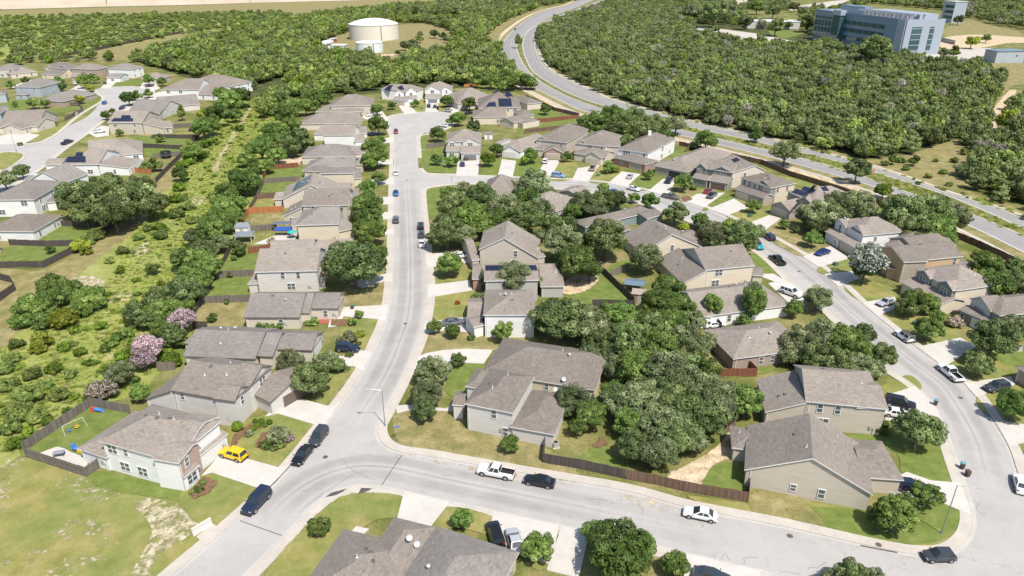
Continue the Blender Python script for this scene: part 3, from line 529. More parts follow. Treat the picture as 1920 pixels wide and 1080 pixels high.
# wear on the carriageways: darker wheel tracks, lighter repairs, cracks
def track(line, offs, w, mat=None, cover=.55, z=.004):
    for d in offs:
        a, b_, c_, e_ = offset(line, d-w), offset(line, d-w*.4), offset(line, d+w*.4), offset(line, d+w); m = MB(); cv = []
        for i in range(len(line)-1):
            for (p, q, c0, c1) in ((a, b_, 0, cover), (b_, c_, cover, cover), (c_, e_, cover, 0)):
                nL = len(line); e0 = min(1, i/10, (nL-2-i)/10); e1 = min(1, (i+1)/10, (nL-3-i)/10); e1 = max(0, e1); pts = [p[i], p[i+1], q[i+1], q[i]]; cs = [c0*e0, c0*e1, c1*e1, c1*e0]
                if (pts[1]-pts[0]).cross(pts[3]-pts[0]) < 0: pts = pts[::-1]; cs = cs[::-1]
                m.poly([(v.x, v.y, ROADZ + z) for v in pts]); cv += cs
        o = m.build('wheel_track', smoothmat(mat or M_track, .75)); o['kind'] = 'structure'; at = o.data.attributes.new('cover', 'FLOAT', 'POINT'); at.data.foreach_set('value', cv)
k0 = min(range(len(L_main)), key=lambda i: (L_main[i] - G(600, 806).xy).length); k1 = min(range(len(L_main)), key=lambda i: (L_main[i] - G(738, 290).xy).length)
track(L_main[k0:k1], (-2.8, -6.4), 1.3); track(L_main[k0:k1], (-4.6,), .35, z=.0065)
k2 = min(range(len(L_rtop)), key=lambda i: (L_rtop[i] - G(897, 331).xy).length); track(L_rtop[k2:-4], (-2.8, -6.3), 1.2); track(L_rtop[k2:-4], (-4.5,), .3, z=.0065)
track(L_bot[2:-8], (-2.8, -6.4), 1.3); track(L_bot[2:-8], (-4.6,), .35, z=.0065)
for l in (NR, FR): track(l[4:-2], (1.6, 3.4, 5.2), .8, M_track, .5, .016)
def crack(px, w=.022, seed=1):
    rr = random.Random(seed + int(px[0][0])); L = smooth(W(px), 5); L = [p + Vector((rr.uniform(-.18, .18), rr.uniform(-.18, .18))) for p in L]; ribbon('road_crack', offset(L, w), offset(L, -w), ROADZ + .007, M_joint, ROADZ)
for q in ([(1335, 1040), (1350, 1055), (1358, 1038), (1368, 1052)], [(1395, 1058), (1400, 1045), (1420, 1046)], [(1462, 1070), (1480, 1074), (1500, 1078)], [(1515, 1066), (1540, 1062), (1548, 1054)], [(1826, 938), (1835, 945), (1832, 958), (1850, 966)], [(1100, 935), (1140, 940), (1150, 944)], [(1205, 950), (1206, 962)], [(1310, 975), (1318, 985), (1315, 990)], [(830, 890), (845, 893)], [(752, 460), (753, 440), (756, 380)], [(1530, 540), (1540, 552)], [(700, 900), (660, 880), (640, 860)], [(560, 960), (600, 930), (660, 890)]): crack(q)
patch('sand_deposit', [(1160, 930), (1200, 934), (1270, 955), (1270, 962), (1200, 945)], M_soil, ROADZ + .009, .1, 5, soft=1.4, cover=.42); patch('sand_deposit', [(770, 853), (900, 878), (1050, 905), (1050, 908), (890, 882), (770, 857)], M_soil, ROADZ + .009, .1, 5, soft=.5, cover=.4)

# ------------------------------------------------------------------ houses
WIN_CACHE = {}
def window_meshes(w, h, mull):
    k = (w, h, mull)
    if k not in WIN_CACHE:
        gl = MB(); gl.box((0, 0, 0), (w, .04, h)); fr = MB(); t = .09
        for x, z, a, b in ((0, h/2, w+2*t, t), (0, -h/2, w+2*t, t), (-w/2, 0, t, h), (w/2, 0, t, h), (0, 0, w, .06)): fr.box((x, -.02, z), (a, .1, b))
        for i in range(1, mull): fr.box((-w/2 + w*i/mull, -.02, 0), (.13, .1, h))
        WIN_CACHE[k] = (gl.mesh('window', M_glass), fr.mesh('frame', M_trim))
    return WIN_CACHE[k]
VENT = {}
def vent_mesh(kind):
    if kind not in VENT:
        m = MB()
        if kind == 'turbine':
            m.tube((0, 0, -.1), (0, 0, .25), .16, .16, 10); m.tube((0, 0, .25), (0, 0, .45), .28, .3, 12); m.tube((0, 0, .45), (0, 0, .6), .3, .08, 12)
        elif kind == 'pipe': m.tube((0, 0, -.2), (0, 0, .45), .07, .07, 8); m.tube((0, 0, -.05), (0, 0, .06), .2, .1, 8)
        else: m.box((0, 0, .05), (.5, .5, .2), 0, 0, .8)
        VENT[kind] = m.mesh('roof_vent', plain('vent_metal', (.5, .49, .47), .45, .4) if kind == 'turbine' else (plain('pale_vent', (.6, .59, .57), .6) if kind == 'pipe' else plain('dark_vent', (.1, .09, .085), .7)))
    return VENT[kind]
class Block: pass
def perp(v): return Vector((-v.y, v.x, 0))
def mk_block(T, spec):
    t = spec[0]; k = spec[-1] if isinstance(spec[-1], dict) else {}
    b = Block(); b.t = t; e = spec[1]; b.e = e; b.k = k; b.s = k.get('s', .45); b.hl = 'L' in k.get('h', ''); b.hr = 'R' in k.get('h', '')
    b.mat = k.get('w'); eB = k.get('eB', e)
    A = G(*tl(T, spec[2]), e); B = G(*tl(T, spec[3]), eB)
    ax = (B-A); ax.z = 0; b.w = ax.length; b.ex = ax/b.w; b.n = perp(b.ex); b.A = Vector((A.x, A.y, 0))
    b.eB = eB
    if t == 'S':
        n = Vector((-b.n.x*b.s, -b.n.y*b.s, 1)).normalized(); p = plane_hit(*tl(T, spec[4]), Vector((A.x, A.y, e)), n)
        half = max(1.2, min(12, (p - A).dot(b.n))); b.d = half*2; b.axis = 'a'
    elif t == 'H':
        D = spec[4]
        if isinstance(D, (int, float)): b.d = D
        else:
            q = G(*tl(T, D), e); b.d = abs((q - A).dot(b.n))
        b.axis = k.get('axis', 'a' if b.w >= b.d else 'b'); h = k.get('h', 'LR'); b.hl = 'L' in h; b.hr = 'R' in h
    elif t == 'E':
        p = plane_hit(*tl(T, spec[4]), A, b.n); b.K = (p - A).dot(b.ex); b.K = max(.15*b.w, min(.85*b.w, b.K)); b.zK = max(p.z, max(e, eB) + .3)
        F_ = spec[5]
        if isinstance(F_, (int, float)): b.d = F_
        else:
            q = G(*tl(T, F_), b.zK); b.d = max(2.0, (q - A).dot(b.n))
        b.d = min(b.d, 26)
    elif t == 'Q':
        D = spec[4]
        if isinstance(D, (int, float)): b.d = D
        else: b.d = abs((G(*tl(T, D), min(e, eB)) - A).dot(b.n))
    return b
def P3(b, x, y, z): q = b.A + b.ex*x + b.n*y; return Vector((q.x, q.y, z))
def house(short, label, T, wall, blocks, win=(), garage=(), solar=(), roof=None, trim=None, cat='house', auto=True, vents=True, base=0.0, chimney=None):
    rnd = random.Random(hash(short) % 9999 if False else sum(ord(c) for c in short))
    bl = [mk_block(T, s) for s in blocks]
    for b in bl[1:]:
        if b.t == 'Q' and abs(b.ex.dot(bl[0].ex)) > .6:
            e_ = bl[0].ex*(1 if b.ex.dot(bl[0].ex) > 0 else -1); b.w = b.w*b.ex.dot(e_); b.ex = e_; b.n = perp(e_)
    b0 = bl[0]; c = b0.A + b0.ex*b0.w/2 + b0.n*b0.d/2; org = Vector((c.x, c.y, 0))
    root = empty('house', org); tag(root, label, cat, 'houses of the estate')
    HOUSES.append((short, org, label))
    roof = roof or M_roof; trim = trim or M_trim; mats = [WALL[wall]]; wm = MB(); rm = MB(); fm = MB()
    def mi(b):
        if not b.mat: return 0
        m = WALL[b.mat]
        if m not in mats: mats.append(m)
        return mats.index(m)
    O = .32; sides = []; planes = {}
    def roofpoly(b, pts, udir, name, i):
        p0 = pts[0]; nn = (pts[1]-pts[0]).cross(pts[2]-pts[0]).normalized()
        if nn.z < 0: pts = pts[::-1]; nn = -nn
        u = udir.normalized(); v = nn.cross(u)
        off = Vector((i*17.3, i*7.7))
        rm.poly(pts, [((p-p0).dot(u) + off.x, (p-p0).dot(v) + off.y) for p in pts]); planes[(i, name)] = (p0.copy(), nn, u, v)
    def fascia(a, c_, h=.2):
        d = Vector((0, 0, h)); e_ = Vector((0, 0, .004)); fm.poly([a-d, c_-d, c_-e_, a-e_])
    def wallpoly(pts, m):
        d = (pts[1]-pts[0]); d.z = 0; d.normalize()
        wm.poly(pts, [((p-pts[0]).dot(d), p.z) for p in pts], m)
    for i, b in enumerate(bl):
        m = mi(b); w, d, e, s = b.w, b.d, b.e, b.s
        if b.t in 'SH':
            if b.axis == 'a': f = lambda x, y, z, b=b: P3(b, x, y, z); W_, D_ = w, d; ex, ey = b.ex, b.n
            else: f = lambda x, y, z, b=b: P3(b, b.w - y, x, z); W_, D_ = d, w; ex, ey = b.n, -b.ex
            half = D_/2; zr = e + s*half; hl = min(half, W_/2) if b.hl else 0; hr = min(half, W_/2) if b.hr else 0
            A_, B_, C_, E_ = f(0, 0, e), f(W_, 0, e), f(W_, D_, e), f(0, D_, e); R1, R2 = f(hl, half, zr), f(W_-hr, half, zr)
            nm = ('near', 'right', 'far', 'left') if b.axis == 'a' else ('right', 'far', 'left', 'near')
            tri = (R1-R2).length < .05
            roofpoly(b, [A_, B_, R1] if tri else [A_, B_, R2, R1], ex, nm[0], i); roofpoly(b, [C_, E_, R1] if tri else [C_, E_, R1, R2], ex, nm[2], i)
            if b.hr: roofpoly(b, [B_, C_, R2], ey, nm[1], i); fascia(B_, C_)
            else: fascia(B_, R2); fascia(R2, C_)
            if b.hl: roofpoly(b, [E_, A_, R1], ey, nm[3], i); fascia(E_, A_)
            else: fascia(E_, R1); fascia(R1, A_)
            fascia(A_, B_); fascia(C_, E_)
            o = min(O, W_*.1, D_*.1); zt = e + s*o - .1; x0, x1, y0, y1 = o, W_-o, o, D_-o
            ws = [((x0, y0), (x1, y0)), ((x1, y0), (x1, y1)), ((x1, y1), (x0, y1)), ((x0, y1), (x0, y0))]
            for q, (a, c_) in enumerate(ws):
                pts = [f(*a, base), f(*c_, base), f(*c_, zt)]
                if (q == 1 and not b.hr) or (q == 3 and not b.hl): pts.append(f(a[0], half, zr-.12))
                pts.append(f(*a, zt)); wallpoly(pts, m)
            if b.axis == 'a': sd = [(0, 0), (1, 1), (2, 2), (3, 3)]
            else: sd = [(1, 0), (2, 1), (3, 2), (0, 3)]
            for phys, q in sd:
                a, c_ = ws[q]; sides.append((i, phys, f(*a, 0), f(*c_, 0), zt))
        elif b.t == 'E':
            eB = b.eB; K, zK = b.K, b.zK
            A_, B_, Kn = P3(b, 0, 0, e), P3(b, w, 0, eB), P3(b, K, 0, zK); A2, B2, K2 = P3(b, 0, d, e), P3(b, w, d, eB), P3(b, K, d, zK)
            roofpoly(b, [A_, Kn, K2, A2], b.n, 'left', i); roofpoly(b, [Kn, B_, B2, K2], b.n, 'right', i)
            for p, q in ((A_, Kn), (Kn, B_), (B_, B2), (A2, A_)): fascia(p, q)
            o = min(O, w*.08); sl_, sr_ = (zK-e)/K, (zK-eB)/(w-K); o2 = k_in = b.k.get('in', .3)
            def zz(x): return (e + sl_*x if x <= K else eB + sr_*(w-x)) - .12
            for y in (o2, d-.1):
                pts = [P3(b, o, y, base), P3(b, w-o, y, base), P3(b, w-o, y, zz(w-o)), P3(b, K, y, zK-.12), P3(b, o, y, zz(o))]; wallpoly(pts, m)
            for x in (o, w-o): wallpoly([P3(b, x, o2, base), P3(b, x, d-.1, base), P3(b, x, d-.1, zz(x)), P3(b, x, o2, zz(x))], 0 if b.k.get('front') else m)
            sides.append((i, 0, P3(b, o, o2, 0), P3(b, w-o, o2, 0), min(e, eB) + .5)); sides.append((i, 1, P3(b, w-o, o2, 0), P3(b, w-o, d-.1, 0), eB)); sides.append((i, 3, P3(b, o, d-.1, 0), P3(b, o, o2, 0), e))
        elif b.t == 'Q':
            eB = b.eB; A_, B_, C_, E_ = P3(b, 0, 0, e), P3(b, w, 0, eB), P3(b, w, d, eB), P3(b, 0, d, e)
            roofpoly(b, [A_, B_, C_, E_], b.n, 'near', i)
            for p, q in ((A_, B_), (B_, C_), (C_, E_), (E_, A_)): fascia(p, q)
            o = .25; zz = lambda x: e + (eB-e)*x/w - .12
            for y in (o, d-o): wallpoly([P3(b, o, y, base), P3(b, w-.02, y, base), P3(b, w-.02, y, zz(w)), P3(b, o, y, zz(o))], m)
            for x in (o, w-.02): wallpoly([P3(b, x, o, base), P3(b, x, d-o, base), P3(b, x, d-o, zz(x)), P3(b, x, o, zz(x))], m)
            sides.append((i, 0, P3(b, o, o, 0), P3(b, w, o, 0), min(e, eB))); sides.append((i, 3, P3(b, o, d-o, 0), P3(b, o, o, 0), e)); sides.append((i, 1, P3(b, w, o, 0), P3(b, w, d-o, 0), eB))
    wm.build('wall', mats, root, origin=org); ro = rm.build('roof', roof, root, origin=org); fm.build('fascia', trim, ro, origin=org)
    dist = org.length
    def inside(p, skip):
        for j, q in enumerate(bl):
            if j == skip: continue
            r = p - q.A; x, y = r.dot(q.ex), r.dot(q.n)
            if .2 < x < q.w-.2 and .2 < y < q.d-.2 and p.z < max(q.e, q.eB) + .3: return True
        return False
    def add_win(a, c_, u, z, w, h, mull):
        d = (c_-a); L = d.length; d.normalize(); p = a + d*(u*L); out = Vector((d.y, -d.x, 0)); rz = math.atan2(d.y, d.x)
        gm, fr = window_meshes(w, h, mull); pos = p + out*.03 + Vector((0, 0, z)) - org
        o = link('window', gm, root, pos, rz); link('frame', fr, o)
    done = set()
    for (bi, sd, u, z, typ) in win:
        for (i, ph, a, c_, zt) in sides:
            if i == bi and ph == sd:
                w, h, mu = {'s': (.8, 1.2, 1), 'n': (.9, 1.6, 1), 'd': (1.8, 1.6, 2), 't': (2.7, 1.6, 3), 'q': (.7, .7, 1), 'D': (1.0, 2.1, 1)}[typ]; add_win(a, c_, u, z, w, h, mu); done.add((i, ph))
    for (i, ph, a, c_, zt) in sides:
        if not auto or (i, ph) in done or ph == 2: continue
        d = c_-a; L = d.length
        if L < 3.2: continue
        out = Vector((d.y, -d.x, 0)).normalized(); mid = (a+c_)/2
        if out.dot((Vector((0, 0, 0)) - mid).normalized()) < .12: continue
        gs = [g_ for g_ in garage if g_[0] == i and g_[1] == ph]
        rows = [1.45] if zt < 4.2 else [1.5, 4.2]
        if zt < 1.9: continue
        for z in rows:
            if z + .9 > zt: continue
            n = max(1, int(L/5.5)); n = min(n, 3)
            for q in range(n):
                u = (q+.5)/n + rnd.uniform(-.12, .12)/n
                if any(abs(u-g_[2])*L < g_[3]/2 + 1 for g_ in gs) and z < 3: continue
                p = a.lerp(c_, u) + out*.5; p.z = z
                if inside(p, i) or rnd.random() < .25: continue
                w, h, mu = rnd.choice([(.9, 1.5, 1), (1.8, 1.5, 2), (.9, 1.5, 1), (.8, 1.2, 1)]); add_win(a, c_, u, z, w, h, mu)
    if dist < 260:
        for (i, ph, a, c_, zt) in sides:
            d = c_-a; L = d.length
            if L < 4.5 or ph == 2 or zt < 2: continue
            d.normalize(); out = Vector((d.y, -d.x, 0)); rz = math.atan2(d.y, d.x)
            if out.dot((-a).normalized()) < .1: continue
            for u, nm in ((.035, 'downpipe'), (rnd.uniform(.7, .9), 'meter_box')):
                p = a + d*(u*L) + out*.4; p.z = 1.2
                if inside(p, i) or (nm == 'meter_box' and rnd.random() < .45): continue
                p = a + d*(u*L) + out*.06 - org
                if nm == 'downpipe': link('downpipe', PIPE[0], root, (p.x, p.y, 0), rz, (1, 1, zt-.05))
                else: link('meter_box', PIPE[1], root, (p.x, p.y, 1.35), rz)
    for g_ in garage:
        bi, sd, u, gw, colr = g_
        for (i, ph, a, c_, zt) in sides:
            if i == bi and ph == sd:
                d = c_-a; L = d.length; d.normalize(); out = Vector((d.y, -d.x, 0)); p = a + d*(u*L) - org; rz = math.atan2(d.y, d.x); gm = MB(); gw = min(gw, L-.5)
                for r_ in range(4): gm.box((0, -.02, .28 + r_*.535), (gw, .08, .515))
                go = gm.build('garage_door', plain('door_'+colr, {'white': (.62, .61, .59), 'tan': (.42, .36, .29), 'grey': (.17, .18, .19), 'brown': (.13, .095, .075), 'cream': (.55, .48, .37), 'dark': (.03, .03, .035)}[colr], .55, var=.03), root)
                go.location = p + out*.02; go.rotation_euler = (0, 0, rz)
                fr = MB(); fr.box((0, -.03, 2.24), (gw+.3, .1, .14)); fr.box((-gw/2-.08, -.03, 1.1), (.14, .1, 2.15)); fr.box((gw/2+.08, -.03, 1.1), (.14, .1, 2.15)); fr.build('door_frame', trim, go)
    for (bi, pl, quad) in solar:
        if (bi, pl) not in planes: continue
        p0, nn, u, v = planes[(bi, pl)]; P0 = p0 + nn*.12; pts = [plane_hit(*tl(T, q), P0, nn) for q in quad]
        sm = MB()
        if (pts[1]-pts[0]).cross(pts[2]-pts[0]).dot(nn) < 0: pts = pts[::-1]
        sm.poly(pts, [((p-pts[0]).dot(u), (p-pts[0]).dot(v)) for p in pts])
        for j in range(len(pts)): a, c_ = pts[j], pts[(j+1) % len(pts)]; sm.poly([a-nn*.1, c_-nn*.1, c_, a], [(0, 0), (.01, 0), (.01, .01), (0, .01)])
        sm.build('solar_panel', M_solar, root, origin=org)
    if vents and dist < 330:
        for j in range(rnd.randint(3, 6) if dist < 240 else 2):
            bi = 0 if rnd.random() < .7 or len(bl) < 2 else 1
            keys = [kk for kk in planes if kk[0] == bi]; kk = rnd.choice(keys); p0, nn, u, v = planes[kk]; b = bl[bi]
            x, y = rnd.uniform(.25, .75)*b.w, rnd.uniform(.25, .75)*b.d; q = P3(b, x, y, 0); z = max((p[0].z - ((q-p[0]).x*p[1].x + (q-p[0]).y*p[1].y)/p[1].z if False else 0) for p in [planes[kk]])
            # height of the roof above q = lowest of this block's planes there
            hs = []
            for k2 in keys: pp, n2, _, _ = planes[k2]; hs.append(pp.z - ((q.x-pp.x)*n2.x + (q.y-pp.y)*n2.y)/n2.z)
            z = min(hs)
            kd = rnd.choice(['pipe', 'box', 'turbine', 'pipe', 'box'])
            link('roof_vent', vent_mesh(kd), ro, (q.x-org.x, q.y-org.y, z))
    if chimney:
        q = plane_hit(*tl(T, chimney), Vector((0, 0, b0.e + 2.2)), Vector((0, 0, 1))); cm = MB(); cm.box((q.x-org.x, q.y-org.y, b0.e + 2.4), (1.1, 1.1, 3.6)); cm.box((q.x-org.x, q.y-org.y, b0.e + 4.25), (1.3, 1.3, .16)); cm.build('chimney', WALL['white'], ro)
    return root, bl, org
HOUSES = []
_m = MB(); _m.box((0, 0, .5), (.09, .08, 1)); _n = MB(); _n.box((0, 0, 0), (.42, .16, .6)); _n.box((.5, 0, -.2), (.16, .14, .3)); _n.box((.5, 0, -.85), (.05, .05, 1.0))
PIPE = (_m.mesh('downpipe', M_trim), _n.mesh('meter_box', plain('meter_grey', (.36, .36, .35), .5, .2)))
def porch_posts(T, pts, h=2.5, mat=None):
    pass

T1=(440,130,6); T2=(440,290,6); T3=(700,130,6); T4=(960,220,6); T5=(1180,250,6); T6=(1440,330,6); T7=(1600,400,6); T8=(1600,540,6)
U1=(860,400,6); U2=(860,540,6); U3=(1060,330,6); U4=(1200,440,6); U5=(800,620,6); U6=(260,590,6); U7=(420,430,6); U8=(1300,560,6)
V1=(0,90,6); V2=(0,180,6); W1=(120,700,4.5); W2=(1340,640,3.374); F0=(0,0,1)
TA=(0,0,3); TB=(640,0,3); TD=(0,360,3); TH=(640,720,3)
h = house
# west side of the curving street, nearest first
h('the white two-storey house with the brick front', 'white two-storey house with pink brick front gable and yellow car on its driveway', W1, 'white',
  [('H', 5.5, (290,570), (905,740), (1250,380), dict(s=.45)), ('H', 2.8, (110,632), (352,712), (575,305), dict(s=.34)),
   ('E', 5.5, (965,757), (1150,575), (1090,600), 4.5, dict(w='pinkbrick', front=1)), ('E', 5.5, (1050,610), (1312,360), (1180,415), 4.0),
   ('S', 2.9, (1140,700), (1385,505), (1215,560), dict(s=.35)), ('S', 2.7, (1010,880), (1145,770), (1075,745), dict(s=.3))],
  win=[(0,0,.13,4.3,'d'),(0,0,.33,4.3,'s'),(0,0,.26,1.5,'d'),(0,0,.52,1.5,'d'),(2,0,.35,4.2,'n'),(3,0,.5,4.4,'d'),(5,0,.5,1.4,'d')], garage=[(4,0,.45,5.2,'white')], auto=False)
h('the pale grey house with the brown garage door', 'pale grey two-storey house with brown garage door beside the round hedge bushes', U6, 'pale',
  [('H', 5.4, (355,850), (1065,972), (1440,562), dict(s=.45, h='R', axis='a')), ('Q', 2.8, (65,950), (360,852), (430,565), dict(eB=5.42)), ('E', 5.4, (1082,974), (1250,802), (1150,808), 4), ('E', 5.4, (1255,804), (1505,574), (1388,575), 4),
   ('S', 2.9, (1262,882), (1478,987), (1585,650), dict(s=.3)), ('S', 2.7, (1100,1085), (1262,890), (1150,900), dict(s=.25))],
  win=[(0,0,.14,4.3,'s'),(2,0,.5,4.1,'n'),(3,0,.55,4.1,'d')], garage=[(4,1,.5,5.2,'brown')], auto=False, trim=M_trimb)
h('the long beige house behind the twin garden trees', 'long single-storey beige house with cross gable roof behind two round garden trees', U6, 'beige',
  [('H', 2.9, (495,465), (1310,497), (815,125), dict(s=.4, h='')), ('H', 2.9, (1330,462), (1505,472), (1420,158), dict(s=.42, h='', axis='a')), ('H', 2.9, (1500,385), (1950,400), (1880,180), dict(s=.4, h='', axis='a')), ('S', 2.6, (500,320), (610,330), (690,185), dict(s=.3, h='L'))], roof=M_roof2, garage=[(2,1,.5,4.8,'white')], trim=M_trimb)
h('the beige house with the red flower bed', 'single-storey beige house with stepped eaves and red paved bed in front', U7, 'beige',
  [('S', 2.9, (215,990), (850,990), (700,718), dict(s=.42)), ('S', 2.9, (845,943), (962,943), (900,716), dict(s=.42)), ('S', 2.9, (955,888), (1280,888), (1150,716), dict(s=.42))], win=[(0,0,.66,1.5,'n')], roof=M_roof2, garage=[(2,1,.5,4.8,'tan')], trim=M_trimb)
h('the pale two-storey house under the big street oak', 'pale grey two-storey house half hidden by the big spreading oak at the kerb', U7, 'pale',
  [('S', 5.5, (342,480), (1048,462), (750,208), dict(s=.48)), ('S', 3.0, (980,330), (1450,300), (1250,108), dict(s=.42)), ('S', 2.6, (262,615), (378,610), (345,480), dict(s=.3, h='L')), ('S', 2.9, (1035,548), (1135,540), (1095,420), dict(s=.4)), ('S', 5.3, (500, 300), (1000, 280), (800, 112), dict(s=.42))],
  win=[(0,0,.43,4.3,'n'),(0,0,.69,4.3,'n'),(0,0,.55,1.5,'d')], auto=False, garage=[(1,1,.5,4.8,'white')])
h('the cream two-storey house with the blue awning', 'cream two-storey house with blue awning and turquoise parasol in its yard', T2, 'cream',
  [('S', 5.4, (690,795), (1172,778), (900,590), dict(s=.45, h='L')), ('S', 2.8, (1158,868), (1352,824), (1262,706), dict(s=.3)), ('S', 2.8, (638,805), (700,800), (672,720), dict(s=.3))], roof=M_roof2, auto=False, garage=[(1,1,.5,4.2,'white')])
h('the tan house beside the orange fence', 'tan two-storey house with long rear roof slope beside an orange fence', T2, 'tan',
  [('S', 5.2, (750,577), (1268,567), (960,378), dict(s=.45)), ('Q', 2.8, (542,693), (752,577), 9.5, dict(eB=5.2)), ('S', 2.8, (1268,610), (1390,603), (1330,480), dict(s=.35)), ('S', 2.9, (1266, 480), (1398,475), (1330,378), dict(s=.35))], garage=[(2,1,.5,4.4,'white')])
h('the gabled house with the wide solar array', 'beige gabled house with one wide solar array on its west roof slope', T2, 'beige',
  [('E', 2.9, (528,503), (1172,470), (850,338), (905,200)), ('S', 2.5, (435,502), (535,500), (520,418), dict(s=.28)), ('S', 2.9, (1100,374), (1302,372), (1200,313), dict(s=.35))], solar=[(0,'left',[(645,415),(833,312),(862,222),(700,310)])], auto=False)
h('the cream house with the dark garage lane', 'cream two-storey house with low garage wing facing the kerbside trees', T2, 'cream',
  [('S', 5.4, (955,212), (1336,205), (1180,138), dict(s=.42)), ('S', 2.8, (1322,268), (1428,262), (1385,152), dict(s=.28)), ('S', 2.8, (770,182), (1010,194), (900,120), dict(s=.4, h='L'))], roof=M_roof2, auto=False, garage=[(1,1,.5,4.0,'white')])
h('the low house beside the red fenced yard', 'low grey roofed single-storey house beside a red fenced back yard', T2, 'tan',
  [('S', 2.8, (760,178), (1340,172), (1100,28), dict(s=.42, h='L')), ('S', 2.7, (1335,112), (1452,110), (1400,32), dict(s=.4))], roof=M_roof2, auto=False, garage=[(1,1,.5,4.0,'brown')])
h('the hipped house north of the red fenced yard', 'hip roofed single-storey house just beyond the red fenced yard', T1, 'beige',
  [('S', 2.8, (742,988), (1352,975), (1080,838), dict(s=.42, h='LR')), ('S', 2.7, (1330,950), (1472,935), (1400,858), dict(s=.4))], roof=M_roof2, auto=False)
h('the bluish white two-storey house', 'bluish white two-storey house with two low garage wings near the red car', T1, 'white',
  [('S', 5.4, (990,740), (1347,738), (1180,620), dict(s=.45)), ('S', 2.8, (880,728), (1000,728), (950,640), dict(s=.4, h='L')), ('S', 2.8, (1343,722), (1490,717), (1420,640), dict(s=.35)), ('S', 2.8, (1345,812), (1482,800), (1420,728), dict(s=.35))], auto=False)
h('the long low house by the cul-de-sac', 'long low house with hipped west end near the white car by the cul-de-sac', T1, 'beige',
  [('S', 2.8, (728,615), (1397,605), (1150,485), dict(s=.42, h='L'))], auto=False)
h('the large house west of the cul-de-sac', 'large peaked house with upper storey wall at the west of the cul-de-sac', T1, 'tan',
  [('S', 5.2, (1075,414), (1560,402), (1330,278), dict(s=.5, h='LR')), ('S', 2.8, (898,478), (1330,478), (1100,388), dict(s=.4, h='L')), ('S', 2.8, (1320, 475), (1455,470), (1400,415), dict(s=.4))], auto=False)
# head of the cul-de-sac
h('the blue sided house with roof panels', 'two-storey house with blue side wall and two solar arrays at the cul-de-sac', T3, 'white',
  [('H', 5.4, (80,222), (490,245), 9.0, dict(s=.55)), ('E', 5.4, (235,265), (350,262), (288,232), 2.2), ('E', 5.4, (360,262), (488,245), (425,207), 2.2), ('S', 2.9, (212,340), (375,352), (300,305), dict(s=.3)), ('S', 2.8, (372,338), (505,328), (440,292), dict(s=.3))],
  win=[(1,0,.5,4.2,'n'),(2,0,.5,4.2,'d')], garage=[(3,0,.55,4.6,'tan')], solar=[(0,'near',[(120,228),(185,245),(222,172),(172,180)]),(0,'near',[(272,200),(300,240),(352,222),(318,178)])], auto=False)
h('the white gabled house at the cul-de-sac head', 'white two-storey house with three front gables and dark garage door at the cul-de-sac head', T3, 'white',
  [('H', 5.6, (575,222), (882,222), 10.0, dict(s=.55)), ('E', 5.6, (580,222), (745,225), (655,182), 2.4), ('E', 5.6, (760,225), (880,225), (815,190), 2.4), ('E', 6.6, (670,175), (800,178), (730,140), 3.5), ('S', 3.0, (578,318), (750,318), (660,278), dict(s=.3))], win=[(1,0,.5,4.3,'d'),(2,0,.5,4.3,'n')], garage=[(4,0,.5,4.8,'grey')], auto=False)
h('the grey roofed house behind the blue truck', 'wide grey roofed house with small solar panel behind the blue truck', T3, 'pale',
  [('H', 3.2, (950,385), (1420,340), (940,292), dict(s=.5)), ('E', 3.3, (945,300), (1060,302), (995,265), 4), ('E', 3.3, (1140,320),(1240,320),(1185,295), 3)], solar=[(0,'near',[(1328,288),(1350,290),(1410,230),(1385,232)])], auto=False)
h('the house with three solar arrays', 'two-storey beige house with three solar arrays by the boulevard fence', T3, 'beige',
  [('S', 5.0, (1180,435), (1665,430), (1480,235), dict(s=.45, h='LR')), ('H', 2.9, (1640,520), (1815,510), 12, dict(s=.4)), ('H', 3.1, (1560,330), (1730,390), 9)], solar=[(0,'near',[(1265,420),(1385,418),(1370,365),(1300,372)]),(0,'near',[(1412,418),(1560,416),(1550,330),(1405,325)]),(0,'near',[(1490,300),(1575,305),(1530,250),(1478,252)])], win=[(0,0,.7,3.8,'s'),(0,0,.87,3.8,'d')], auto=False)
h('the tan house nearest the cul-de-sac corner', 'tan single-storey house with one dark window on its long blank side wall', T3, 'cream',
  [('S', 3.4, (1120,540), (1500,536), (1380,420), dict(s=.42, h='L')), ('Q', 3.4, (1498,538), (1680,612), 10, dict(eB=2.4)), ('S', 2.8, (1580,600), (1705,570), (1640,515), dict(s=.3))], win=[(0,0,.75,1.5,'n')], auto=False)
# north side of the inner street
h('the two-storey house with the green side lawn', 'grey two-storey house with twin gables and dark grey garage door beside a green lawn', T3, 'pale',
  [('S', 5.4, (815,812), (1206,812), (1010,668), dict(s=.45, h='LR')), ('E', 5.4, (832,815), (940,815), (885,775), 2.0), ('E', 5.4, (995,815), (1185,815), (1085,762), 2.0), ('S', 2.9, (812,918), (982,918), (900,862), dict(s=.3)), ('S', 2.9, (978,940), (1202,940), (1090,862), dict(s=.3))],
  win=[(1,0,.5,4.2,'d'),(2,0,.5,4.2,'d'),(3,0,.4,1.4,'d')], garage=[(4,0,.48,4.8,'grey')], auto=False)
h('the low house with the white garage door', 'low grey house with pointed white garage gable behind a young tree', T3, 'white',
  [('H', 2.9, (1380,870), (1655,925), (1520,690), dict(s=.45)), ('E', 2.9, (1438,905), (1648,925), (1538,858), 6.0), ('E', 3.6, (1410,835), (1580,800), (1540,785), 2.5)], garage=[(1,0,.45,4.9,'white')], auto=False)
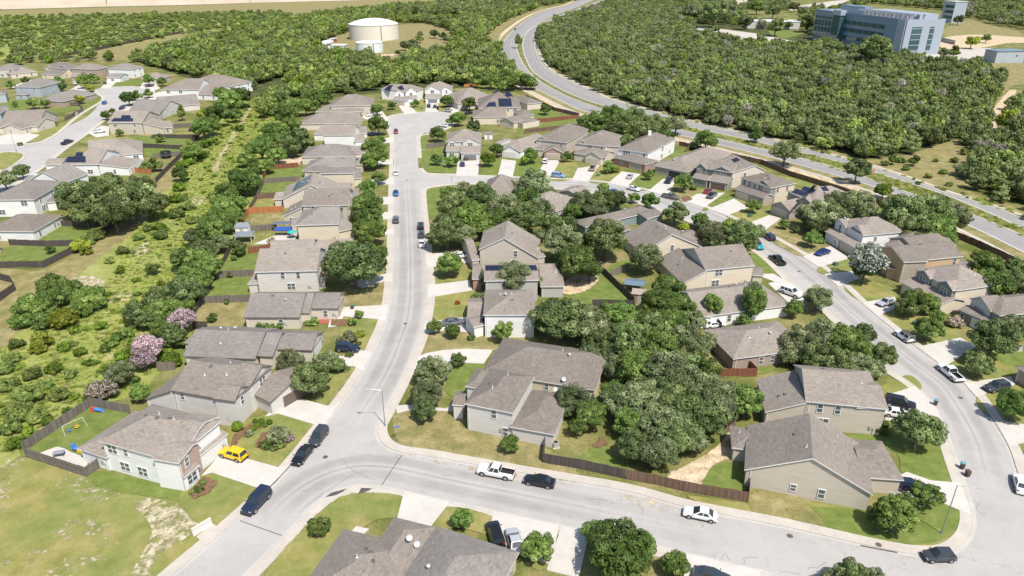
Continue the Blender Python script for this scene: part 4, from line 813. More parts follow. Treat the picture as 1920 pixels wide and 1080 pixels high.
h('the house with the brick garage', 'two-storey house with red brick garage gable and white car on the driveway', T4, 'tan',
  [('H', 5.4, (265,246), (618,284), (490,95), dict(s=.48)), ('E', 5.4, (262,246), (398,258), (330,212), 2.2), ('E', 2.9, (352,385), (575,398), (460,338), 5, dict(w='brick')), ('S', 2.9, (280,362), (372,366), (320,308), dict(s=.3))], win=[(1,0,.5,4.2,'d'),(0,0,.83,4.1,'s')], garage=[(2,0,.5,4.8,'tan')], auto=False)
h('the house with the tan pickup', 'beige two-storey house with low peaked garage and tan pickup outside', T4, 'beige',
  [('H', 5.4, (700,288), (1052,328), (900,165), dict(s=.45)), ('E', 5.4, (705,288), (852,300), (778,250), 2), ('S', 2.9, (690,400), (1050,452), (860,345), dict(s=.32, h='L')), ('E', 2.9, (812,425), (1003,458), (900,385), 3), ('S', 5.0, (1050,320), (1210,330), (1150,260), dict(s=.4))], win=[(1,0,.3,4.2,'s'),(0,0,.5,4.2,'d'),(0,0,.9,4.1,'n')], garage=[(3,0,.52,4.8,'cream')], auto=False)
h('the house with the white chimney', 'two-storey house with white chimney, white side wall and brick ground floor', T4, 'white',
  [('H', 5.6, (1180,352), (1535,404), (1500,190), dict(s=.45)), ('S', 2.9, (1142,448), (1500,532), (1330,412), dict(s=.32, h='LR', w='brick'))], win=[(0,0,.3,4.3,'t'),(0,0,.88,4.2,'n')], garage=[(1,0,.7,4.9,'tan')], auto=True, chimney=(1545,215))
h('the low house behind the black pickup', 'low single-storey house with one front gable behind a black pickup', T5, 'taupe',
  [('H', 2.9, (280,362), (655,438), (620,130), dict(s=.42)), ('E', 2.95, (370,340), (615,385), (488,285), 4, dict(w='blue')), ('S', 2.7, (280,365), (610,425), (430,325), dict(s=.2))], garage=[(0,0,.62,4.9,'dark')], auto=False)
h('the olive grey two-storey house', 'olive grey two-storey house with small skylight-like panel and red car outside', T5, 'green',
  [('E', 5.4, (1158,442), (1532,416), (1424,358), (1120,238), dict(w='beige')), ('S', 5.4, (742,372), (1160,442), (960,300), dict(s=.4)), ('E', 5.4, (745,378), (870,400), (800,335), 2.2), ('E', 5.4, (930,405), (1162,442), (1040,372), 2.2), ('S', 2.9, (888,525), (1112,562), (1000,468), dict(s=.35)), ('S', 2.9, (702,492), (878,528), (800,455), dict(s=.35))],
  win=[(3,0,.55,4.2,'d'),(2,0,.35,4.2,'n'),(0,0,.4,4.2,'n')], garage=[(4,0,.5,4.9,'brown')], solar=[(1,'near',[(1143,293),(1183,327),(1250,300),(1205,270)])], auto=False)
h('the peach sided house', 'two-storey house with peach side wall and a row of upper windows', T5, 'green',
  [('H', 5.4, (1248,495), (1592,614), (1470,425), dict(s=.42, w='cream')), ('E', 5.4, (1440,548), (1592,614), (1502,530), 2.4), ('S', 2.9, (1178,622), (1512,728), (1345,610), dict(s=.35, w='stone'))], win=[(0,0,.12,4.2,'n'),(0,0,.3,4.2,'n'),(0,0,.48,4.2,'n'),(0,0,.68,4.2,'d'),(0,1,.3,4.2,'n'),(0,1,.7,4.2,'n')], garage=[(2,0,.25,4.6,'cream')], auto=False)
h('the solar roofed house with the taupe garage', 'taupe house with projecting gabled garage and four solar arrays on its roof', T6, 'taupe',
  [('H', 5.0, (212,168), (500,300), (590,60), dict(s=.42)), ('E', 2.9, (22,318), (250,398), (145,288), 7), ('E', 5.0, (322,262), (482,300), (408,232), 3)], win=[(2,0,.6,3.9,'d'),(0,0,.15,3.8,'s')], garage=[(1,0,.48,4.9,'tan')], solar=[(0,'near',[(265,180),(390,222),(442,182),(320,140)]),(0,'near',[(372,148),(490,195),(545,155),(410,112)]),(0,'left',[(480,130),(515,140),(552,98),(520,90)]),(0,'right',[(592,128),(632,172),(690,160),(650,112)])], auto=False)
# east side of the curving eastern street
h('the white sided house with the blue car', 'two-storey house with white gables, porch posts and dark blue car on its drive', T6, 'white',
  [('H', 5.6, (750,495), (1070,668), (1180,430), dict(s=.42)), ('E', 5.6, (742,502), (872,572), (800,480), 3), ('E', 5.6, (915,575), (1068,665), (1010,552), 3), ('S', 2.9, (636,618), (802,706), (745,590), dict(s=.28)), ('S', 2.9, (795,705), (985,812), (920,690), dict(s=.28, w='stone'))], win=[(1,0,.55,4.4,'n'),(2,0,.6,4.4,'d'),(0,1,.3,4.2,'s')], garage=[(4,0,.5,4.9,'tan')], auto=False)
h('the orange tan house behind the white tree', 'orange tan two-storey house with brown brick gable behind the white blossoming tree', T7, 'orange',
  [('S', 5.6, (565,548), (1240,482), (900,330), dict(s=.42)), ('E', 5.6, (430,455), (568,548), (510,440), 6, dict(w='stone')), ('H', 5.6, (345,345), (545,400), (760,205), dict(s=.42, w='stone')), ('S', 2.9, (372,605), (542,645), (430,565), dict(s=.3)), ('H', 2.8, (1180,608), (1385,595), 9, dict(s=.35)), ('S', 5.6, (700,420), (1160,360), (960,220), dict(s=.4))], win=[(1,0,.5,4.2,'d'),(0,0,.9,4.3,'n')], auto=False)
h('the grey gabled house with white ridge flashing', 'beige two-storey house with dark grey gables and pale hip flashing', T7, 'cream',
  [('H', 5.6, (690,628), (1160,868), (960,465), dict(s=.46)), ('E', 5.6, (705,642), (860,732), (800,640), 2.6, dict(w='green')), ('E', 5.6, (930,768), (1118,868), (1048,760), 2.6, dict(w='green')), ('S', 2.9, (535,770), (990,1020), (780,760), dict(s=.28))], win=[(1,0,.5,4.3,'d'),(2,0,.5,4.3,'d')], garage=[(3,0,.65,4.9,'tan')], auto=False)
h('the house with the row of small upper windows', 'grey house with a row of small windows under its front gable and a rounded bush', T8, 'green',
  [('H', 4.8, (1310,112), (1650,310), (1900,40), dict(s=.42)), ('E', 4.8, (1305,118), (1545,258), (1432,92), 4, dict(w='pale')), ('S', 2.8, (1182,242), (1530,385), (1330,215), dict(s=.3))], win=[(1,0,.3,3.6,'q'),(1,0,.42,3.6,'q'),(1,0,.54,3.6,'q'),(1,0,.66,3.6,'q'),(2,0,.1,1.4,'n')], garage=[(2,0,.85,4.5,'white')], auto=False)
h('the brown brick house at the frame edge', 'brown brick house cut off by the right edge of the view', F0, 'stone', [('H', 3.0, (1905,688), (1990,735), 12, dict(s=.4))], auto=False)
# inside the block
h('the tan corner house with solar-dark neighbour', 'tan two-storey corner house above the white pickup and black sedan', U5, 'pale',
  [('H', 5.4, (425,818), (975,927), (1190,510), dict(s=.42)), ('H', 2.8, (930,1078), (1440,1170), (1300,675), dict(s=.35)), ('S', 3.0, (285,832), (412,840), (372,722), dict(s=.3)), ('H', 5.4, (430, 620), (600,650), 6, dict(s=.4))], win=[(0,0,.6,4.2,'n'),(0,0,.85,1.2,'n')], auto=False)
h('the long roofed house north of the corner', 'long roofed house with several white roof vents behind the corner house', U5, 'cream',
  [('H', 2.9, (622,460), (1895,668), (1000,98), dict(s=.42))], win=[(0,0,.58,1.7,'s')], auto=False)
h('the white house with the curved path edging', 'white two-storey house with hip roof, porch and curved white bed edging', U2, 'white',
  [('H', 5.4, (275,302), (868,302), (290,20), dict(s=.36)), ('S', 2.8, (93,327), (278,327), (180,155), dict(s=.28)), ('S', 2.7, (168,442), (296,412), (240,330), dict(s=.25))], auto=False, garage=[(1,3,.5,4.5,'white')])
h('the house with the dark solar strip', 'two-storey house hidden by an oak with a long dark solar strip on the roof', U1, 'grey',
  [('S', 5.3, (285,760), (905,750), (600,575), dict(s=.4)), ('S', 2.9, (918,824), (1195,822), (1020,570), dict(s=.4, h='R')), ('S', 3.0, (148,738), (262,738), (210,588), dict(s=.3, w='brick'))], solar=[(0,'near',[(300,642),(890,640),(868,582),(300,584)])], auto=False)
h('the tan house with the tall side gable', 'tan two-storey house with tall lopsided gable wall among the oaks', U1, 'tan',
  [('E', 5.3, (222,408), (902,505), (512,276), (455,75), dict(eB=3.4)), ('S', 2.8, (885,497), (980,482), (930,375), dict(s=.3)), ('S', 3.0, (148,528), (238,520), (180,300), dict(s=.22))], win=[(0,0,.62,4.3,'n'),(0,0,.6,1.7,'d')], auto=False)
h('the roof peeping between the oaks', 'small hip roofed house peeping out between oaks south of the inner street', F0, 'tan', [('S', 2.9, (900,370), (968,372), (935,326), dict(s=.5, h='LR'))], auto=False)
h('the pyramid roofed house on the inner street', 'grey pyramid roofed house with windows in its shaded rear wall beside oaks', F0, 'grey', [('H', 2.9, (1022,403), (1100,378), (1008,364), dict(s=.42)), ('S', 2.8, (1085,368), (1110,358), (1095,345), dict(s=.3))], auto=True)
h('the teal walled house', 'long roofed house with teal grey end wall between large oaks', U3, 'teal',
  [('H', 2.9, (225,575), (1000,395), (85,505), dict(s=.4)), ('S', 2.9, (560,665), (740,595), (640,480), dict(s=.4)), ('S', 2.8, (920,482), (1112,428), (1000,380), dict(s=.25))], auto=False)
h('the pale gabled house above the black pickup', 'beige house with wide pale end gable holding one small window', U3, 'cream',
  [('E', 2.9, (862,872), (1540,797), (1200,653), (945,475)), ('S', 2.8, (1410,770), (1570,700), (1490,580), dict(s=.3))], win=[(0,0,.5,3.4,'n')], auto=False)
h('the white two-storey house with the bare lawn ring', 'cream white two-storey house with long rear slope beside the parked black pickup', U4, 'cream',
  [('S', 5.4, (735,398), (1296,345), (780,132), dict(s=.44)), ('Q', 2.8, (478,548), (738,398), (310,258), dict(eB=5.42)), ('S', 2.8, (1262,452), (1392,464), (1290,378), dict(s=.25))], win=[(0,0,.28,4.3,'d'),(0,0,.23,1.6,'d')], auto=False, garage=[(0,1,.5,4.6,'white')])
h('the low house under the scattered trees', 'low white walled house with trees standing along its sunny side', U4, 'white',
  [('S', 2.9, (680,925), (1700,790), (900,605), dict(s=.4, h='R')), ('S', 2.6, (618,932), (812,922), (700,850), dict(s=.3))], win=[(0,0,.32,1.5,'n'),(0,0,.5,1.5,'n')], auto=False)
h('the mauve brown house', 'mauve brown single-storey house with hip roof and patio at its west end', U8, 'mauve',
  [('H', 2.9, (447,677), (1330,562), (148,345), dict(s=.38))], win=[(0,0,.37,1.5,'n'),(0,0,.52,1.5,'n'),(0,3,.35,1.4,'d')], auto=False)
h('the two-storey house with the blue car pair', 'tan two-storey house with shaded roof gable beside black and white cars', W2, 'tan',
  [('H', 5.5, (575,378), (1100,428), (720,165), dict(s=.46, h='R', axis='a')), ('Q', 2.9, (318,448), (578,378), (255,238), dict(eB=5.5)), ('S', 5.2, (900,418), (1102,432), (980,275), dict(s=.3))], win=[(0,0,.18,4.2,'n'),(0,0,.41,4.2,'n'),(0,0,.25,1.5,'d')], auto=False, garage=[(0,1,.5,4.8,'white')])
h('the wide gabled corner house', 'wide tan house with broad gable wall and two windows at the lower right corner', W2, 'tan',
  [('E', 3.2, (188,812), (1005,972), (622,740), (600,455)), ('H', 2.7, (108,672), (330,700), (115,535), dict(s=.3)), ('S', 2.9, (940,860), (1200,878), (1080,690), dict(s=.35, h='R'))], win=[(0,0,.4,1.5,'s'),(0,0,.63,1.4,'n')], auto=False, garage=[(2,1,.5,4.9,'white')])
# south side of the near street, cut by the frame
h('the left house at the bottom edge', 'grey brown roof with satellite dish at the bottom edge of the view', F0, 'tan', [('H', 2.9, (548,1125), (705,1168), (672,998), dict(s=.42)), ('H', 2.9, (668,1075), (752,1098), (742,970), dict(s=.42, axis='b'))], auto=False)
h('the right house at the bottom edge', 'broad grey brown roof with vents at the bottom edge next to the leafy tree', F0, 'tan', [('H', 2.9, (974,1035), (818,986), 15.0, dict(s=.42))], auto=False, roof=M_roof2)
h('the sliver of roof at the bottom edge', 'sliver of grey roof at the bottom edge beside the shaded driveway', F0, 'tan', [('H', 2.9, (1096,1090), (992,1084), 12.0, dict(s=.45))], auto=False)
# the other estate, upper left
LG = [
 ('the far left hipped house', 'hip roofed two-storey house at the far left of the other estate', V1, 'pale', [('H', 5.2, (-70,238), (165,240), 12, dict(s=.45))]),
 ('the low tan house with a long white drive', 'low tan house with pale driveway between two-storey neighbours', V1, 'beige', [('H', 2.9, (115,294), (420,262), 12, dict(s=.42))]),
 ('the cream house with arched gables', 'cream two-storey house with two small front gables in the back row', V1, 'cream', [('H', 5.4, (488,215), (748,238), 12, dict(s=.45)), ('E', 5.4, (500,218), (600,222), (545,190), 2), ('E', 5.4, (640,222), (742,236), (690,192), 2), ('S', 2.9, (458,292), (672,298), (560,250), dict(s=.3))]),
 ('the tan brick house', 'tan brick two-storey house in the back row of the other estate', V1, 'tanbrick', [('H', 5.4, (792,232), (1082,242), 12, dict(s=.45)), ('S', 2.9, (782,320), (962,322), (870,275), dict(s=.3))]),
 ('the pale blue house', 'pale blue and white two-storey house facing the turning circle', V1, 'white', [('H', 5.4, (1205,232), (1470,242), 12, dict(s=.45)), ('S', 2.9, (1190,332), (1352,332), (1270,285), dict(s=.3))]),
 ('the low house right of the pale blue one', 'low single-storey house right of the pale blue house', V1, 'tan', [('H', 2.9, (1585,345), (1830,345), 12, dict(s=.45))]),
 ('the blue grey house with the garden room', 'blue grey two-storey house with hexagonal garden room on its rear wall', V1, 'blue', [('H', 5.4, (155,438), (445,442), (180,372), dict(s=.42)), ('H', 2.7, (155,525), (292,525), 4.0, dict(s=.4))]),
 ('the left cut grey house', 'grey house cut off by the left edge next to the blue grey house', V1, 'blue', [('H', 4.6, (-70,522), (65,512), 11, dict(s=.45))]),
 ('the brown corner house', 'low brown brick house with fenced corner garden', V1, 'tanbrick', [('H', 2.9, (430,590), (715,602), (620,490), dict(s=.42))]),
 ('the tan gabled house with white garage', 'tan single-storey house with white garage door and steep end gable', V2, 'beige', [('E', 2.9, (420,338), (650,205), (505,150), (160,125)), ('E', 2.9, (10,355), (235,370), (110,312), 5), ('S', 2.9, (95,330), (430,335), (280,240), dict(s=.4))]),
 ('the grey house at the left edge', 'blue grey two-storey house cut off by the left edge beside the tan gabled house', V2, 'blue', [('H', 5.0, (-100,200), (5,195), 10, dict(s=.42)), ('H', 5.0, (0, 150), (100, 140), 8)]),
 ('the white house with a twin roof', 'white two-storey house with stepped roofs near the evergreen belt', TA, 'white', [('S', 5.3, (900,505), (1112,505), (1000,440), dict(s=.42, h='L')), ('S', 2.9, (1110,530), (1225,535), (1150,475), dict(s=.4)), ('S', 5.2, (1040,470), (1272,490), (1130,412), dict(s=.42, h='LR'))]),
 ('the grey low house with a tall dark tree', 'grey low roofed house behind the tall dark conical tree', TA, 'pale', [('S', 2.9, (715,632), (905,636), (850,560), dict(s=.42)), ('S', 2.9, (900,605), (1125,585), (1005,535), dict(s=.42)), ('E', 3.4, (895,640), (945,605), (925,598), 5)]),
 ('the tan house with stepped solar panels', 'tan two-storey house with stepped black solar panels by the white van', TA, 'tan', [('S', 5.2, (603,690), (798,690), (740,622), dict(s=.4)), ('Q', 5.2, (796,690), (910,724), 10, dict(eB=2.9)), ('S', 2.7, (900,722), (970,715), (935,680), dict(s=.3))]),
 ('the white gabled house behind the oak belt', 'white gable walled house behind the dark oak belt', V2, 'white', [('E', 3.6, (300,955), (725,978), (475,850), (680,745)), ('S', 2.9, (245,948), (335,960), (320,890), dict(s=.3))]),
 ('the wide house with two solar arrays', 'wide grey roofed house with two black solar arrays and open patios', V2, 'white', [('S', 4.2, (690,772), (1100,768), (900,598), dict(s=.38, h='L')), ('Q', 4.2, (1095,768), (1370,850), 12, dict(eB=2.8)), ('S', 2.9, (1000,700), (1610,640), (1320,470), dict(s=.4, h='R')), ('S', 2.8, (495,775), (690,770), (590,700), dict(s=.3))]),
 ('the white two-storey house at the left edge', 'white two-storey house at the left edge with four rear windows', F0, 'white', [('H', 5.4, (-25,375), (63,374), (15,341), dict(s=.4)), ('H', 2.8, (85,380), (105,378), 5)]),
 ('the long white house with the timber deck', 'long low white house with timber steps down to its lawn', F0, 'white', [('H', 3.0, (-30,433), (62,434), (20,402), dict(s=.4))]),
 ('the blue house corner at the left edge', 'corner of a blue grey house at the left edge by the long fence', F0, 'blue', [('H', 3.0, (-40,462), (-1,452), 8, dict(s=.4))])]
for i, (sh, lb, T, wl_, bl_) in enumerate(LG):
    sol = []
    if 'stepped solar' in sh: sol = [(0,'near',[(625,682),(748,682),(748,664),(640,664)]),(0,'near',[(680,664),(735,664),(735,648),(685,648)])]
    if 'two solar arrays' in sh: sol = [(0,'near',[(740,745),(965,745),(960,675),(760,680)]),(0,'near',[(845,675),(930,675),(935,632),(858,632)]),(2,'near',[(1110,620),(1305,660),(1300,608),(1120,610)])]
    h(sh, lb, T, wl_, bl_, solar=sol, roof=M_roof if i % 2 else M_roof2, vents=False)

# ------------------------------------------------------------------ trees, shrubs, woods
def crown_mesh(name, seed, nl, nq, leaf, mat, ratio=.8, spread=.62, lobe=(.28, .48), tone_sp=.22, blossom=0.0, shape='round', zc=1.05, gap=0.0, aspect=1.0):
    r = np.random.default_rng(seed); C = []; Rd = []
    while len(C) < nl:
        p = r.normal(size=3); p /= np.linalg.norm(p); p *= (r.uniform(.25, 1.0))**.5 * spread
        if p[2] < -.35*spread and shape != 'oval': p[2] *= .4
        if shape == 'cone': p[:2] *= (1 - .55*(p[2]/spread*.5 + .5))
        C.append(p); Rd.append(r.uniform(*lobe) * (1.0 if shape != 'cone' else 1-.4*max(0, p[2]/spread)))
    C = np.array(C); Rd = np.array(Rd); tone = np.clip(r.normal(.45, tone_sp*.55, nl), .12, .85)
    w = Rd**2; idx = r.choice(nl, nq*3, p=w/w.sum())
    d = r.normal(size=(nq*3, 3)); d /= np.linalg.norm(d, axis=1)[:, None]
    P = C[idx] + d*(Rd[idx]*r.uniform(.72, 1.1, nq*3)**.6)[:, None]
    dist = np.linalg.norm(P[:, None, :] - C[None], axis=2)/Rd[None]
    keep = (dist.min(axis=1) > .68) & ((P[:, 2] > -.62) | (shape == 'oval'))
    P, d, idx = P[keep][:nq], d[keep][:nq], idx[keep][:nq]; n = len(P)
    nrm = d + r.normal(size=(n, 3))*.38 + np.array([0, 0, .25]); nrm /= np.linalg.norm(nrm, axis=1)[:, None]
    t = np.cross(nrm, r.normal(size=(n, 3))); t /= np.linalg.norm(t, axis=1)[:, None]; b = np.cross(nrm, t)
    s = leaf*r.uniform(.55, 1.45, n); P = P*np.array([1, 1, ratio]); P[:, 2] += zc
    a1, a2 = (s*r.uniform(.7, 1.2, n)*aspect)[:, None], (s*r.uniform(.35, .7, n)/aspect)[:, None]
    sk = r.uniform(-.35, .35, n)[:, None]
    V = np.stack([P - t*a1 + b*a2*sk, P - b*a2, P + t*a1, P + b*a2*(1+sk)], axis=1).reshape(-1, 3)
    tn = np.clip(tone[idx] + r.normal(0, .065, n), 0, 1)
    if blossom: tn = np.where((r.random(n) < blossom) & (P[:, 2] > zc-.35), r.uniform(.75, 1, n), tn*.55)
    me = bpy.data.meshes.new(name); me.vertices.add(4*n); me.vertices.foreach_set('co', V.astype(np.float32).ravel())
    me.loops.add(4*n); me.loops.foreach_set('vertex_index', np.arange(4*n, dtype=np.int32)); me.polygons.add(n)
    me.polygons.foreach_set('loop_start', np.arange(0, 4*n, 4, dtype=np.int32))
    at = me.attributes.new('tone', 'FLOAT', 'FACE'); at.data.foreach_set('value', tn.astype(np.float32))
    me.materials.append(mat); me.update(); me.validate(); return me, C
def trunk_mesh(name, C, zc, ratio, r0=.06, seed=0, top=.75):
    rr = random.Random(seed); m = MB(); k = Vector((rr.uniform(-.05, .05), rr.uniform(-.05, .05), zc*top))
    m.tube((0, 0, -.02), (0, 0, .1), r0*1.35, r0, 8, cap=False); m.tube((0, 0, .1), k, r0, r0*.7, 8)
    ids = sorted(range(len(C)), key=lambda i: -abs(C[i][0])-abs(C[i][1]))[:7]
    for i in ids:
        p = Vector((C[i][0], C[i][1], C[i][2]*ratio + zc)); q = k.lerp(p, .55) + Vector((0, 0, .06)); s_ = Vector((0, 0, zc*.35)).lerp(k, rr.random())
        m.tube(s_, q, r0*.5, r0*.3, 6, cap=False); m.tube(q, p, r0*.3, r0*.1, 6)
    return m.mesh(name, M_bark, True)
PROTO = {}
def proto(kind, var, size):
    k = (kind, var, size)
    if k in PROTO: return PROTO[k]
    seed = sum(map(ord, kind))*7 + var*131 + {'S': 1, 'M': 2, 'L': 3}[size]
    nl, nq, leaf = {'S': (26, 1700, .11), 'M': (60, 4600, .068), 'L': (110, 10500, .044)}[size]
    mt = LEAF[kind.split('_')[0]]; form = kind.split('_')[1] if '_' in kind else ''
    lb = {'S': (.2, .36), 'M': (.14, .3), 'L': (.11, .24)}[size]; zc, ratio, kw = .95, .8, dict(spread=.76, lobe=lb, tone_sp=.3)
    if form == 'spread': zc, ratio = .78, .62; kw['spread'] = .8; nl = int(nl*1.2)
    elif form == 'oval': zc, ratio = 1.35, 1.15; kw.update(shape='oval', spread=.7)
    elif form == 'cone': zc, ratio = 1.6, 1.45; kw.update(shape='cone', spread=.72)
    elif form == 'bush': zc, ratio = .5, .68
    elif form == 'ball': zc, ratio, kw = .8, .95, dict(spread=.3, lobe=(.6, .68), tone_sp=.08)
    elif form == 'loose': zc, ratio = 1.0, .8; kw['spread'] = .85; kw['lobe'] = (lb[0]*.85, lb[1]*.85); nl = int(nl*.7)
    if kind.startswith('pink'): kw['blossom'] = .5
    if kind.startswith('palepink'): kw['blossom'] = .42
    if kind.startswith('whitebloom'): kw['blossom'] = .5
    me, C = crown_mesh('crown', seed, nl, nq, leaf, mt, ratio, zc=zc, **kw)
    tr = trunk_mesh('trunk', C, zc, ratio, r0=.045 if form in ('bush', 'ball') else .06, seed=seed)
    PROTO[k] = (me, tr, zc, ratio); return PROTO[k]
TREES = []                                              # (obj, kind, r, image x, image y)
trng = random.Random(11)
def tree(cx, cy, rpx, kind='oak', kz=1.0, name=None, label=None, cat=None, group=None):
    """crown centre and crown radius as measured on the photo"""
    rpx *= 1.13
    if kind == 'oak':
        q = trng.random(); kind = kind.replace('oak', 'grey') if q < .34 else (kind if q < .86 or 'spread' in kind else 'green')
    size = 'S' if rpx < 16 else ('M' if rpx < 30 else 'L')
    me, tr, zc, ratio = proto(kind, trng.randint(0, 2 if size != 'S' else 3), size)
    r = 3.0
    for _ in range(4):
        p = G(cx, cy, zc*r*kz); dep = p.y*CP - (p.z-CAM_H)*SP; r = rpx*dep/CAM_F
    kind0 = kind
    form = kind.split('_')[1] if '_' in kind else ''
    nm = name or ('shrub' if form in ('bush', 'ball') else ('oak_tree' if kind.startswith(('oak', 'grey')) else ('flowering_tree' if kind[:4] in ('pink', 'pale', 'whit') else 'tree')))
    o = empty(nm, (p.x, p.y, 0), trng.uniform(0, 6.28)); r *= .98
    sx = r*trng.uniform(.94, 1.06)
    link('trunk', tr, o, scale=(sx, sx, r*kz)); link('crown', me, o, scale=(sx, r, r*kz))
    TREES.append((o, kind, r, cx, cy, label, cat, group)); return o
def row(kind, items, kz=1.0):
    for it in items: tree(it[0], it[1], it[2], kind, it[3] if len(it) > 3 else kz)
# kerbside trees of the west row
row('green', [(707,203,13),(709,233,20),(701,274,21),(706,292,23),(692,302,18),(710,332,14),(691,351,19),(688,384,32),(693,410,28),(697,434,29),(680,428,20),(702,398,18),(712,262,11)])
row('oak_spread', [(663,492,60)]); row('oak', [(700,478,30),(640,470,24)])
row('green', [(673,588,9),(660,602,9)]); row('sage_bush', [(654,632,17),(640,638,10)]); row('yellow_bush', [(676,626,10)]); row('oak_bush', [(672,644,6),(655,665,8),(648,691,9)])
row('oak', [(543,674,27),(584,707,40),(612,674,24),(631,682,18)])
row('bright_ball', [(445,799,11),(474,804,6),(482,797,6),(490,790,7),(478,789,5),(497,797,5),(505,791,6)]); row('sage_bush', [(523,815,23),(468,812,9)]); row('pink_bush', [(542,822,10)]); row('green_bush', [(500,832,14),(528,834,9),(515,840,8)]); row('green_ball', [(380,904,7)]); row('green_bush', [(372,918,9),(360,922,6)])
row('green_bush', [(490,609,12),(506,611,11),(524,610,11),(585,603,14,.6)])
# east kerb of the same street
row('oak', [(812,694,36)]); row('oak', [(800,737,33),(796,768,25)]); row('green_loose', [(860,673,15)]); row('green', [(814,612,15),(849,620,16)]); row('green', [(957,830,20)]); row('redleaf_bush', [(858,567,6)]); row('green_bush', [(883,633,8),(888,567,8),(893,555,10)])
row('green', [(843,494,27)])
row('oak', [(838,432,37),(880,408,40),(852,384,34),(900,370,36),(948,388,36),(822,446,24),(985,408,36),(1012,392,30),(905,425,25),(930,412,28),(868,357,22),(842,366,20)])
row('oak', [(960,516,40),(925,526,28),(996,522,26),(900,558,16)])
row('oak', [(1056,452,40),(1085,490,42),(1135,444,44),(1105,502,27),(1037,422,26),(1010,440,16),(1060,420,24)])
row('oak_spread', [(1055,594,57)]); row('oak', [(1105,604,42),(1018,590,26),(1140,588,28)]); row('green_loose', [(944,620,22),(970,610,14)])
# thick grove in the middle of the block
row('oak', [(1160,594,40),(1180,640,46),(1240,652,50),(1290,642,46),(1200,692,46),(1260,702,56),(1312,692,40),(1158,742,36),(1330,738,50),(1380,742,36),(1160,690,30),(1225,612,36),(1115,640,26)])
row('oak_spread', [(1272,762,56),(1322,782,48)]); row('grey_spread', [(1212,752,52),(1240,790,50)])
row('green', [(1236,568,38),(1252,540,34),(1276,574,30),(1225,562,25),(1205,600,30),(1265,600,30),(1300,572,20)]); row('oak', [(1190,836,38),(1233,846,40),(1266,820,42),(1300,826,30),(1398,750,38),(1212,800,34)])
row('oak', [(1073,746,36)]); row('green', [(1110,776,32),(1083,800,20),(1060,770,18)]); row('oak', [(1160,750,38),(1207,736,40)])
row('green_oval', [(1338,572,21),(1413,560,27)], 1.2); row('green', [(1450,578,12),(1487,577,20)]); row('oak', [(1533,557,29)]); row('oak', [(1395,600,14)])
row('oak', [(1338,438,30),(1390,440,36),(1400,458,20),(1345,455,20)]); row('oak', [(1093,378,27),(1130,374,27),(1155,374,23),(1120,392,22),(1075,395,20)]); row('green', [(1188,369,12),(1220,376,18),(1130,352,13),(1313,412,17),(1367,424,18)]); row('oak_loose', [(1267,396,25)]); row('yellow_bush', [(1282,425,10)])
row('oak', [(1002,342,36),(988,376,32),(1097,380,28),(955,350,18),(1025,365,20),(968,372,22)]); row('green', [(995,290,16)]); row('bright', [(984,300,10)]); row('green', [(1062,293,11),(1142,312,13)]); row('yellow_bush', [(1155,318,9)]); row('green', [(1217,327,11)])
row('oak', [(1120,232,28),(1165,236,33),(1210,241,32),(1190,222,28),(1268,232,20),(1148,215,24),(1100,228,18),(1235,232,24),(1170,262,16)]); row('green', [(1243,258,23),(1225,268,14)])
row('green', [(821,250,16),(860,221,15),(846,225,10)]); row('oak', [(888,234,13)]); row('green', [(880,193,14),(838,188,13),(778,193,8),(736,196,9),(818,298,12),(845,300,13)]); row('bright', [(915,297,15)]); row('green', [(931,280,15),(1022,204,11)]); row('green_bush', [(872,198,8)])
row('green', [(1283,340,19),(1413,385,15),(1470,420,10),(1493,430,8),(1523,446,18)]); row('green_bush', [(1300,352,8),(1540,452,8)])
row('oak', [(1548,400,38),(1573,384,36),(1608,386,40),(1515,402,26),(1530,420,22),(1590,402,26)]); row('oak', [(1700,402,46),(1740,400,48),(1726,432,40),(1756,432,42),(1680,385,28),(1790,405,34)]); row('bright', [(1657,356,17)]); row('green', [(1325,262,22)])
row('whitebloom_oval', [(1626,486,39)], .85)
row('green', [(1853,496,30),(1836,482,16)]); row('oak', [(1863,532,38),(1908,502,26),(1910,536,26),(1895,520,24)]); row('oak', [(1715,564,29),(1700,574,22)]); row('green', [(1738,567,24),(1757,592,15),(1742,614,28)]); row('palepink_bush', [(1793,604,17)]); row('oak', [(1866,632,46),(1905,614,32)]); row('oak', [(1838,683,28),(1822,668,16)]); row('oak', [(1905,757,36)]); row('green_bush', [(1920,710,14)])
row('oak', [(1510,640,42),(1552,630,46),(1584,646,46),(1575,678,36),(1530,666,36),(1616,625,26),(1657,665,30),(1612,690,36),(1640,690,22),(1480,665,24),(1625,660,26)])
row('oak', [(1724,802,45)]); row('green_ball', [(1660,795,8),(1664,811,7)]); row('green_oval', [(1649,806,9)], .8); row('green', [(1680,962,44),(1650,975,24)]); row('green_loose', [(1738,925,28),(1700,940,20)])
row('green', [(1160,1030,66),(1115,1000,28),(1205,1020,30),(1268,1056,30)]); row('green', [(1008,1024,34),(867,973,22)]); row('oak', [(1598,1078,36),(1560,1085,22),(1640,1085,24)]); row('green', [(598,986,22)])
# boulevard trees
row('oak', [(1418,253,14),(1473,283,28)]); row('oak_loose', [(1608,317,25)]); row('oak_cone', [(971,74,9)]); row('oak', [(1300,272,9)])
row('green', [(1000,157,9),(985,150,16),(955,148,20),(940,160,14),(920,150,16),(895,150,14)])
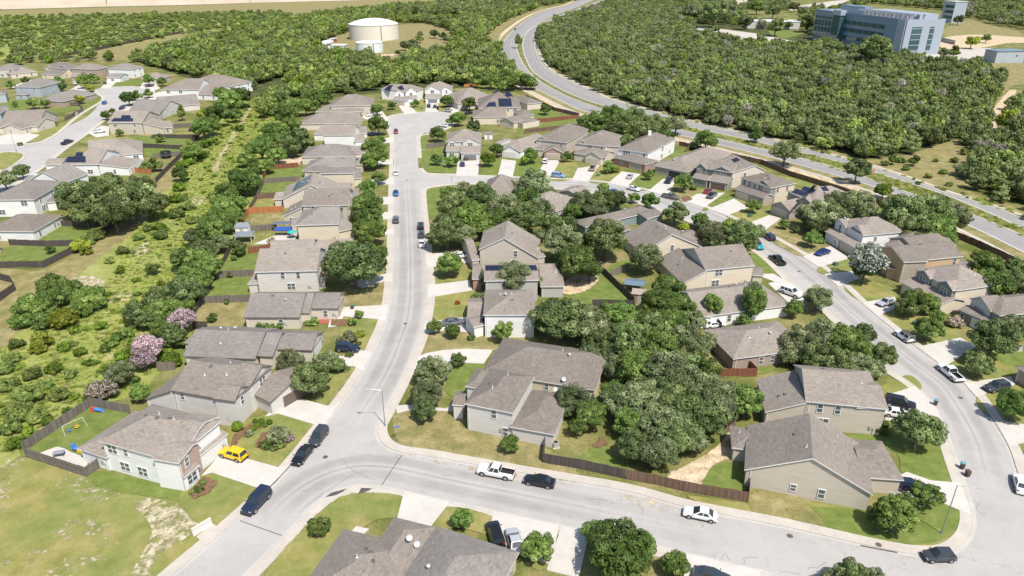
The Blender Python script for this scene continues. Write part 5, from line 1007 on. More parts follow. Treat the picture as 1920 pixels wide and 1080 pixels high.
# other estate
row('oak_', [(150,372,42),(200,360,46),(250,372,46),(286,382,30),(212,398,40),(160,398,30),(128,362,26),(262,350,28)])
row('green', [(110,153,12),(116,161,10),(158,150,15),(278,148,11),(240,183,15),(257,178,10),(278,174,9),(303,152,9),(175,146,10)]); row('yellow', [(168,163,9),(148,185,9)]); row('green', [(60,192,12),(85,192,10),(28,195,6),(197,215,10),(210,208,7),(100,230,6),(224,248,8),(300,258,9)]); row('oak', [(40,320,16),(8,336,22)]); row('green', [(290,307,14),(47,150,8)]); row('green_cone', [(340,209,11)], .9); row('yellow', [(380,214,11)]); row('green', [(408,214,24),(395,222,14)]); row('green', [(272,312,10),(93,467,9),(62,166,7),(20,158,8)]); row('green_bush', [(38,270,5),(60,222,9),(288,256,5)])
row('green', [(430,190,26),(450,180,22),(415,175,16),(440,215,14)])
# belt between the ditch and the west row
row('green', [(533,212,26),(572,198,18),(552,200,18),(490,277,28),(505,262,18),(545,198,18),(600,187,16),(510,245,20)]); row('oak', [(560,260,25),(545,275,20),(575,268,16),(520,262,16)]); row('green', [(465,346,20),(452,352,14),(450,383,17),(478,308,15)]); row('oak', [(458,340,28)]); row('green', [(420,392,26),(440,405,18),(437,380,20)])
row('oak', [(400,428,34),(382,470,28),(365,442,22),(346,482,25),(410,455,20)]); row('green', [(392,500,26),(360,505,22),(375,525,24)]); row('oak', [(340,546,38),(300,562,34),(255,582,28),(322,626,28),(368,548,20),(275,600,20)]); row('oak', [(287,502,14),(446,462,16),(448,470,12)]); row('green', [(398,595,10),(424,565,6),(438,483,6),(430,515,6),(452,340,10)])
row('pink', [(342,599,28)]); row('pink', [(275,650,30),(268,672,24)]); row('palepink_bush', [(190,732,31)]); row('palepink', [(510,452,9)])
row('oak', [(222,697,30)]); row('green', [(262,736,20)]); row('bright_bush', [(320,672,18),(330,680,12),(310,660,12)]); row('green', [(255,718,14),(300,600,16)])
# bushes of the weedy ditch
BUSH = [(97,536,30),(110,556,28),(63,577,38),(167,560,33),(80,600,24),(135,540,22),(40,600,22),(150,580,22),(210,640,14),(222,630,12),(240,625,13),(195,655,10)]
row('green_bush', BUSH, 1.15); row('yellow_bush', [(117,597,28),(78,637,22),(150,460,18),(70,650,18),(160,470,12)], 1.1); row('scrub_bush', [(30,645,14),(50,740,28),(35,772,26),(205,488,10),(165,450,14),(300,440,14),(330,400,16),(350,385,14),(362,412,12),(20,670,16),(230,470,12),(280,425,14),(260,445,10),(85,720,16),(60,700,18),(15,720,20),(20,800,22),(70,780,20),(110,740,18),(130,700,14),(10,690,18),(345,372,10),(180,440,16)], 1.0)
row('bright_bush', [(300,425,11),(335,350,14),(330,372,14),(355,300,14),(378,290,13),(385,268,14),(400,262,10),(448,240,10),(340,310,12)], 1.0)
row('green', [(337,325,16),(310,372,10),(360,282,22),(380,240,22),(398,236,18),(412,200,16)])
row('bright_bush', [(240,660,16),(225,668,12),(150,660,12),(165,680,10),(120,650,14),(200,690,12),(190,610,12),(250,640,12),(140,620,10),(100,690,16),(30,830,18),(55,810,14),(90,790,12)], 1.0)

# ---- the woods: the nearest trees stand as objects of their own, the far mass is one object per wood
def inpoly(x, y, P):
    c = False; j = len(P)-1
    for i in range(len(P)):
        if (P[i][1] > y) != (P[j][1] > y) and x < (P[j][0]-P[i][0])*(y-P[i][1])/(P[j][1]-P[i][1]) + P[i][0]: c = not c
        j = i
    return c
def scatter(px, spacing, jit=.5, seed=1, holes=()):
    P = W(px); Hs = [W(h_) for h_ in holes]; rr = random.Random(seed); xs = [p.x for p in P]; ys = [p.y for p in P]; out = []
    y = min(ys); k = 0
    while y < max(ys):
        x = min(xs) + (spacing/2 if k % 2 else 0)
        while x < max(xs):
            q = (x + rr.uniform(-jit, jit)*spacing, y + rr.uniform(-jit, jit)*spacing)
            if inpoly(*q, P) and not any(inpoly(*q, h_) for h_ in Hs): out.append(q)
            x += spacing
        y += spacing*.87; k += 1
    return out
def mass(name, pts, meshes, rad, label, seed, kz=(.8, 1.2), weights=None):
    """one object: points carrying instances of a few crown meshes"""
    rr = random.Random(seed); me = bpy.data.meshes.new(name); me.from_pydata([(x, y, 0) for x, y in pts], [], [])
    n = len(pts)
    for nm, dt in (('sz', 'FLOAT_VECTOR'), ('rt', 'FLOAT_VECTOR'), ('ix', 'INT')): me.attributes.new(nm, dt, 'POINT')
    S = []; Rt = []; I = []
    for _ in range(n):
        r = rr.uniform(*rad); S += [r*rr.uniform(.9, 1.1), r, r*rr.uniform(*kz)]; Rt += [rr.uniform(-.1, .1), rr.uniform(-.1, .1), rr.uniform(0, 6.28)]; I.append(rr.choices(range(len(meshes)), weights)[0])
    me.attributes['sz'].data.foreach_set('vector', S); me.attributes['rt'].data.foreach_set('vector', Rt); me.attributes['ix'].data.foreach_set('value', I)
    o = link(name, me); tag(o, label, 'woodland' if 'wood' in name else 'vegetation', kind='stuff')
    nt = bpy.data.node_groups.new(name, 'GeometryNodeTree'); nt.interface.new_socket('Geometry', in_out='INPUT', socket_type='NodeSocketGeometry'); nt.interface.new_socket('Geometry', in_out='OUTPUT', socket_type='NodeSocketGeometry')
    gi, go = nt.nodes.new('NodeGroupInput'), nt.nodes.new('NodeGroupOutput'); j = nt.nodes.new('GeometryNodeGeometryToInstance'); iop = nt.nodes.new('GeometryNodeInstanceOnPoints')
    for m in reversed(meshes):                          # the socket lists its links last first
        oi = nt.nodes.new('GeometryNodeObjectInfo'); oi.inputs['Object'].default_value = m; nt.links.new(oi.outputs['Geometry'], j.inputs[0])
    nt.links.new(gi.outputs[0], iop.inputs['Points']); nt.links.new(j.outputs[0], iop.inputs['Instance']); iop.inputs['Pick Instance'].default_value = True
    for nm, sock, dt in (('sz', 'Scale', 'FLOAT_VECTOR'), ('rt', 'Rotation', 'FLOAT_VECTOR'), ('ix', 'Instance Index', 'INT')):
        a = nt.nodes.new('GeometryNodeInputNamedAttribute'); a.data_type = dt; a.inputs['Name'].default_value = nm; nt.links.new(a.outputs['Attribute'], iop.inputs[sock])
    nt.links.new(iop.outputs[0], go.inputs[0]); md = o.modifiers.new('scatter', 'NODES'); md.node_group = nt; return o
def source(me):                                         # mesh carrier, never linked to the scene itself
    return bpy.data.objects.new('crown', me)
WOODS = {}
def wood_set(mat, n=4, bare=True, seed=50, nq=1100, leaf=.115, zc=.8):
    out = []
    for i in range(n):
        me, C = crown_mesh('crown', seed+i, 34, nq, leaf, LEAF[mat], .8, spread=.78, lobe=(.16, .32), tone_sp=.3, zc=zc); out.append((me, trunk_mesh('trunk', C, zc, .8, .05, i)))
    if bare: me, C = crown_mesh('crown', seed+90, 22, nq//2, leaf*.75, LEAF['bare'], .8, spread=.7, lobe=(.2, .34), zc=zc, aspect=1.8); out.append((me, trunk_mesh('trunk', C, zc, .8, .05, 9)))
    return out
WS = wood_set('wood'); WG = wood_set('scrub', 3, False, 70); WY = wood_set('yellow', 1, False, 85); WB = wood_set('bright', 1, False, 95)
def wood(name, px, spacing, rad, sets, weights, label, ind, ilabel, seed, holes=(), kz=(.75, 1.5)):
    pts = scatter(px, spacing, .75, seed, holes); pts.sort(key=lambda p: p[0]**2 + p[1]**2); rr = random.Random(seed)
    for i, (x, y) in enumerate(pts[:ind]):
        me, tr = rr.choices(sets, weights)[0]; r = rr.uniform(*rad); o = empty('wild_tree', (x, y, 0), rr.uniform(0, 6.28)); z = r*rr.uniform(*kz)
        link('trunk', tr, o, scale=(r, r, z)); link('crown', me, o, scale=(r*rr.uniform(.9, 1.1), r, z)); tag(o, ilabel, 'tree', ilabel)
    if len(pts) > ind: mass(name, pts[ind:], [source(m[0]) for m in sets], rad, label, seed, kz, weights)
    return len(pts)
sets_r = WS + WG[:1] + WY + WB; w_r = [4, 4, 4, 4, 1.6, 3.0, .1, .5]
TRK = [(1846, 262), (1848, 215), (1866, 186), (1900, 145), (1935, 145), (1900, 195), (1890, 218), (1882, 262)]
CLR = [(1296, 44), (1350, 48), (1440, 56), (1500, 54), (1512, 64), (1540, 84), (1510, 92), (1380, 84), (1300, 66)]
n1 = wood('east_wood', [(1008, 84), (1012, 64), (1035, 46), (1062, 36), (1110, 18), (1165, -2), (1300, -2), (1330, 44), (1440, 84), (1545, 84), (1620, 108), (1700, 112), (1790, 112), (1880, 150), (1862, 215), (1858, 240), (1790, 262), (1700, 292), (1610, 300), (1500, 270), (1420, 254), (1340, 236), (1250, 212), (1170, 190), (1130, 176), (1060, 142), (1026, 118)], 4.7, (2.4, 4.5), sets_r, w_r, 'dense green brush wood filling the land between the boulevard and the blue building', 230, 'shaggy wild oak on the near fringe of the wood along the boulevard', 3, [CLR, TRK, [(1690, 116), (1790, 108), (1850, 112), (1830, 124), (1720, 124)]])
wood('south_wood', [(1800, 272), (1870, 236), (1890, 205), (1960, 180), (2050, 260), (2050, 440), (1930, 398), (1850, 372), (1795, 352), (1815, 320), (1830, 298)], 5.2, (3.0, 4.8), sets_r, w_r, 'dark scrub wood beside the boulevard at the right edge', 60, 'dark wild tree of the scrub beside the boulevard at the right edge', 5, [TRK])
wood('north_wood', [(1165, -4), (1300, -4), (1450, -10), (1600, -12), (1790, -14), (2100, -14), (2100, 52), (1930, 58), (1880, 50), (1800, 30), (1765, 20), (1640, 8), (1525, 24), (1530, 70), (1440, 58), (1340, 50), (1300, 40), (1290, 20)], 9.5, (3.4, 5.6), sets_r, w_r, 'far wood with small clearings behind the blue building', 0, '', 7, [CLR, [(1395, 20), (1500, 20), (1500, 52), (1395, 48)], [(1375, -4), (1402, -4), (1402, 14), (1375, 14)], [(1480, 0), (1600, -4), (1600, 14), (1480, 22)]])
sets_l = WG + WS[:2] + WB; w_l = [4, 4, 4, 2.4, 2.4, 1.0]
TANK = [(596, 82), (640, 66), (740, 44), (800, 44), (850, 60), (850, 92), (935, 84), (940, 90), (870, 97), (770, 106), (756, 122), (730, 126), (700, 112), (600, 106)]
wood('ditch_wood', [(300, 128), (250, 116), (340, 88), (420, 72), (520, 50), (640, 26), (700, 20), (870, 8), (900, 10), (1000, 8), (1010, 16), (960, 34), (925, 55), (905, 78), (935, 88), (938, 112), (955, 135), (985, 160), (1000, 172), (935, 158), (890, 163), (860, 160), (800, 160), (715, 166), (680, 176), (640, 178), (590, 186), (548, 188), (520, 205), (505, 235), (490, 225), (500, 195), (535, 160), (560, 145), (540, 140), (500, 160), (470, 170), (420, 168), (395, 154), (350, 140)], 6.2, (3.2, 5.2), sets_l, w_l, 'bright green wood around the water tanks and along the creek', 60, 'leafy wild tree at the near edge of the creek wood', 9, [TANK, [(700, 30), (900, 26), (900, 36), (820, 38), (700, 36)]])
wood('field_scrub', [(-260, 60), (-50, 40), (0, 34), (300, 28), (520, 24), (640, 34), (500, 48), (345, 66), (200, 90), (130, 104), (60, 104), (0, 110), (-200, 120)], 10.5, (2.4, 4.6), sets_l, [4, 4, 4, 2, 2, 1.5], 'patchy green scrub on the field below the concrete embankment', 0, '', 12, (), (.6, .95))
wood('hedge_wood', [(720, 22), (780, 15), (900, 10), (1000, 6), (1110, -4), (1010, 14), (930, 30), (850, 30), (760, 30)], 8, (4, 6), WS[:4], [1, 1, 1, 1], 'dark hedge of trees beyond the big water tank', 0, '', 14)
wood('backyard_scrub', [(0, 120), (60, 104), (130, 106), (200, 110), (300, 120), (360, 140), (330, 136), (250, 118), (120, 116), (0, 128)], 9, (2.5, 4), sets_l, w_l, 'green scrub line behind the back row of the other estate', 0, '', 15)
wood('east_back', [(1795, 30), (1930, 50), (2100, 60), (2100, 20), (1800, 20)], 9, (4, 6), WS[:4], [1, 1, 1, 1], 'wood closing the view behind the right hand field', 0, '', 16) if False else None
# grass and weeds
def tuft_mesh(seed, nb, h_, spread, mat):
    r = np.random.default_rng(seed); V = []; F_ = []; T_ = []
    for i in range(nb):
        a = r.uniform(0, 6.28); p = np.array([math.cos(a), math.sin(a), 0])*r.uniform(0, spread); b = r.uniform(0, 6.28); d = np.array([math.cos(b), math.sin(b), 0]); wv = np.array([-d[1], d[0], 0])*r.uniform(.03, .07); hh = h_*r.uniform(.5, 1.2); k = len(V)
        V += [p-wv, p+wv, p + d*hh*.35 + wv*.7 + [0, 0, hh*.7], p + d*hh*.8 + [0, 0, hh]]; F_.append((k, k+1, k+2, k+3)); T_.append(np.clip(r.normal(.5, .2), 0, 1))
    me = bpy.data.meshes.new('tuft'); me.from_pydata([tuple(v) for v in V], [], F_); at = me.attributes.new('tone', 'FLOAT', 'FACE'); at.data.foreach_set('value', T_); me.materials.append(mat); return me
tufts = [source(tuft_mesh(i, 60, .8, .7, LEAF[m_])) for i, m_ in enumerate(['grass', 'grass', 'straw', 'bright'])]
DITCH = [(0, 650), (60, 650), (210, 520), (250, 440), (320, 360), (365, 300), (410, 240), (440, 200), (480, 180), (545, 152), (555, 185), (515, 232), (495, 285), (480, 340), (460, 385), (425, 430), (410, 480), (390, 520), (360, 590), (330, 660), (240, 730), (165, 765), (40, 845), (-40, 870), (-40, 660)]
CREEK = [(398, 320), (412, 290), (425, 270), (440, 245), (455, 222), (468, 200), (471, 202), (459, 226), (444, 250), (430, 273), (417, 295), (406, 322)]
mass('tall_grass', scatter(DITCH, 1.3, .5, 21, [CREEK]), tufts, (.45, 1.0), 'tall weedy grass covering the drainage ditch', 22, (.22, .5), [5, 5, 1.2, .5])
mass('low_weeds', scatter(DITCH, 6.0, .5, 23, [CREEK]), [source(WB[0][0]), source(WY[0][0]), source(WB[0][0]), source(WG[1][0])], (.5, 1.3), 'low weed clumps scattered through the drainage ditch', 24, (.4, .7), [3, .8, 2.5, 3])
mass('verge_weeds', scatter([(1090, 205), (1210, 218), (1310, 243), (1447, 274), (1590, 308), (1707, 344), (1855, 400), (1990, 460), (1990, 478), (1818, 400), (1693, 358), (1500, 296), (1280, 244), (1180, 228)], 2.2, .5, 25), tufts, (.5, 1.3), 'dry tufts growing on the boulevard median', 26, (.4, .8), [4, 3, .5, .5])
mass('fringe_weeds', scatter([(1165, 192), (1250, 214), (1340, 238), (1420, 256), (1500, 272), (1600, 302), (1700, 332), (1770, 352), (1850, 376), (1990, 430), (1990, 440), (1830, 378), (1697, 333), (1597, 302), (1453, 264), (1310, 232), (1220, 208)], 2.6, .5, 27), tufts + [source(WS[0][0])], (.6, 1.6), 'weeds along the far verge of the boulevard', 28, (.5, .9), [3, 3, 2, 1, 1])

# ---- labels that single each tree out by its neighbour house
KIND = {'oak': 'dark green oak', 'grey': 'grey green oak', 'green': 'leafy green tree', 'bright': 'bright green', 'yellow': 'yellow green', 'sage': 'silvery green', 'scrub': 'olive green', 'pink': 'pink blossoming', 'palepink': 'pale pink blossoming', 'whitebloom': 'white blossoming', 'redleaf': 'dark red', 'bare': 'bare'}
def label_trees():
    rows_ = {}
    for (o, kind, r, cx, cy, lb, cat, grp) in TREES:
        k, form = (kind.split('_') + [''])[:2]
        noun = {'bush': 'shrub', 'ball': 'clipped round shrub'}.get(form, 'tree'); ad = KIND[k]
        if noun != 'tree': ad = ad.replace(' oak', '').replace(' tree', '').replace('leafy ', '')
        elif not ad.endswith(('oak', 'tree')): ad += ' tree'
        what = ad if noun == 'tree' else ad + ' ' + noun
        if form == 'spread': what = 'wide spreading ' + what
        size = 'large' if r > 4.6 else ('small' if r < 2.2 else 'medium')
        p = Vector((o.location.x, o.location.y, 0)); sh, org, _ = min(HOUSES, key=lambda q: (q[1]-p).length)
        hx, hy = PX(org); dx, dy = cx-hx, cy-hy
        rel = ('left of' if dx < 0 else 'right of') if abs(dx) > abs(dy)*1.3 else ('behind' if dy < 0 else 'in front of')
        dd = (org-p).length
        if dd > 45: rel = 'far ' + rel if rel in ('left of', 'right of') else 'well ' + rel
        rows_.setdefault((size + ' ' + what, rel, sh), []).append((cx, cy, o, noun))
    ordn = ['leftmost', 'second from left', 'third from left', 'fourth from left', 'fifth from left', 'sixth from left', 'seventh from left', 'eighth from left', 'ninth from left', 'tenth from left', 'eleventh from left', 'twelfth from left', 'thirteenth from left', 'fourteenth from left'] + [w_ + ' from left' for w_ in 'fifteenth sixteenth seventeenth eighteenth nineteenth twentieth twenty-first twenty-second twenty-third twenty-fourth twenty-fifth twenty-sixth twenty-seventh twenty-eighth twenty-ninth thirtieth thirty-first thirty-second thirty-third thirty-fourth thirty-fifth'.split()]
    for (w_, rel, sh), L in rows_.items():
        L.sort(key=lambda q: q[0])
        for i, (cx, cy, o, noun) in enumerate(L):
            t = f'{w_} {rel} {sh}'
            if len(L) > 1: t = (f'{ordn[i]} ' if i < len(L)-1 or i == 0 else 'rightmost ') + t
            ws = t.split()
            if len(ws) > 16: t = ' '.join(ws[:16])
            tag(o, t, 'tree' if noun == 'tree' else 'shrub')
    return rows_

row('oak', [(1340, 24, 25), (1300, 20, 18), (1397, 40, 14), (1455, 48, 18), (1523, 36, 22), (1290, 40, 12), (1342, 54, 8), (1430, 44, 9), (1480, 46, 8), (1365, 10, 16), (1420, 12, 14), (1450, 20, 14), (1490, 12, 10), (1400, 78, 8), (1425, 66, 7), (1450, 80, 8), (1440, 88, 9), (1355, 70, 10)])
row('oak', [(772, 84, 15), (760, 84, 10), (788, 63, 6), (786, 72, 8), (815, 62, 9), (830, 66, 8), (838, 72, 8)]); row('green', [(668, 104, 9), (655, 108, 7), (745, 98, 6), (800, 108, 10)])

row('green', [(425,360,22),(415,380,20),(445,330,18),(470,325,16),(405,410,24),(430,420,18),(385,445,22),(372,485,24),(350,520,26),(330,545,26),(318,580,26),(290,585,24),(300,615,22),(345,575,20),(500,310,16),(520,290,18),(545,235,20),(525,245,18),(590,200,14),(610,178,16),(580,182,16),(455,300,14),(480,340,14),(310,640,18),(340,640,14)])
row('oak', [(1135, 640, 34), (1110, 665, 26), (1150, 665, 28), (1225, 690, 40), (1290, 690, 40), (1350, 765, 38), (1200, 640, 34), (1255, 655, 40), (1185, 790, 34), (1290, 740, 44), (1240, 740, 44), (1170, 620, 30)])
row('oak', [(1212, 482, 34), (1110, 455, 26), (965, 425, 24), (870, 440, 26), (1300, 600, 26), (1330, 640, 20), (1420, 435, 18), (1320, 420, 16)])

row('scrub_bush', [(1700,315,8),(1740,330,7),(1690,300,9),(1770,322,8),(1722,343,6),(1660,306,8),(1790,300,8),(1755,300,6),(1810,285,9),(1780,345,7)]); row('oak', [(1715,300,11),(1675,298,10),(1800,318,12)])

# ------------------------------------------------------------------ fences
def fence(px, kind, label, h_=1.85, posts=False, world_pts=None):
    P = world_pts or W(px); c = P[len(P)//2]; root = empty('wooden_fence', (c.x, c.y, 0)); tag(root, label, 'fence', 'timber fences')
    m = MB(); rl = MB(); rr = random.Random(len(label)); run = 0
    for a, b in zip(P[:-1], P[1:]):
        d = b-a; L = d.length; d.normalize(); n = Vector((-d.y, d.x)); k = max(1, int(L/1.2))
        for i in range(k):
            p, q = a + d*(L*i/k), a + d*(L*(i+1)/k); z = h_ + rr.uniform(-.05, .05)
            for s_ in (-.02, .02):
                pts = [(p+n*s_), (q+n*s_)]
                if s_ > 0: pts = pts[::-1]
                u0, u1 = run + L*i/k, run + L*(i+1)/k
                if s_ > 0: u0, u1 = u1, u0
                m.poly([(pts[0].x-c.x, pts[0].y-c.y, 0.02), (pts[1].x-c.x, pts[1].y-c.y, 0.02), (pts[1].x-c.x, pts[1].y-c.y, z), (pts[0].x-c.x, pts[0].y-c.y, z)], [(u0, 0), (u1, 0), (u1, z), (u0, z)])
            m.poly([(v.x-c.x, v.y-c.y, z) for v in (p-n*.02, q-n*.02, q+n*.02, p+n*.02)], [(run, 0), (run+1, 0), (run+1, .04), (run, .04)])
        run += L
        mid = (a+b)/2 - c
        for z in (.4, 1.5): rl.box((mid.x + n.x*.06, mid.y + n.y*.06, z), (L, .07, .09), math.atan2(d.y, d.x))
    m.build('board_panel', FENCE[kind], root); rl.build('rail', FENCE[kind], root)
    if posts:
        pm = MB(); pm.box((0, 0, .95), (.11, .11, 1.95)); pme = pm.mesh('post', FENCE[kind]); cnt = 0
        for a, b in zip(P[:-1], P[1:]):
            L = (b-a).length; d = (b-a).normalized(); n = Vector((-d.y, d.x)); k = int(L/2.6)
            for i in range(k+1):
                if cnt < 90: q = a + d*min(L, i*2.6) + n*.09 - c; link('post', pme, root, (q.x, q.y, 0), math.atan2(d.y, d.x)); cnt += 1
    return root
fence([(186, 878), (163, 894), (50, 857), (47, 846), (172, 762), (245, 776)], 'grey', 'weathered grey fence around the yard with the swing set', posts=True)
fence([(1022, 832), (1017, 868), (1095, 881), (1172, 898)], 'dark', 'dark stained fence starting beside the corner house along the near pavement', posts=True)
fence([(1173, 898.5), (1230, 909), (1280, 921)], 'brown', 'reddish brown fence section between the dark and the tan ones')
fence([(1280.5, 921), (1340, 931), (1402, 942), (1405, 900)], 'brown', 'tan brown fence ending at the wide gabled corner house', posts=True)
fence([(1322, 708), (1418, 706), (1402, 690)], 'red', 'dark red fence with rails beside the mauve brown house', posts=True)
fence([(1360, 812), (1378, 800)], 'brown', 'short brown fence piece under the oaks by the sandy yard')
fence([(-10, 503), (83, 502), (150, 468), (203, 433), (232, 411)], 'dark', 'long dark fence curving behind the white houses at the left edge', posts=True)
fence([(18, 460), (80, 463), (140, 462)], 'dark', 'dark fence dividing two lawns behind the long white house')
fence([(108, 424), (178, 428)], 'dark', 'dark fence below the oak belt at the upper lawn')
fence([(-10, 572), (30, 544), (22, 530), (-10, 522)], 'dark', 'dark fence corner cut by the left edge')
fence([(293, 343), (320, 315), (347, 288), (395, 230)], 'dark', 'long dark double fence along the top of the ditch bank', posts=True)
fence([(268, 277), (344, 281)], 'dark', 'dark fence north of the trampoline lawn'); fence([(288, 297), (340, 292)], 'grey', 'grey fence south of the trampoline lawn')
fence([(288, 260), (368, 260)], 'dark', 'dark fence below the black hot tub'); fence([(322, 240), (375, 238)], 'grey', 'grey fence above the black hot tub')
fence([(122, 227), (157, 209), (148, 199), (125, 198)], 'grey', 'grey fence around the brown corner house garden')
fence([(247, 322), (285, 326)], 'orange', 'orange fence by the patio behind the oak belt'); fence([(368, 138), (400, 142)], 'orange', 'orange fence at the far corner of the other estate')
fence([(493, 338), (507, 318), (560, 314)], 'red', 'red orange fence at the far side of the green yard'); fence([(494, 344), (562, 340)], 'grey', 'grey fence at the near side of the green yard')
fence([(482, 374), (495, 345)], 'grey', 'grey side fence along the belt of trees'); fence([(482, 374), (518, 371)], 'brown', 'brown fence beside the solar array house')
fence([(468, 396), (482, 375)], 'brown', 'brown side fence above the orange one'); fence([(452, 426), (467, 400), (532, 397)], 'orange', 'bright orange cedar fence around the straw coloured yard')
fence([(470, 434), (520, 431)], 'grey', 'grey fence behind the blue awning yard'); fence([(466, 476), (520, 468)], 'red', 'red brown fence above the lawn with two saplings')
fence([(404, 522), (476, 518)], 'grey', 'grey fence across the lawn with the young tree'); fence([(380, 569), (478, 566)], 'grey', 'grey fence above the dry back yard')
fence([(362, 594), (381, 567), (404, 521), (422, 492), (442, 452)], 'dark', 'dark side fence between the ditch trees and the back yards', posts=True)
fence([(296, 696), (330, 693)], 'grey', 'grey fence behind the pink blossoming tree'); fence([(362, 617), (390, 617)], 'dark', 'dark fence at the end of the dry back yard')
fence([(1273, 273), (1330, 286), (1380, 298), (1427, 308), (1488, 333), (1573, 359), (1667, 393), (1740, 425), (1833, 463), (1897, 493), (1960, 522)], 'brown', 'long brown fence between the back gardens and the boulevard', posts=True)
fence([(1285, 286), (1302, 277)], 'brown', 'brown side fence beside the olive grey house'); pass
fence([(987, 232), (1030, 228), (1086, 222)], 'red', 'red brown fence across the lawn at the top of the inner street'); fence([(983, 250), (1040, 244), (1105, 237)], 'brown', 'brown and grey fence behind the brick garage house')
fence([(986, 184), (1040, 208), (1086, 219)], 'brown', 'brown fence curving along the boulevard by the solar house'); fence([(870, 164), (900, 160), (920, 157)], 'orange', 'orange fence at the head of the cul-de-sac')
fence([(800, 279), (835, 274)], 'grey', 'grey fence beside the green side lawn'); fence([(845, 184), (860, 190)], 'orange', 'orange fence beside the white gabled house'); fence([(780, 180), (797, 182)], 'dark', 'dark fence between the two cul-de-sac head houses')
fence([(1118, 502), (1150, 533), (1188, 570)], 'dark', 'black fence running down to the small shed'); fence([(1110, 575), (1190, 577)], 'dark', 'black fence below the sandy dog yard'); fence([(1145, 518), (1178, 508)], 'grey', 'grey fence above the small shed')
fence([(1078, 420), (1068, 408)], 'brown', 'brown gate fence beside the teal walled house'); fence([(1335, 598), (1345, 612), (1352, 620)], 'brown', 'brown gate fence beside the low house under the trees'); fence([(1150, 262), (1190, 268)], 'brown', 'brown fence behind the tan pickup house')
fence([(1385, 898), (1400, 930)], 'dark', 'dark fence by the patio of the wide gabled corner house') if False else None
# long black security fence across the scrub
fence([(125, 105), (180, 95), (240, 82), (300, 70), (345, 62)], 'dark', 'long black fence crossing the scrub field', 2.4)

# ------------------------------------------------------------------ vehicles
M_tyre = plain('tyre_rubber', (.018, .018, .019), .85, var=0); M_rim = plain('alloy_rim', (.42, .42, .43), .35, .7, var=0)
M_cg = plain('car_glass', (.02, .028, .034), .05, spec=.9, var=0); M_lamp = plain('headlight_lens', (.62, .63, .65), .15, spec=.8, var=0); M_tail = plain('tail_light_lens', (.32, .015, .012), .2, var=0); M_blk = plain('black_plastic', (.022, .022, .024), .6, var=0)
def paint(name, c):
    k = 'paint_'+name
    if k in MATS: return MATS[k]
    m, nt, bs = newmat(k); bs.inputs['Base Color'].default_value = (*c, 1); bs.inputs['Roughness'].default_value = .28; bs.inputs['Coat Weight'].default_value = .6; bs.inputs['Coat Roughness'].default_value = .06; bs.inputs['Metallic'].default_value = .15; MATS[k] = m; return m
PAINT = {'white': (.72, .72, .71), 'black': (.012, .012, .014), 'grey': (.12, .13, .145), 'silver': (.42, .43, .45), 'navy': (.018, .026, .055), 'blue': (.015, .11, .36), 'darkblue': (.016, .03, .15), 'red': (.28, .012, .018), 'yellow': (.8, .5, .012), 'teal': (.03, .32, .42), 'tan': (.36, .28, .2), 'green': (.15, .15, .12), 'lightblue': (.22, .36, .5), 'charcoal': (.045, .05, .058)}
# side profiles: x from rear (0) to front (1), lower body top line; cabin: base rear, roof rear, roof front, base front
SPEC = {'sedan': dict(L=4.75, Wd=1.82, zb=.92, prof=[(0, .62), (.02, .93), (.16, 1.0), (.3, .98), (.66, .95), (.8, .9), (.96, .74), (1, .55)], cab=[(.13, .98), (.27, 1.42), (.52, 1.45), (.71, .96)]),
        'suv': dict(L=4.7, Wd=1.9, prof=[(0, .6), (.015, 1.0), (.1, 1.08), (.3, 1.08), (.7, 1.04), (.82, 1.0), (.965, .86), (1, .6)], cab=[(.015, 1.06), (.08, 1.66), (.56, 1.72), (.73, 1.05)]),
        'bigsuv': dict(L=5.1, Wd=2.0, prof=[(0, .65), (.012, 1.1), (.1, 1.15), (.3, 1.15), (.7, 1.13), (.82, 1.08), (.97, .98), (1, .65)], cab=[(.012, 1.14), (.05, 1.82), (.58, 1.86), (.72, 1.13)]),
        'hatch': dict(L=4.0, Wd=1.74, prof=[(0, .58), (.02, .95), (.1, 1.02), (.3, 1.0), (.68, .98), (.82, .92), (.965, .76), (1, .56)], cab=[(.02, 1.0), (.12, 1.46), (.55, 1.52), (.76, .97)]),
        'pickup': dict(L=5.8, Wd=2.0, prof=[(0, .62), (.005, 1.1), (.1, 1.12), (.36, 1.12), (.72, 1.12), (.82, 1.1), (.975, .98), (1, .62)], cab=[(.37, 1.12), (.395, 1.84), (.6, 1.87), (.72, 1.12)]),
        'jeep': dict(L=4.4, Wd=1.88, prof=[(0, .7), (.01, 1.12), (.1, 1.13), (.3, 1.13), (.7, 1.13), (.76, 1.12), (.97, 1.06), (1, .7)], cab=[(.012, 1.12), (.03, 1.78), (.6, 1.82), (.66, 1.13)])}
CAR = {}
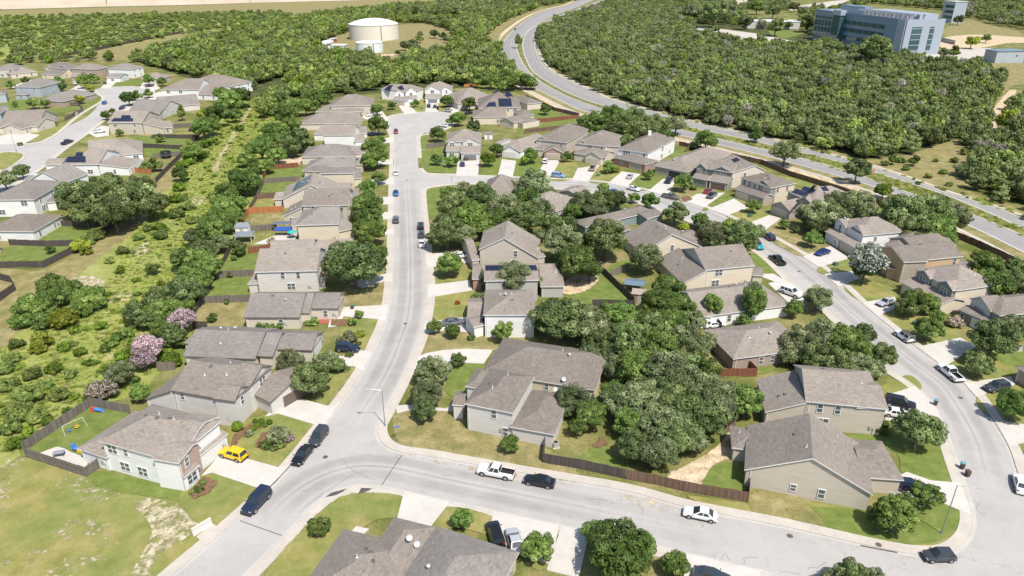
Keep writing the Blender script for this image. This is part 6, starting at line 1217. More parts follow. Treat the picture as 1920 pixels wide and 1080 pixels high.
def car_parts(t):
    if t in CAR: return CAR[t]
    S = SPEC[t]; L, w = S['L'], S['Wd']/2; zu = .28; body = MB(); X = lambda f: (f-.5)*L
    def ring(f, zt, k):                                   # half outline of a cross-section
        return [(w*.86*k, zu), (w*.97*k, zu+.12), (w*k, zt*.62), (w*.985*k, zt*.84), (w*.9*k, zt-.03), (w*.6*k, zt+.012)]
    st = []
    for i, (f, zt) in enumerate(S['prof']):
        k = .86 if f in (0, 1) else (.95 if f < .03 or f > .95 else 1.0); st.append((X(f), ring(f, zt, k), zt))
    def add(a, b):
        xa, ra, _ = a; xb, rb, _ = b; A = [(xa, y, z) for y, z in ra] + [(xa, -y, z) for y, z in ra[::-1]]; B = [(xb, y, z) for y, z in rb] + [(xb, -y, z) for y, z in rb[::-1]]; n = len(A)
        for i in range(n):
            j = (i+1) % n
            if t == 'pickup' and i == 5 and xb <= X(.37) and xa >= X(.004): continue      # open bed
            body.poly([A[i], B[i], B[j], A[j]], None, 1 if i in (n-1,) else 0)
    for a, b in zip(st[:-1], st[1:]): add(a, b)
    for s_, fl in ((st[0], 1), (st[-1], 0)):
        pts = [(s_[0], y, z) for y, z in s_[1]] + [(s_[0], -y, z) for y, z in s_[1][::-1]]; body.poly(pts if fl else pts[::-1])
    c = S['cab']; wb, wt = w*.93, w*.72
    P = {}
    for nm, (f, z) in zip('abcd', c):
        for s_ in (1, -1): P[nm+str(s_)] = Vector((X(f), s_*(wb if nm in 'ad' else wt), z - (.02 if nm in 'ad' else 0)))
    rc = 1 if t in ('jeep',) else 0
    mid = lambda a, b, k: a.lerp(b, k)
    body.poly([P['b1'], P['b-1'], P['c-1'], P['c1']][::-1], None, 2 if t == 'jeep' else 0)
    body.poly([P['a-1'], P['b-1'], P['b1'], P['a1']], None, 0); body.poly([P['d1'], P['c1'], P['c-1'], P['d-1']], None, 0)
    body.poly([P['d-1'], P['c-1'], P['b-1'], P['a-1']], None, 0); body.poly([P['a1'], P['b1'], P['c1'], P['d1']], None, 0)
    if t == 'pickup':                                     # bed floor, inner walls
        x0, x1 = X(.02), X(.365); y = w*.8; z0, z1 = .72, 1.1
        body.poly([(x0, -y, z0), (x1, -y, z0), (x1, y, z0), (x0, y, z0)], None, 1)
        for q in ([(x0, -y, z0), (x0, -y, z1), (x1, -y, z1), (x1, -y, z0)], [(x0, y, z0), (x1, y, z0), (x1, y, z1), (x0, y, z1)], [(x0, -y, z0), (x0, y, z0), (x0, y, z1), (x0, -y, z1)], [(x1, -y, z0), (x1, -y, z1), (x1, y, z1), (x1, y, z0)]): body.poly(q, None, 1)
        for s_ in (1, -1): body.poly([(x0, s_*y, z1), (x1, s_*y, z1), (x1, s_*w*.62, z1+.02), (x0, s_*w*.62, z1+.02)][::s_], None, 0)
    # bumpers, sills, mirrors
    body.box((X(1)-.06, 0, .4), (.18, w*1.75, .22), 0, 1); body.box((X(0)+.06, 0, .42), (.18, w*1.75, .22), 0, 1 if t != 'sedan' else 0)
    for s_ in (1, -1): body.box((X(.69), s_*(w+.07), (c[3][1]+.1)), (.12, .16, .12), 0, 0); body.box((0, s_*w*.93, .3), (L*.5, .08, .14), 0, 1)
    def pane(name, q, ins=.1, m=M_cg):
        q = [Vector(p) for p in q]; ce = sum(q, Vector())/4; n = (q[1]-q[0]).cross(q[2]-q[0]).normalized()
        if n.dot(ce - Vector((0, 0, .9))) < 0: n = -n
        mm = MB(); pts = [p.lerp(ce, ins) + n*.014 for p in q]
        if (pts[1]-pts[0]).cross(pts[2]-pts[0]).dot(n) < 0: pts = pts[::-1]
        mm.poly(pts); return name, mm.mesh(name, m)
    W_ = [pane('windshield', [P['d1'], P['c1'], P['c-1'], P['d-1']], .07), pane('rear_window', [P['a-1'], P['b-1'], P['b1'], P['a1']], .1)]
    for s_ in (1, -1):
        a, b, c_, d = (P[k+str(s_)] for k in 'abcd'); n_ = 2
        splits = [(.06, .47), (.52, .9)] if t != 'bigsuv' else [(.05, .3), (.34, .6), (.64, .92)]
        if t == 'sedan': splits = [(.16, .5), (.54, .86)]
        for k0, k1 in splits:
            lo = lambda k: a.lerp(d, k).lerp(b.lerp(c_, k), .08); hi = lambda k: a.lerp(d, k).lerp(b.lerp(c_, k), .9)
            W_.append(pane('side_window', [lo(k0), lo(k1), hi(min(k1, .9)), hi(max(k0, .06))], .03))
    wr = .34 if t in ('sedan', 'hatch') else (.38 if t in ('suv',) else .41)
    ty = MB(); ty.tube((0, -.12, 0), (0, .12, 0), wr, wr, 16); rm = MB(); rm.tube((0, -.13, 0), (0, .13, 0), wr*.62, wr*.62, 12)
    wh = [(X(.185 if t != 'pickup' else .2), s_*(w-.11), wr) for s_ in (1, -1)] + [(X(.81 if t != 'pickup' else .83), s_*(w-.11), wr) for s_ in (1, -1)]
    ar = MB(); ar.tube((0, -.035, 0), (0, .035, 0), wr*1.16, wr*1.16, 16)
    hl = MB(); hl.box((0, 0, 0), (.1, .34, .14)); tl_ = MB(); tl_.box((0, 0, 0), (.08, .26 if t != 'pickup' else .16, .2 if t != 'pickup' else .36))
    z_h = S['prof'][-2][1]-.12; z_t = S['prof'][1][1]-.14
    CAR[t] = dict(body=body, win=W_, tyre=ty.mesh('wheel', M_tyre, True), rim=rm.mesh('rim', M_rim), wh=wh, arch=ar.mesh('wheel_arch', M_blk), hl=hl.mesh('headlight', M_lamp), tail=tl_.mesh('tail_light', M_tail), hp=(X(.972), w*.68, z_h), tp=(X(.012), w*.74, z_t)); return CAR[t]
BODY = {}
def car(cx, cy, dx, dy, t, colr, label, name=None, roofc=None, zoff=ROADZ):
    D = car_parts(t); p = G(cx, cy, .55); q = G(cx+dx*25, cy+dy*25, .55); rz = math.atan2(q.y-p.y, q.x-p.x)
    cat = {'pickup': 'pickup truck', 'jeep': 'off-roader', 'hatch': 'car', 'sedan': 'car'}.get(t, 'SUV'); nm = {'pickup': 'pickup_truck', 'sedan': 'parked_car', 'hatch': 'parked_car'}.get(t, 'parked_car')
    o = empty(name or nm, (p.x, p.y, zoff), rz); tag(o, label, cat, 'vehicles of the estate')
    k = (t, colr, roofc)
    if k not in BODY: BODY[k] = D['body'].mesh('body', [paint(colr, PAINT[colr]), M_blk, plain('soft_top', (.07, .06, .055), .8)])
    link('body', BODY[k], o)
    for nm_, me in D['win']: link(nm_, me, o)
    for x, y, z in D['wh']: w_ = link('wheel', D['tyre'], o, (x, y, z)); link('rim', D['rim'], w_)
    for x, y, z in D['wh']: link('wheel_arch', D['arch'], o, (x, y + (.09 if y > 0 else -.08), z+.03))
    for s_ in (1, -1): link('headlight', D['hl'], o, (D['hp'][0], s_*D['hp'][1], D['hp'][2])); link('tail_light', D['tail'], o, (D['tp'][0], s_*D['tp'][1], D['tp'][2]))
    return o
DZ = .155
car(930, 885, -1, -.19, 'pickup', 'white', 'white pickup parked at the kerb in front of the tan corner house')
car(1011, 902, -1, -.19, 'sedan', 'black', 'black sedan with faded brown roof parked behind the white pickup')
car(1313, 964, -1, -.2, 'sedan', 'white', 'white sedan parked below the tan brown fence')
car(1760, 1042, -1, .02, 'hatch', 'charcoal', 'charcoal hatchback turning the lower right street corner')
car(437, 853, -1, -.3, 'suv', 'yellow', 'bright yellow compact SUV on the driveway of the white brick-fronted house', zoff=DZ)
car(481, 941, -.7, .74, 'bigsuv', 'navy', 'dark blue grey SUV alone at the kerb below the wide driveway')
car(567, 853, -.62, .78, 'sedan', 'black', 'black sedan parked nose to the camera beside the manhole')
car(597, 819, -.58, .8, 'suv', 'charcoal', 'dark SUV parked behind the black sedan at the left kerb')
car(652, 654, 1, .08, 'suv', 'navy', 'navy SUV on the driveway beside the twin garden trees', zoff=DZ)
car(742, 412, 0, -1, 'suv', 'grey', 'grey SUV on the main street opposite the three parked cars')
car(742, 362, 0, 1, 'sedan', 'blue', 'bright blue car on the main street below the junction')
car(742, 324, 0, -1, 'sedan', 'white', 'white car on the main street at the junction')
car(742.5, 247, 0, 1, 'suv', 'red', 'red SUV on the main street near the cul-de-sac')
car(789, 424, .03, -1, 'suv', 'black', 'black SUV first of three parked at the right kerb')
car(790, 439, .03, -1, 'sedan', 'charcoal', 'dark car with red tail lights between a black SUV and a white car')
car(791, 456, .03, -1, 'sedan', 'white', 'white car last of three parked at the right kerb')
car(866, 480, 1, .02, 'sedan', 'white', 'white car on the shaded drive beside the tall side gable', zoff=DZ)
car(850, 605, 1, -.12, 'sedan', 'grey', 'grey car behind two round trees at the white house', zoff=DZ)
car(867, 308, -.05, -1, 'sedan', 'darkblue', 'dark blue car before the dark grey garage door', zoff=DZ)
car(830, 236, -1, -.1, 'sedan', 'white', 'white car on the inner rim of the cul-de-sac', zoff=DZ)
car(841, 207, 1, -.35, 'suv', 'silver', 'silver SUV at the cul-de-sac beside the blue truck')
car(856, 196, 1, -.3, 'pickup', 'darkblue', 'dark blue truck parked before the grey roofed house', zoff=DZ)
car(804, 199, 0, -1, 'suv', 'black', 'black SUV left of two before the white gabled house', zoff=DZ); car(815.5, 200, 0, -1, 'sedan', 'charcoal', 'dark car right of two before the white gabled house', zoff=DZ)
car(879, 212, 1, -.2, 'sedan', 'navy', 'navy car under the trees by the tan cul-de-sac corner house', zoff=DZ)
car(695, 216, 1, -.15, 'sedan', 'white', 'white car by the long low house at the cul-de-sac', zoff=DZ); car(702, 251, 1, -.1, 'sedan', 'blue', 'blue car half under the kerbside trees near the red SUV', zoff=DZ)
car(1022, 303, .4, -.9, 'suv', 'white', 'white SUV on the driveway of the brick garage house', zoff=DZ); car(1047, 330, 1, .12, 'bigsuv', 'lightblue', 'light blue SUV at the kerb of the inner street')
car(1111, 316, .45, -.9, 'pickup', 'tan', 'tan pickup with loaded bed on the driveway of the beige house', zoff=DZ); car(1181, 331, .5, -.85, 'sedan', 'silver', 'silver sedan on the driveway of the white chimney house', zoff=DZ)
car(1188, 354, 1, .25, 'sedan', 'white', 'white sedan at the kerb of the inner street bend'); car(1152, 360, 1, .2, 'sedan', 'blue', 'blue car half hidden behind the oaks of the inner street')
car(1254, 339, -.6, .75, 'pickup', 'black', 'black pickup on the driveway before the dark garage', zoff=DZ); car(1257, 369, 1, .22, 'pickup', 'green', 'dull green pickup at the kerb beside the brown lawn')
car(1327, 359, .75, -.6, 'sedan', 'red', 'dark red car before the brown garage of the olive house', zoff=DZ); car(1335, 367, .75, -.55, 'pickup', 'grey', 'grey pickup beside the dark red car', zoff=DZ)
car(1441, 444, -.7, -.45, 'suv', 'navy', 'dark SUV with red lights beyond the turquoise off-roader'); car(1420, 461, .75, .6, 'jeep', 'teal', 'turquoise off-roader parked under the oak', roofc='x')
car(1457, 488, -.75, -.55, 'pickup', 'black', 'black pickup with grey bed cover parked on the eastern street'); car(1542, 474, -1, .3, 'sedan', 'darkblue', 'deep blue car on the driveway of the white sided house', zoff=DZ)
car(1483, 550, .9, .32, 'bigsuv', 'white', 'white SUV beside the low house under the trees', zoff=DZ); car(1661, 568, -1, .28, 'sedan', 'silver', 'silver car half under the tree before the grey gabled house', zoff=DZ)
car(1695, 631, -.8, -.55, 'jeep', 'white', 'white off-roader with black soft top at the right kerb'); car(1781, 699, -.75, -.6, 'pickup', 'white', 'white pickup with open bed at the right kerb')
car(1868, 727, -1, .18, 'suv', 'charcoal', 'dark blue grey SUV on the driveway at the right edge', zoff=DZ); car(1687, 758, 1, .22, 'bigsuv', 'black', 'black SUV on the drive beyond the white car', zoff=DZ); car(1683, 777, 1, .18, 'sedan', 'white', 'white car on the drive nearest the round hedge', zoff=DZ)
car(1706, 911, 1, .12, 'sedan', 'navy', 'navy car before the garage of the wide gabled corner house', zoff=DZ); car(1914, 907, -.25, -1, 'sedan', 'white', 'white car cut by the right edge')
car(929, 1003, -.3, -1, 'suv', 'black', 'black SUV nose out behind the bottom roof', zoff=DZ); car(965, 1015, -.3, -1, 'sedan', 'silver', 'silver car between the bottom roof and the round tree', zoff=DZ); car(1335, 1082, 1, .25, 'sedan', 'charcoal', 'dark car roof just showing at the bottom edge', zoff=DZ)
car(126, 267, 1, -.35, 'pickup', 'navy', 'dark pickup at the kerb of the other estate street'); car(196, 193, .6, -.5, 'suv', 'blue', 'blue SUV leaving the turning circle'); car(187, 247, 1, -.12, 'suv', 'white', 'white SUV before the house with stepped solar panels', zoff=DZ); car(229, 203, 1, -.5, 'sedan', 'navy', 'dark car by the white house with a twin roof', zoff=DZ)
car(197, 156, .3, -1, 'sedan', 'charcoal', 'dark car on the drive of the pale blue house', zoff=DZ); car(280, 161.5, 1, -.1, 'sedan', 'black', 'black car at the end of the turning circle', zoff=DZ); car(141, 157, .1, -1, 'suv', 'white', 'white SUV by the tan brick house', zoff=DZ); car(160, 174, -1, -.25, 'suv', 'white', 'white SUV beside the yellow green tree', zoff=DZ)
car(966, 55, -.4, 1, 'suv', 'black', 'lone dark car driving on the boulevard', name='driving_car', zoff=.034); car(1340, 609, 1, -.1, 'sedan', 'white', 'white car in the back yard of the low house under the trees')

# ------------------------------------------------------------------ street furniture and yard things
M_galv = plain('galvanised_steel', (.36, .36, .36), .45, .7)
def lamp(bx, by, h_, ang, label):
    p = G(bx, by); o = empty('street_lamp', (p.x, p.y, 0)); tag(o, label, 'street lamp')
    m = MB(); m.tube((0, 0, 0), (0, 0, .25), .2, .17, 10); m.tube((0, 0, .25), (0, 0, h_), .085, .055, 10); m.build('pole', M_galv, o, True)
    a = MB(); dx, dy = math.cos(ang), math.sin(ang); pr = Vector((0, 0, h_-.1))
    for k in range(5): q = Vector((dx*.45*(k+1), dy*.45*(k+1), h_-.1 + .35*math.sin((k+1)/5*1.4))); a.tube(pr, q, .04, .035, 6, cap=False); pr = q
    a.build('arm', M_galv, o, True); hd = MB(); hd.box((pr.x+dx*.3, pr.y+dy*.3, pr.z), (.75, .28, .14), ang, 0, .8); hd.build('lamp_head', plain('lamp_head', (.5, .5, .5), .4, .3), o)
lamp(722, 799, 7.2, R(185), 'tall grey street lamp on the grass corner left of the tan corner house'); lamp(1765, 1001, 8.4, R(-20), 'tall grey street lamp on the lower right grass corner'); lamp(799, 319, 7.5, R(190), 'street lamp beside the green side lawn at the junction'); lamp(31, 286, 7.5, R(200), 'street lamp at the junction of the other estate'); lamp(857, 203, 7.5, R(200), 'street lamp at the head of the cul-de-sac by the blue truck')
def sign(px, py, h_, label, blades):
    p = G(px, py); o = empty('street_sign', (p.x, p.y, 0)); tag(o, label, 'street sign'); m = MB(); m.tube((0, 0, 0), (0, 0, h_), .035, .035, 8); m.build('post', M_galv, o)
    for i, (rz, c) in enumerate(blades): b = MB(); b.box((0, 0, h_-.1+i*.24), (1.0, .03, .22), rz); b.build('name_blade', plain('sign_blue', (.04, .16, .42), .4, var=0), o)
sign(746, 828, 3.0, 'blue crossed street name sign on the corner ramp', [(R(18), 0), (R(105), 0)]); sign(829, 313, 2.4, 'single blue sign on the green side lawn', [(R(5), 0)])
def stop(px, py):
    p = G(px, py); o = empty('mailbox', (p.x, p.y, .14)); tag(o, 'dark mailbox on a post at the kerb under the big street oak', 'mailbox'); m = MB(); m.tube((0, 0, 0), (0, 0, 1.0), .06, .06, 8); m.build('post', M_blk, o); b = MB(); b.box((0, 0, 1.15), (.25, .5, .28)); b.tube((0, -.25, 1.29), (0, .25, 1.29), .125, .125, 10); b.build('box', M_blk, o)
stop(724, 514)
BIN = {}
def bin_(px, py, lid, label, z=.14):
    p = G(px, py); o = empty('wheelie_bin', (p.x, p.y, z), random.uniform(-.5, .5)); tag(o, label, 'bin', 'wheelie bins')
    if not BIN:
        b = MB(); b.box((0, 0, .5), (.5, .55, .95), 0, 0, 1.18); b.box((0, -.3, .92), (.4, .08, .06)); BIN['b'] = b; l = MB(); l.box((0, .02, 1.02), (.66, .7, .09), 0, 0, .92); BIN['l'] = l; w_ = MB(); w_.tube((-.3, .22, .1), (.3, .22, .1), .1, .1, 10); BIN['w'] = w_.mesh('axle', M_blk)
    link('bin_body', BIN['b'].mesh('bin_body', plain('bin_brown', (.075, .045, .035), .6)), o); link('lid', BIN['l'].mesh('lid', plain('lid_'+lid, {'blue': (.1, .28, .38), 'brown': (.08, .05, .04), 'green': (.06, .22, .19)}[lid], .5)), o); link('axle', BIN['w'], o)
bin_(661, 580, 'green', 'brown bin with green lid at the driveway of the red bed house'); bin_(1803, 879, 'blue', 'bin with blue lid at the eastern kerb'); bin_(1813, 893, 'brown', 'brown bin standing in the street below the blue lidded one', ROADZ); bin_(1753, 760, 'blue', 'bin with pale blue lid farther up the eastern kerb'); bin_(671, 432, 'green', 'bin with green lid before the cream two-storey house'); bin_(871, 301, 'brown', 'left brown bin before the dark grey garage door', .155); bin_(876, 302, 'brown', 'right brown bin before the dark grey garage door', .155); bin_(1205, 329, 'brown', 'dark bin beside the brick ground floor')
# concrete road block at the end of the field
a, b = G(361, 1004), G(397, 982); o = empty('concrete_barrier', ((a.x+b.x)/2, (a.y+b.y)/2, 0), math.atan2(b.y-a.y, b.x-a.x)); tag(o, 'white concrete barrier at the pavement end of the rocky field', 'barrier'); L = (b-a).length
m = MB(); m.prism([(-.35, 0), (.35, 0), (.28, .25), (.14, .5), (.12, 1.15), (-.12, 1.15), (-.14, .5), (-.28, .25)], -L/2, L/2)
mm = MB()
for f in m.f: mm.poly([(m.v[i][2], m.v[i][0], m.v[i][1]) for i in f])
mm.build('barrier_block', plain('pale_concrete', (.52, .49, .45), .85), o)
patch('concrete_pad', [(368, 1008), (398, 982), (408, 988), (378, 1015)], M_walk, .09, .05)
a, b = G(141, 222), G(149, 214); o = empty('concrete_barrier', ((a.x+b.x)/2, (a.y+b.y)/2, 0), math.atan2(b.y-a.y, b.x-a.x)); tag(o, 'white panel by the pavement at the grey garden fence', 'barrier'); m = MB(); m.box((0, 0, .9), (4.5, .2, 1.7)); m.build('panel', plain('pale_concrete', (.52, .49, .45), .85), o)
# swing set, slide, play things in the fenced yard
p = G(140, 806); o = empty('swing_set', (p.x, p.y, 0), R(52)); tag(o, 'white A-frame swing set with yellow ring swing on the fenced lawn', 'swing set'); o.scale = (.68, .68, .75); mw = plain('white_pipe', (.6, .6, .58), .4)
m = MB(); m.tube((-2.3, 0, 2.2), (2.3, 0, 2.2), .05, .05, 8); m.build('top_bar', mw, o)
for sx in (-2.3, 2.3):
    for sy in (-1, 1): m = MB(); m.tube((sx, 0, 2.2), (sx + (.3 if sx > 0 else -.3), sy*1.1, 0), .045, .045, 8); m.build('leg', mw, o)
m = MB()
for k in range(16): a0, a1 = k*math.pi/8, (k+1)*math.pi/8; m.tube((.7+.5*math.cos(a0), .5*math.sin(a0), .6), (.7+.5*math.cos(a1), .5*math.sin(a1), .6), .09, .09, 6)
m.tube((.7, .5, .6), (.7, 0, 2.2), .012, .012, 4); m.tube((.7, -.5, .6), (.7, 0, 2.2), .012, .012, 4); m.build('ring_swing', plain('yellow_plastic', (.7, .42, .03), .5), o)
m = MB(); m.box((-1.2, 0, .5), (.7, .5, .3)); m.tube((-1.4, 0, .6), (-1.4, 0, 2.2), .012, .012, 4); m.tube((-1, 0, .6), (-1, 0, 2.2), .012, .012, 4); m.build('seat', plain('blue_plastic', (.06, .2, .5), .5), o)
p = G(183, 772); o = empty('play_slide', (p.x, p.y, 0), R(-10)); tag(o, 'red play hood with blue slide in the yard corner', 'slide'); o.scale = (.8, .8, .8); m = MB(); m.box((-.9, 0, .55), (.9, .9, 1.1), 0, 0, .7); m.build('tower', plain('red_plastic', (.45, .06, .05), .5), o); m = MB(); m.poly([(-.5, -.35, 1.0), (1.4, -.35, .1), (1.4, .35, .1), (-.5, .35, 1.0)]); m.box((.45, .38, .62), (2.1, .06, .2)); m.box((.45, -.38, .62), (2.1, .06, .2)); m.build('chute', plain('blue_plastic', (.06, .2, .5), .5), o)
p = G(143, 846); o = empty('play_house', (p.x, p.y, 0), R(-20)); tag(o, 'blue and yellow plastic play centre behind the white brick-fronted house', 'play set'); o.scale = (.7, .7, .7); m = MB(); m.box((0, 0, .9), (1.4, 1.0, .2)); m.box((-.5, 0, 1.5), (.5, 1.0, 1.0), 0, 0, .7); m.build('deck', plain('blue_plastic', (.06, .2, .5), .5), o); m = MB(); m.box((1.2, 0, .6), (1.6, .6, .9), R(0), 0, .6); m.build('chute', plain('yellow_plastic', (.7, .42, .03), .5), o)
patch('patio', [(75, 850), (110, 838), (165, 862), (160, 885), (110, 873)], M_drive, .1, .1)
p = G(112, 856); o = empty('patio_table', (p.x, p.y, .1), .3); tag(o, 'grey patio table on the slab behind the grey fence', 'table'); m = MB(); m.box((0, 0, .75), (1.6, 1.0, .06)); m.build('table_top', plain('grey_table', (.25, .25, .25), .5), o)
for sx in (-.7, .7):
    for sy in (-.4, .4): m = MB(); m.tube((sx, sy, 0), (sx, sy, .73), .03, .03, 6); m.build('leg', M_blk, o)
# trampoline, hot tub, sheds, canopies
p = G(312, 296); o = empty('trampoline', (p.x, p.y, 0)); tag(o, 'round black netted trampoline on the lawn by the ditch fence', 'trampoline'); m = MB(); m.tube((0, 0, .8), (0, 0, .86), 2.0, 2.0, 24); m.build('mat', M_blk, o)
for k in range(6): a0 = k*math.pi/3; m = MB(); m.tube((2*math.cos(a0), 2*math.sin(a0), 0), (2*math.cos(a0), 2*math.sin(a0), 2.6), .05, .05, 6); m.build('pole', M_galv, o)
m = MB(); [m.poly([(2*math.cos(a), 2*math.sin(a), 1.7), (2*math.cos(b), 2*math.sin(b), 1.7), (2*math.cos(b), 2*math.sin(b), 2.5), (2*math.cos(a), 2*math.sin(a), 2.5)]) for a, b in ((k*math.pi/8, (k+1)*math.pi/8) for k in range(16))]; m.build('net', M_blk, o)
def shed(px, py, rz, w, d, hw, wallc, roofc, label, name='garden_shed', rh=.9, open_=False):
    p = G(px, py); o = empty(name, (p.x, p.y, 0), rz); tag(o, label, 'shed' if not open_ else 'canopy')
    if open_:
        for sx in (-1, 1):
            for sy in (-1, 1): m = MB(); m.box((sx*(w/2-.15), sy*(d/2-.15), hw/2), (.13, .13, hw)); m.build('post', wallc, o)
    else:
        m = MB(); m.box((0, 0, hw/2), (w, d, hw)); [m.poly([(s_*w/2, -d/2, hw), (s_*w/2, d/2, hw), (s_*w/2, 0, hw+rh-.1)]) for s_ in (1, -1)]; m.build('wall', wallc, o); m = MB(); m.box((0, -d/2-.02, .95), (.9, .05, 1.9)); m.build('door', plain('shed_door', (.4, .38, .35), .6), o)
    m = MB(); x, y = w/2+.2, d/2+.2; m.poly([(-x, -y, hw-.08), (x, -y, hw-.08), (x, 0, hw+rh), (-x, 0, hw+rh)]); m.poly([(x, y, hw-.08), (-x, y, hw-.08), (-x, 0, hw+rh), (x, 0, hw+rh)]); m.build('roof', roofc, o); return o
mbl = plain('blue_metal_roof', (.2, .28, .34), .35, .4); mg_ = plain('grey_metal_roof', (.27, .29, .31), .4, .3); mwd = plain('shed_timber', (.3, .2, .13), .85)
shed(916, 260, R(0), 3.4, 3.0, 2.3, WALL['white'], M_roof2, 'white garden shed behind the low house with the white garage door'); shed(1189, 545, R(-15), 4.2, 3.4, 2.3, mwd, mbl, 'open canopy with blue grey metal roof beside the black fence', 'garden_canopy', .2, True); shed(1199, 563, R(-15), 3.2, 2.8, 2.2, mwd, plain('shed_roof', (.3, .25, .21), .9), 'small timber shed below the blue roofed canopy', rh=.7)
shed(457, 437, R(4), 3.4, 3, 2.3, WALL['white'], mg_, 'pale shed behind the tilted blue grey canopy'); shed(460, 452, R(4), 4.6, 3.6, 2.2, M_trim, mg_, 'blue grey flat canopy in the narrow yard by the tree belt', 'garden_canopy', .1, True); shed(532, 432, R(0), 5.0, 2.4, 2.4, mwd, plain('awning_dark', (.12, .125, .14), .6), 'dark pergola roof above the blue awning', 'garden_canopy', .15, True)
patch('patio', [(475, 458), (520, 440), (560, 438), (552, 452), (500, 458)], M_drive, .1, .1)
p = G(533, 442); o = empty('blue_awning', (p.x, p.y, 0), 0); tag(o, 'bright blue sun awning over the patio of the cream house', 'awning'); m = MB(); m.poly([(-2.3, -.8, 1.9), (2.3, -.8, 1.9), (2.3, .8, 2.4), (-2.3, .8, 2.4)]); m.poly([(-2.3, -.8, 1.65), (2.3, -.8, 1.65), (2.3, -.8, 1.9), (-2.3, -.8, 1.9)]); m.build('canvas', plain('blue_canvas', (.02, .07, .3), .7), o)
for sx in (-2.2, 2.2): m = MB(); m.tube((sx, -.75, 0), (sx, -.75, 1.9), .04, .04, 6); m.build('post', M_galv, o)
p = G(549, 447); o = empty('parasol', (p.x, p.y, 0)); tag(o, 'turquoise parasol beside the blue awning', 'parasol'); m = MB(); m.tube((0, 0, 0), (0, 0, 2.3), .03, .03, 6); m.build('pole', M_galv, o); m = MB(); m.tube((0, 0, 1.95), (0, 0, 2.5), 1.4, .03, 8, cap=False); m.build('canopy', plain('turquoise_canvas', (.03, .36, .33), .7), o)
p = G(363, 246); o = empty('hot_tub', (p.x, p.y, 0)); tag(o, 'black covered hot tub on the lawn above the ditch fence', 'hot tub'); m = MB(); m.box((0, 0, .5), (3.4, 2.6, 1.0)); m.build('tub', M_blk, o); m = MB(); m.box((0, 0, 1.06), (3.5, 2.7, .1)); m.build('cover', plain('tub_cover', (.05, .06, .09), .6), o)
def acu(px, py, label, c=(.42, .42, .4)):
    p = G(px, py); o = empty('air_conditioner', (p.x, p.y, 0), .2); tag(o, label, 'air conditioner', 'air conditioning units'); m = MB(); m.box((0, 0, .06), (1.1, 1.1, .12)); m.build('pad', M_drive, o); m = MB(); m.box((0, 0, .55), (.85, .85, .85)); m.build('casing', plain('ac_grey', c, .5, .2), o); m = MB(); m.tube((0, 0, .98), (0, 0, 1.02), .36, .36, 14); m.build('fan_grille', M_blk, o)
acu(1042, 838, 'air conditioning unit in the gap behind the tan corner house'); acu(1909, 657, 'air conditioning unit on the lawn at the right edge'); acu(1598, 805, 'air conditioning unit between the two lower right houses'); acu(1403, 533, 'air conditioning unit at the wall of the cream house')
def box_tx(px, py, label):
    p = G(px, py); o = empty('utility_box', (p.x, p.y, 0), .3); tag(o, label, 'utility box', 'green utility boxes'); m = MB(); m.box((0, 0, .06), (1.5, 1.3, .1)); m.build('pad', M_drive, o); m = MB(); m.box((0, 0, .5), (1.1, .95, .8), 0, 0, .96); m.build('cabinet', plain('utility_green', (.06, .13, .1), .5), o)
box_tx(1566, 498, 'green utility box before the white blossoming tree'); box_tx(1406, 407, 'green utility box on the lawn of the peach sided house'); box_tx(1716, 610, 'green utility box under the tree by the eastern pavement'); box_tx(1122, 331, 'green utility box beside the tan pickup drive'); box_tx(791, 205, 'green utility box between the cul-de-sac head drives')
patch('red_gravel_bed', [(588, 607), (600, 597), (632, 597), (630, 608)], plain('red_gravel', (.3, .09, .06), .9), .09, .1)
# satellite dishes on roofs
def dish(px, py, z, label):
    p = G(px, py, z); o = empty('satellite_dish', (p.x, p.y, z), R(-60)); tag(o, label, 'satellite dish', 'satellite dishes'); m = MB(); m.tube((0, 0, -.6), (0, 0, .35), .03, .03, 6); m.build('mast', M_galv, o); m = MB(); m.tube((0, 0, .4), (.14, 0, .48), .14, .42, 14, cap=False); m.tube((0, 0, .4), (.02, 0, .41), .14, .14, 14); m.build('reflector', plain('dish_white', (.5, .52, .54), .4), o)
dish(1040, 733, 3.3, 'satellite dish above the lower rear roof of the tan corner house'); dish(1056, 714, 3.4, 'satellite dish on the long roof north of the corner'); dish(767, 1012, 4.2, 'satellite dish near the ridge of the left bottom roof'); dish(781, 1024, 3.4, 'satellite dish at the eave of the left bottom roof')
# traffic barrel on the boulevard median
p = G(1638, 322); o = empty('traffic_barrel', (p.x, p.y, .03)); tag(o, 'orange traffic barrel on the boulevard median', 'barrel'); m = MB(); m.tube((0, 0, 0), (0, 0, .12), .45, .4, 14); m.build('base', M_blk, o); m = MB(); m.tube((0, 0, .12), (0, 0, 1.05), .32, .26, 14); m.build('drum', plain('barrel_orange', (.75, .17, .03), .5), o)

